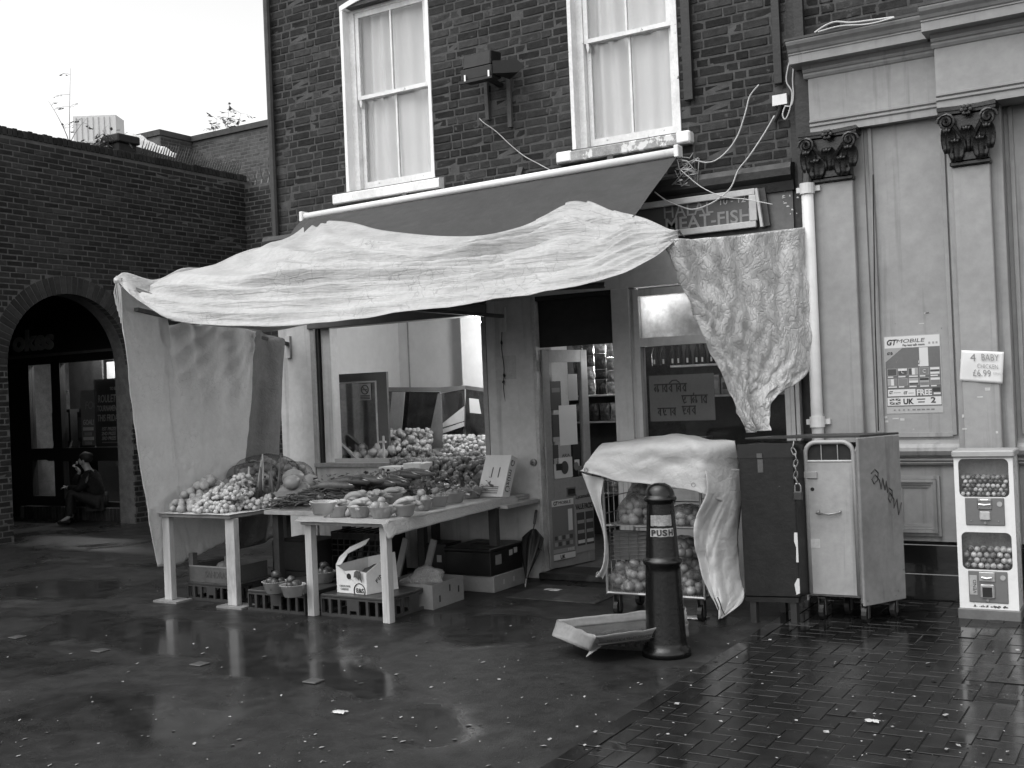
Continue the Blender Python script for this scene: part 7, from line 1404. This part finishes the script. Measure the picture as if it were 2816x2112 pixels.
q = MB(); q.tube([(OY(1055, 1225, .2).x, .2, 1.03), (OY(1055, 1225, .2).x, .2, 1.27)], .012, 6); q.box(OY(1045, 1235, .2).x, OY(1062, 1235, .2).x, .19, .21, 1.20, 1.22); tag(q.build('price_stake', M('metal_lip', .35)), 'thin metal price holder standing on the window sill', 'price holder')
lampm = M('lit_lamp', .8, .5, 0, emit=9)
def bulb(px, py, y, r_, power, label, long=None):
    p = OY(px, py, y); t = thing('shop_lamp', label, 'lamp', p); q = MB(p)
    if long: q.tube([(-long/2, 0, 0), (long/2, 0, 0)], .018, 10)
    else: q.ball((0, 0, 0), r_, 14, 10); 
    q.build('lit_bulb', lampm, t, smooth=True)
    q = MB(p)
    if long: q.box(-long/2-.02, long/2+.02, -.02, .02, .025, .06)
    else: q.tube([(0, 0, r_*.8), (0, 0, r_+.08)], .018, 8)
    q.build('fitting', M('white_enamel', .74), t)
    l = bpy.data.lights.new('lamp_glow', 'POINT'); l.energy = power; l.shadow_soft_size = .06; o = bpy.data.objects.new('lamp_glow', l); place(o, p+V((0, -.0, -(r_+.09))), t)
bulb(1322, 880, .42, .030, 20, 'bare lit bulb at the corner of the open shop window'); bulb(1676, 943, 2.22, .03, 22, 'short lit tube on the ceiling just inside the doorway', .34)
bulb(1757, 951, .9, .035, 3.5, 'lit bulb glowing inside the display window'); bulb(1825, 815, .12, .02, 1.3, 'fluorescent tube behind the dusty top pane of the display window', .7)
# doorway shelves
def shelf_unit(name, label, x0, x1, y, zs, dep=.3):
    t = thing(name, label, 'shelf', ((x0+x1)/2, y, .06)); q = MB(); q.box(x0, x1, y+dep, y+dep+.02, .06, 2.5); q.build('back_panel', M('shelf_back', .06, .6), t)
    for z in zs: q = MB(); q.box(x0, x1, y, y+dep, z-.018, z); q.build('shelf_board', M('shelf_white', .45, .5), t)
    return t
dz = [OY(1660, 1085, 2.0).z, OY(1660, 1158, 2.0).z, .55]; xd0, xd1 = OY(1600, 1085, 2.0).x, OY(1740, 1085, 2.0).x
shelf_unit('packet_shelves', 'white shelves of shiny packets seen through the doorway', xd0-.6, xd1, 2.0, dz)
foil = [M('foil_%d' % i, v, .18, .8, 14, .012, 16, metal=.5) for i, v in enumerate((.55, .25, .12, .4, .06))]
pr = random.Random(14)
for z, hmax in ((dz[0], .62), (dz[1], .22), (dz[2], .35)):
    x = xd0-.1
    while x < xd1-.1:
        w_ = pr.uniform(.10, .20); zz = z+.001; top = z+hmax
        while zz < top-.08:
            h_ = pr.uniform(.09, .20) if hmax > .3 else min(.19, top-zz); q = MB(V((x+w_/2, 2.02, zz)))
            q.grid(lambda u, v, w_=w_, h_=h_: q.P(((u-.5)*w_*(1-.12*math.sin(v*math.pi)), -.03*math.sin(u*math.pi)*math.sin(v*math.pi)-.012*nz(u*5+x*9, v*5+zz*7), h_*v)), 8, 8); q.grid(lambda u, v, w_=w_, h_=h_: q.P(((u-.5)*w_*(1-.12*math.sin(v*math.pi)), .05+.03*math.sin(u*math.pi)*math.sin(v*math.pi), h_*v)), 4, 4); q.box(-w_*.44, w_*.44, .0, .05, .0, h_)
            tag(q.build('foil_packet', pr.choice(foil), smooth=True), 'shiny packet stacked on the shelves in the doorway', 'packet', 'packets on the doorway shelves'); zz += h_+.002
        x += w_+.006
# display window stock
y5 = .55; zs1 = OY(1850, 1005, y5).z; zs2 = OY(2060, 1082, y5).z; shelf_unit('bottle_shelves', 'white shelves of bottles and boxes in the display window', WX[0]+.06, WX[1]-.02, y5, [zs1, zs2, .95], .3)
bmat = M('dark_bottle', .006, .5, .3, spec=.15); lbl = M('label_mid', .20, .5, .3)
for i in range(11):
    x = OY(1800+i*22+(i % 3)*3, 1000, y5+.08).x; t = thing('dark_bottle', 'dark capped bottle in the row on the top window shelf', 'bottle', (x, y5+.08, zs1), 'bottles on the window shelf'); q = MB(V((x, y5+.10, zs1+.001))); q.lathe([(0, 0), (.030, 0), (.031, .01), (.031, .11), (.020, .14), (.016, .15), (.017, .18), (0, .18)], n=14); q.build('glass_body', bmat, t, smooth=True); q = MB(V((x, y5+.10, zs1+.001))); q.box(-.004, .012, -.0335, -.0315, .02, .06); q.build('paper_label', M('label_pale', .5, .5), t)
pr2 = random.Random(15)
def stock(z, x0, x1, hs, n, label, grp):
    x = x0
    for i in range(n):
        w_ = pr2.uniform(.07, .16); h_ = pr2.uniform(*hs)
        if x+w_ > x1: break
        q = MB(V((x, y5+.03, z+.001))); v_ = pr2.choice((.05, .12, .22, .35)); q.box(0, w_, 0, .14, 0, h_, .004); o = tag(q.build('grocery_box', M('grocery_%d' % int(v_*100), v_, .4, .5, 18)), label, 'box', grp)
        q = MB(V((x, y5+.03, z+.001))); q.box(w_*.15, w_*.85, -.002, -.0005, h_*.3, h_*.7); q.build('paper_label', pr2.choice((prn['mid'], prn['dark'], prn['grey'])), o); x += w_+.012
stock(zs2, WX[0]+.08, WX[1]-.1, (.10, .2), 12, 'grocery box on the middle window shelf', 'boxes on the middle window shelf'); stock(.95, WX[0]+.08, WX[1]-.1, (.14, .26), 12, 'grocery box on the bottom window shelf', 'boxes on the bottom window shelf')
q = MB(); rr = random.Random(16)
for i in range(3): c = OY(1800+i*55, 1190, .12); q = MB(); q.ball((c.x, .16, 1.03), .075, 16, 12, 1.1, .25, i+2); tag(q.build('net_of_fruit', M('pale_net', .22, .5, .4, 30), smooth=True), 'rounded net of produce on the display window ledge', 'produce bag', 'nets on the window ledge')
for i in range(3): c = OY(1985+i*75, 1190, .12); q = MB(); q.box(c.x-.09, c.x+.09, .08, .22, .952, 1.09, .004); tag(q.build('window_carton', kb), 'plain carton on the display window ledge behind the cabinets', 'box', 'cartons on the window ledge')
bs_ = thing('bengali_notice', 'grey card with handwritten Bengali lettering behind the display window', 'notice', (-3.5, .02, 1.4)); YN2 = .018; q4 = [OY(*p, YN2) for p in ((1784, 1034), (1962, 1021), (1967, 1155), (1790, 1157))]; X0, X1, ZA, ZC = q4[0].x, q4[1].x, q4[0].z, q4[2].z
q = MB(); q.box(X0, X1, YN2, YN2+.004, ZC, ZA); q.build('card', M('grey_card', .16, .6, .1), bs_)
ink2 = prn['black']; wN2 = X1-X0; hN2 = ZA-ZC
def stroke(pts, u0, v0, sx_, sz_): q = MB(); q.tube([(X0+(u0+p[0]*sx_)*wN2, YN2-.003, ZA-(v0+p[1]*sz_)*hN2) for p in pts], .0048, 4); q.build('pen_stroke', ink2, bs_)
GL = [[[(0, 0), (1, 0)], [(.2, .35), (.05, .6), (.3, .9), (.4, .5), (.2, .35), (.75, .1), (.75, .95)], [(.75, .5), (.95, .75), (.8, .9)]], [[(0, 0), (1, 0)], [(.7, 0), (.1, .55), (.7, 1)], [(.7, 0), (.7, 1)], [(.35, .85), (.4, .95)]], [[(0, 0), (1, 0)], [(.75, 0), (.75, 1)], [(.75, .15), (.15, .5), (.75, .9)]], [[(0, 0), (1, 0)], [(.6, 0), (.6, 1)], [(.6, .4), (.3, .3), (.1, .55), (.35, .75)]], [[(0, 0), (1, 0)], [(.2, 0), (.25, .45), (.6, .5), (.7, .2)], [(.25, .45), (.5, .95), (.9, .8)]], [[(0, 0), (1, 0)], [(.85, 0), (.85, 1)]]]
def word(seq, u0, v0, w_, h_):
    for i, g_ in enumerate(seq):
        for s in GL[g_]: stroke(s, u0+i*w_, v0, w_, h_)
word([0, 5, 1, 2, 5, 3, 1], .08, .20, .073, .17); stroke([(0, 0), (.3, -.6), (.7, -.6), (1, 0)], .32, .18, .16, .10); word([4, 5, 0, 5, 1], .50, .46, .08, .17); stroke([(0, 0), (.5, -1)], .68, .45, .03, .05); word([3, 4, 5, 2], .12, .72, .072, .16); word([4, 3, 2], .50, .69, .072, .18)
# ================================================================== LITTER
lr = random.Random(17); q = MB()
for i in range(800):
    px, py = lr.uniform(0, 2816), 1500+610*lr.random()**.8; p = OZ(px, py, .0)
    if p.x < -12.6 or (p.y > -2.05 and p.x > -7.6 and p.x < -4.9) or p.y > -.3 or (p.y > -1.5 and p.x > -3.8 and p.x < -.9): continue
    z = .016 if p.x > PX0 else .003; s = lr.choice((.003, .003, .004, .005, .006, .008, .011, .016))*lr.uniform(.7, 1.3); a = lr.uniform(0, 3.14); dx, dy = math.cos(a)*s, math.sin(a)*s; k = lr.uniform(.3, .9)
    q.add([p+V((-dx, -dy, z)), p+V((dy*k, -dx*k, z+s*.25)), p+V((dx, dy, z+s*.1)), p+V((-dy*k, dx*k, z))], [(0, 1, 2, 3)], True)
tag(q.build('litter', M('wet_litter', .30, .5, .8, 30)), 'scattered scraps of wet litter on the paving', 'litter', kind='stuff')
for i, (px, py) in enumerate(((47, 1752), (276, 1789), (550, 1826), (862, 1873))):
    p = OZ(px, py, .004); q = MB(V((p.x, p.y, .001))); q.cbox(-.05, .05, -.045, .045, 0, .008, .003); o = tag(q.build('ground_plate', M('pale_plate', .07, .35, .2)), 'small flat square plate set in the wet asphalt', 'plate', 'row of plates in the asphalt')
for px, py, s, lab in ((935, 1958, .05, 'bright scrap of crumpled paper on the asphalt'), (1520, 1622, .09, 'wet sheet of paper lying in front of the doorstep'), (1905, 1697, .13, 'pale strip of wet tissue beside the bollard'), (2700-300, 1990, .04, 'pale scrap of paper on the block paving')):
    p = OZ(px, py, .006); zo = .018 if p.x > PX0 else .006; q = MB(); q.grid(lambda u, v: V((p.x+(u-.5)*s*1.6+.01*nz(v*4, u*3), p.y+(v-.5)*s, zo+.012*abs(nz(u*5, v*5, px)))), 8, 6); tag(q.build('paper_scrap', M('wet_white_paper', .52, .5, .2), smooth=True, solid=.002), lab, 'paper')
q = MB(); p = OZ(1560, 1640, .004); q.box(p.x-.45, p.x+.35, -.95, -.35, .002, .008); tag(q.build('doormat', wet('wet_mat', .05)), 'flat wet mat on the asphalt before the shop door', 'mat')
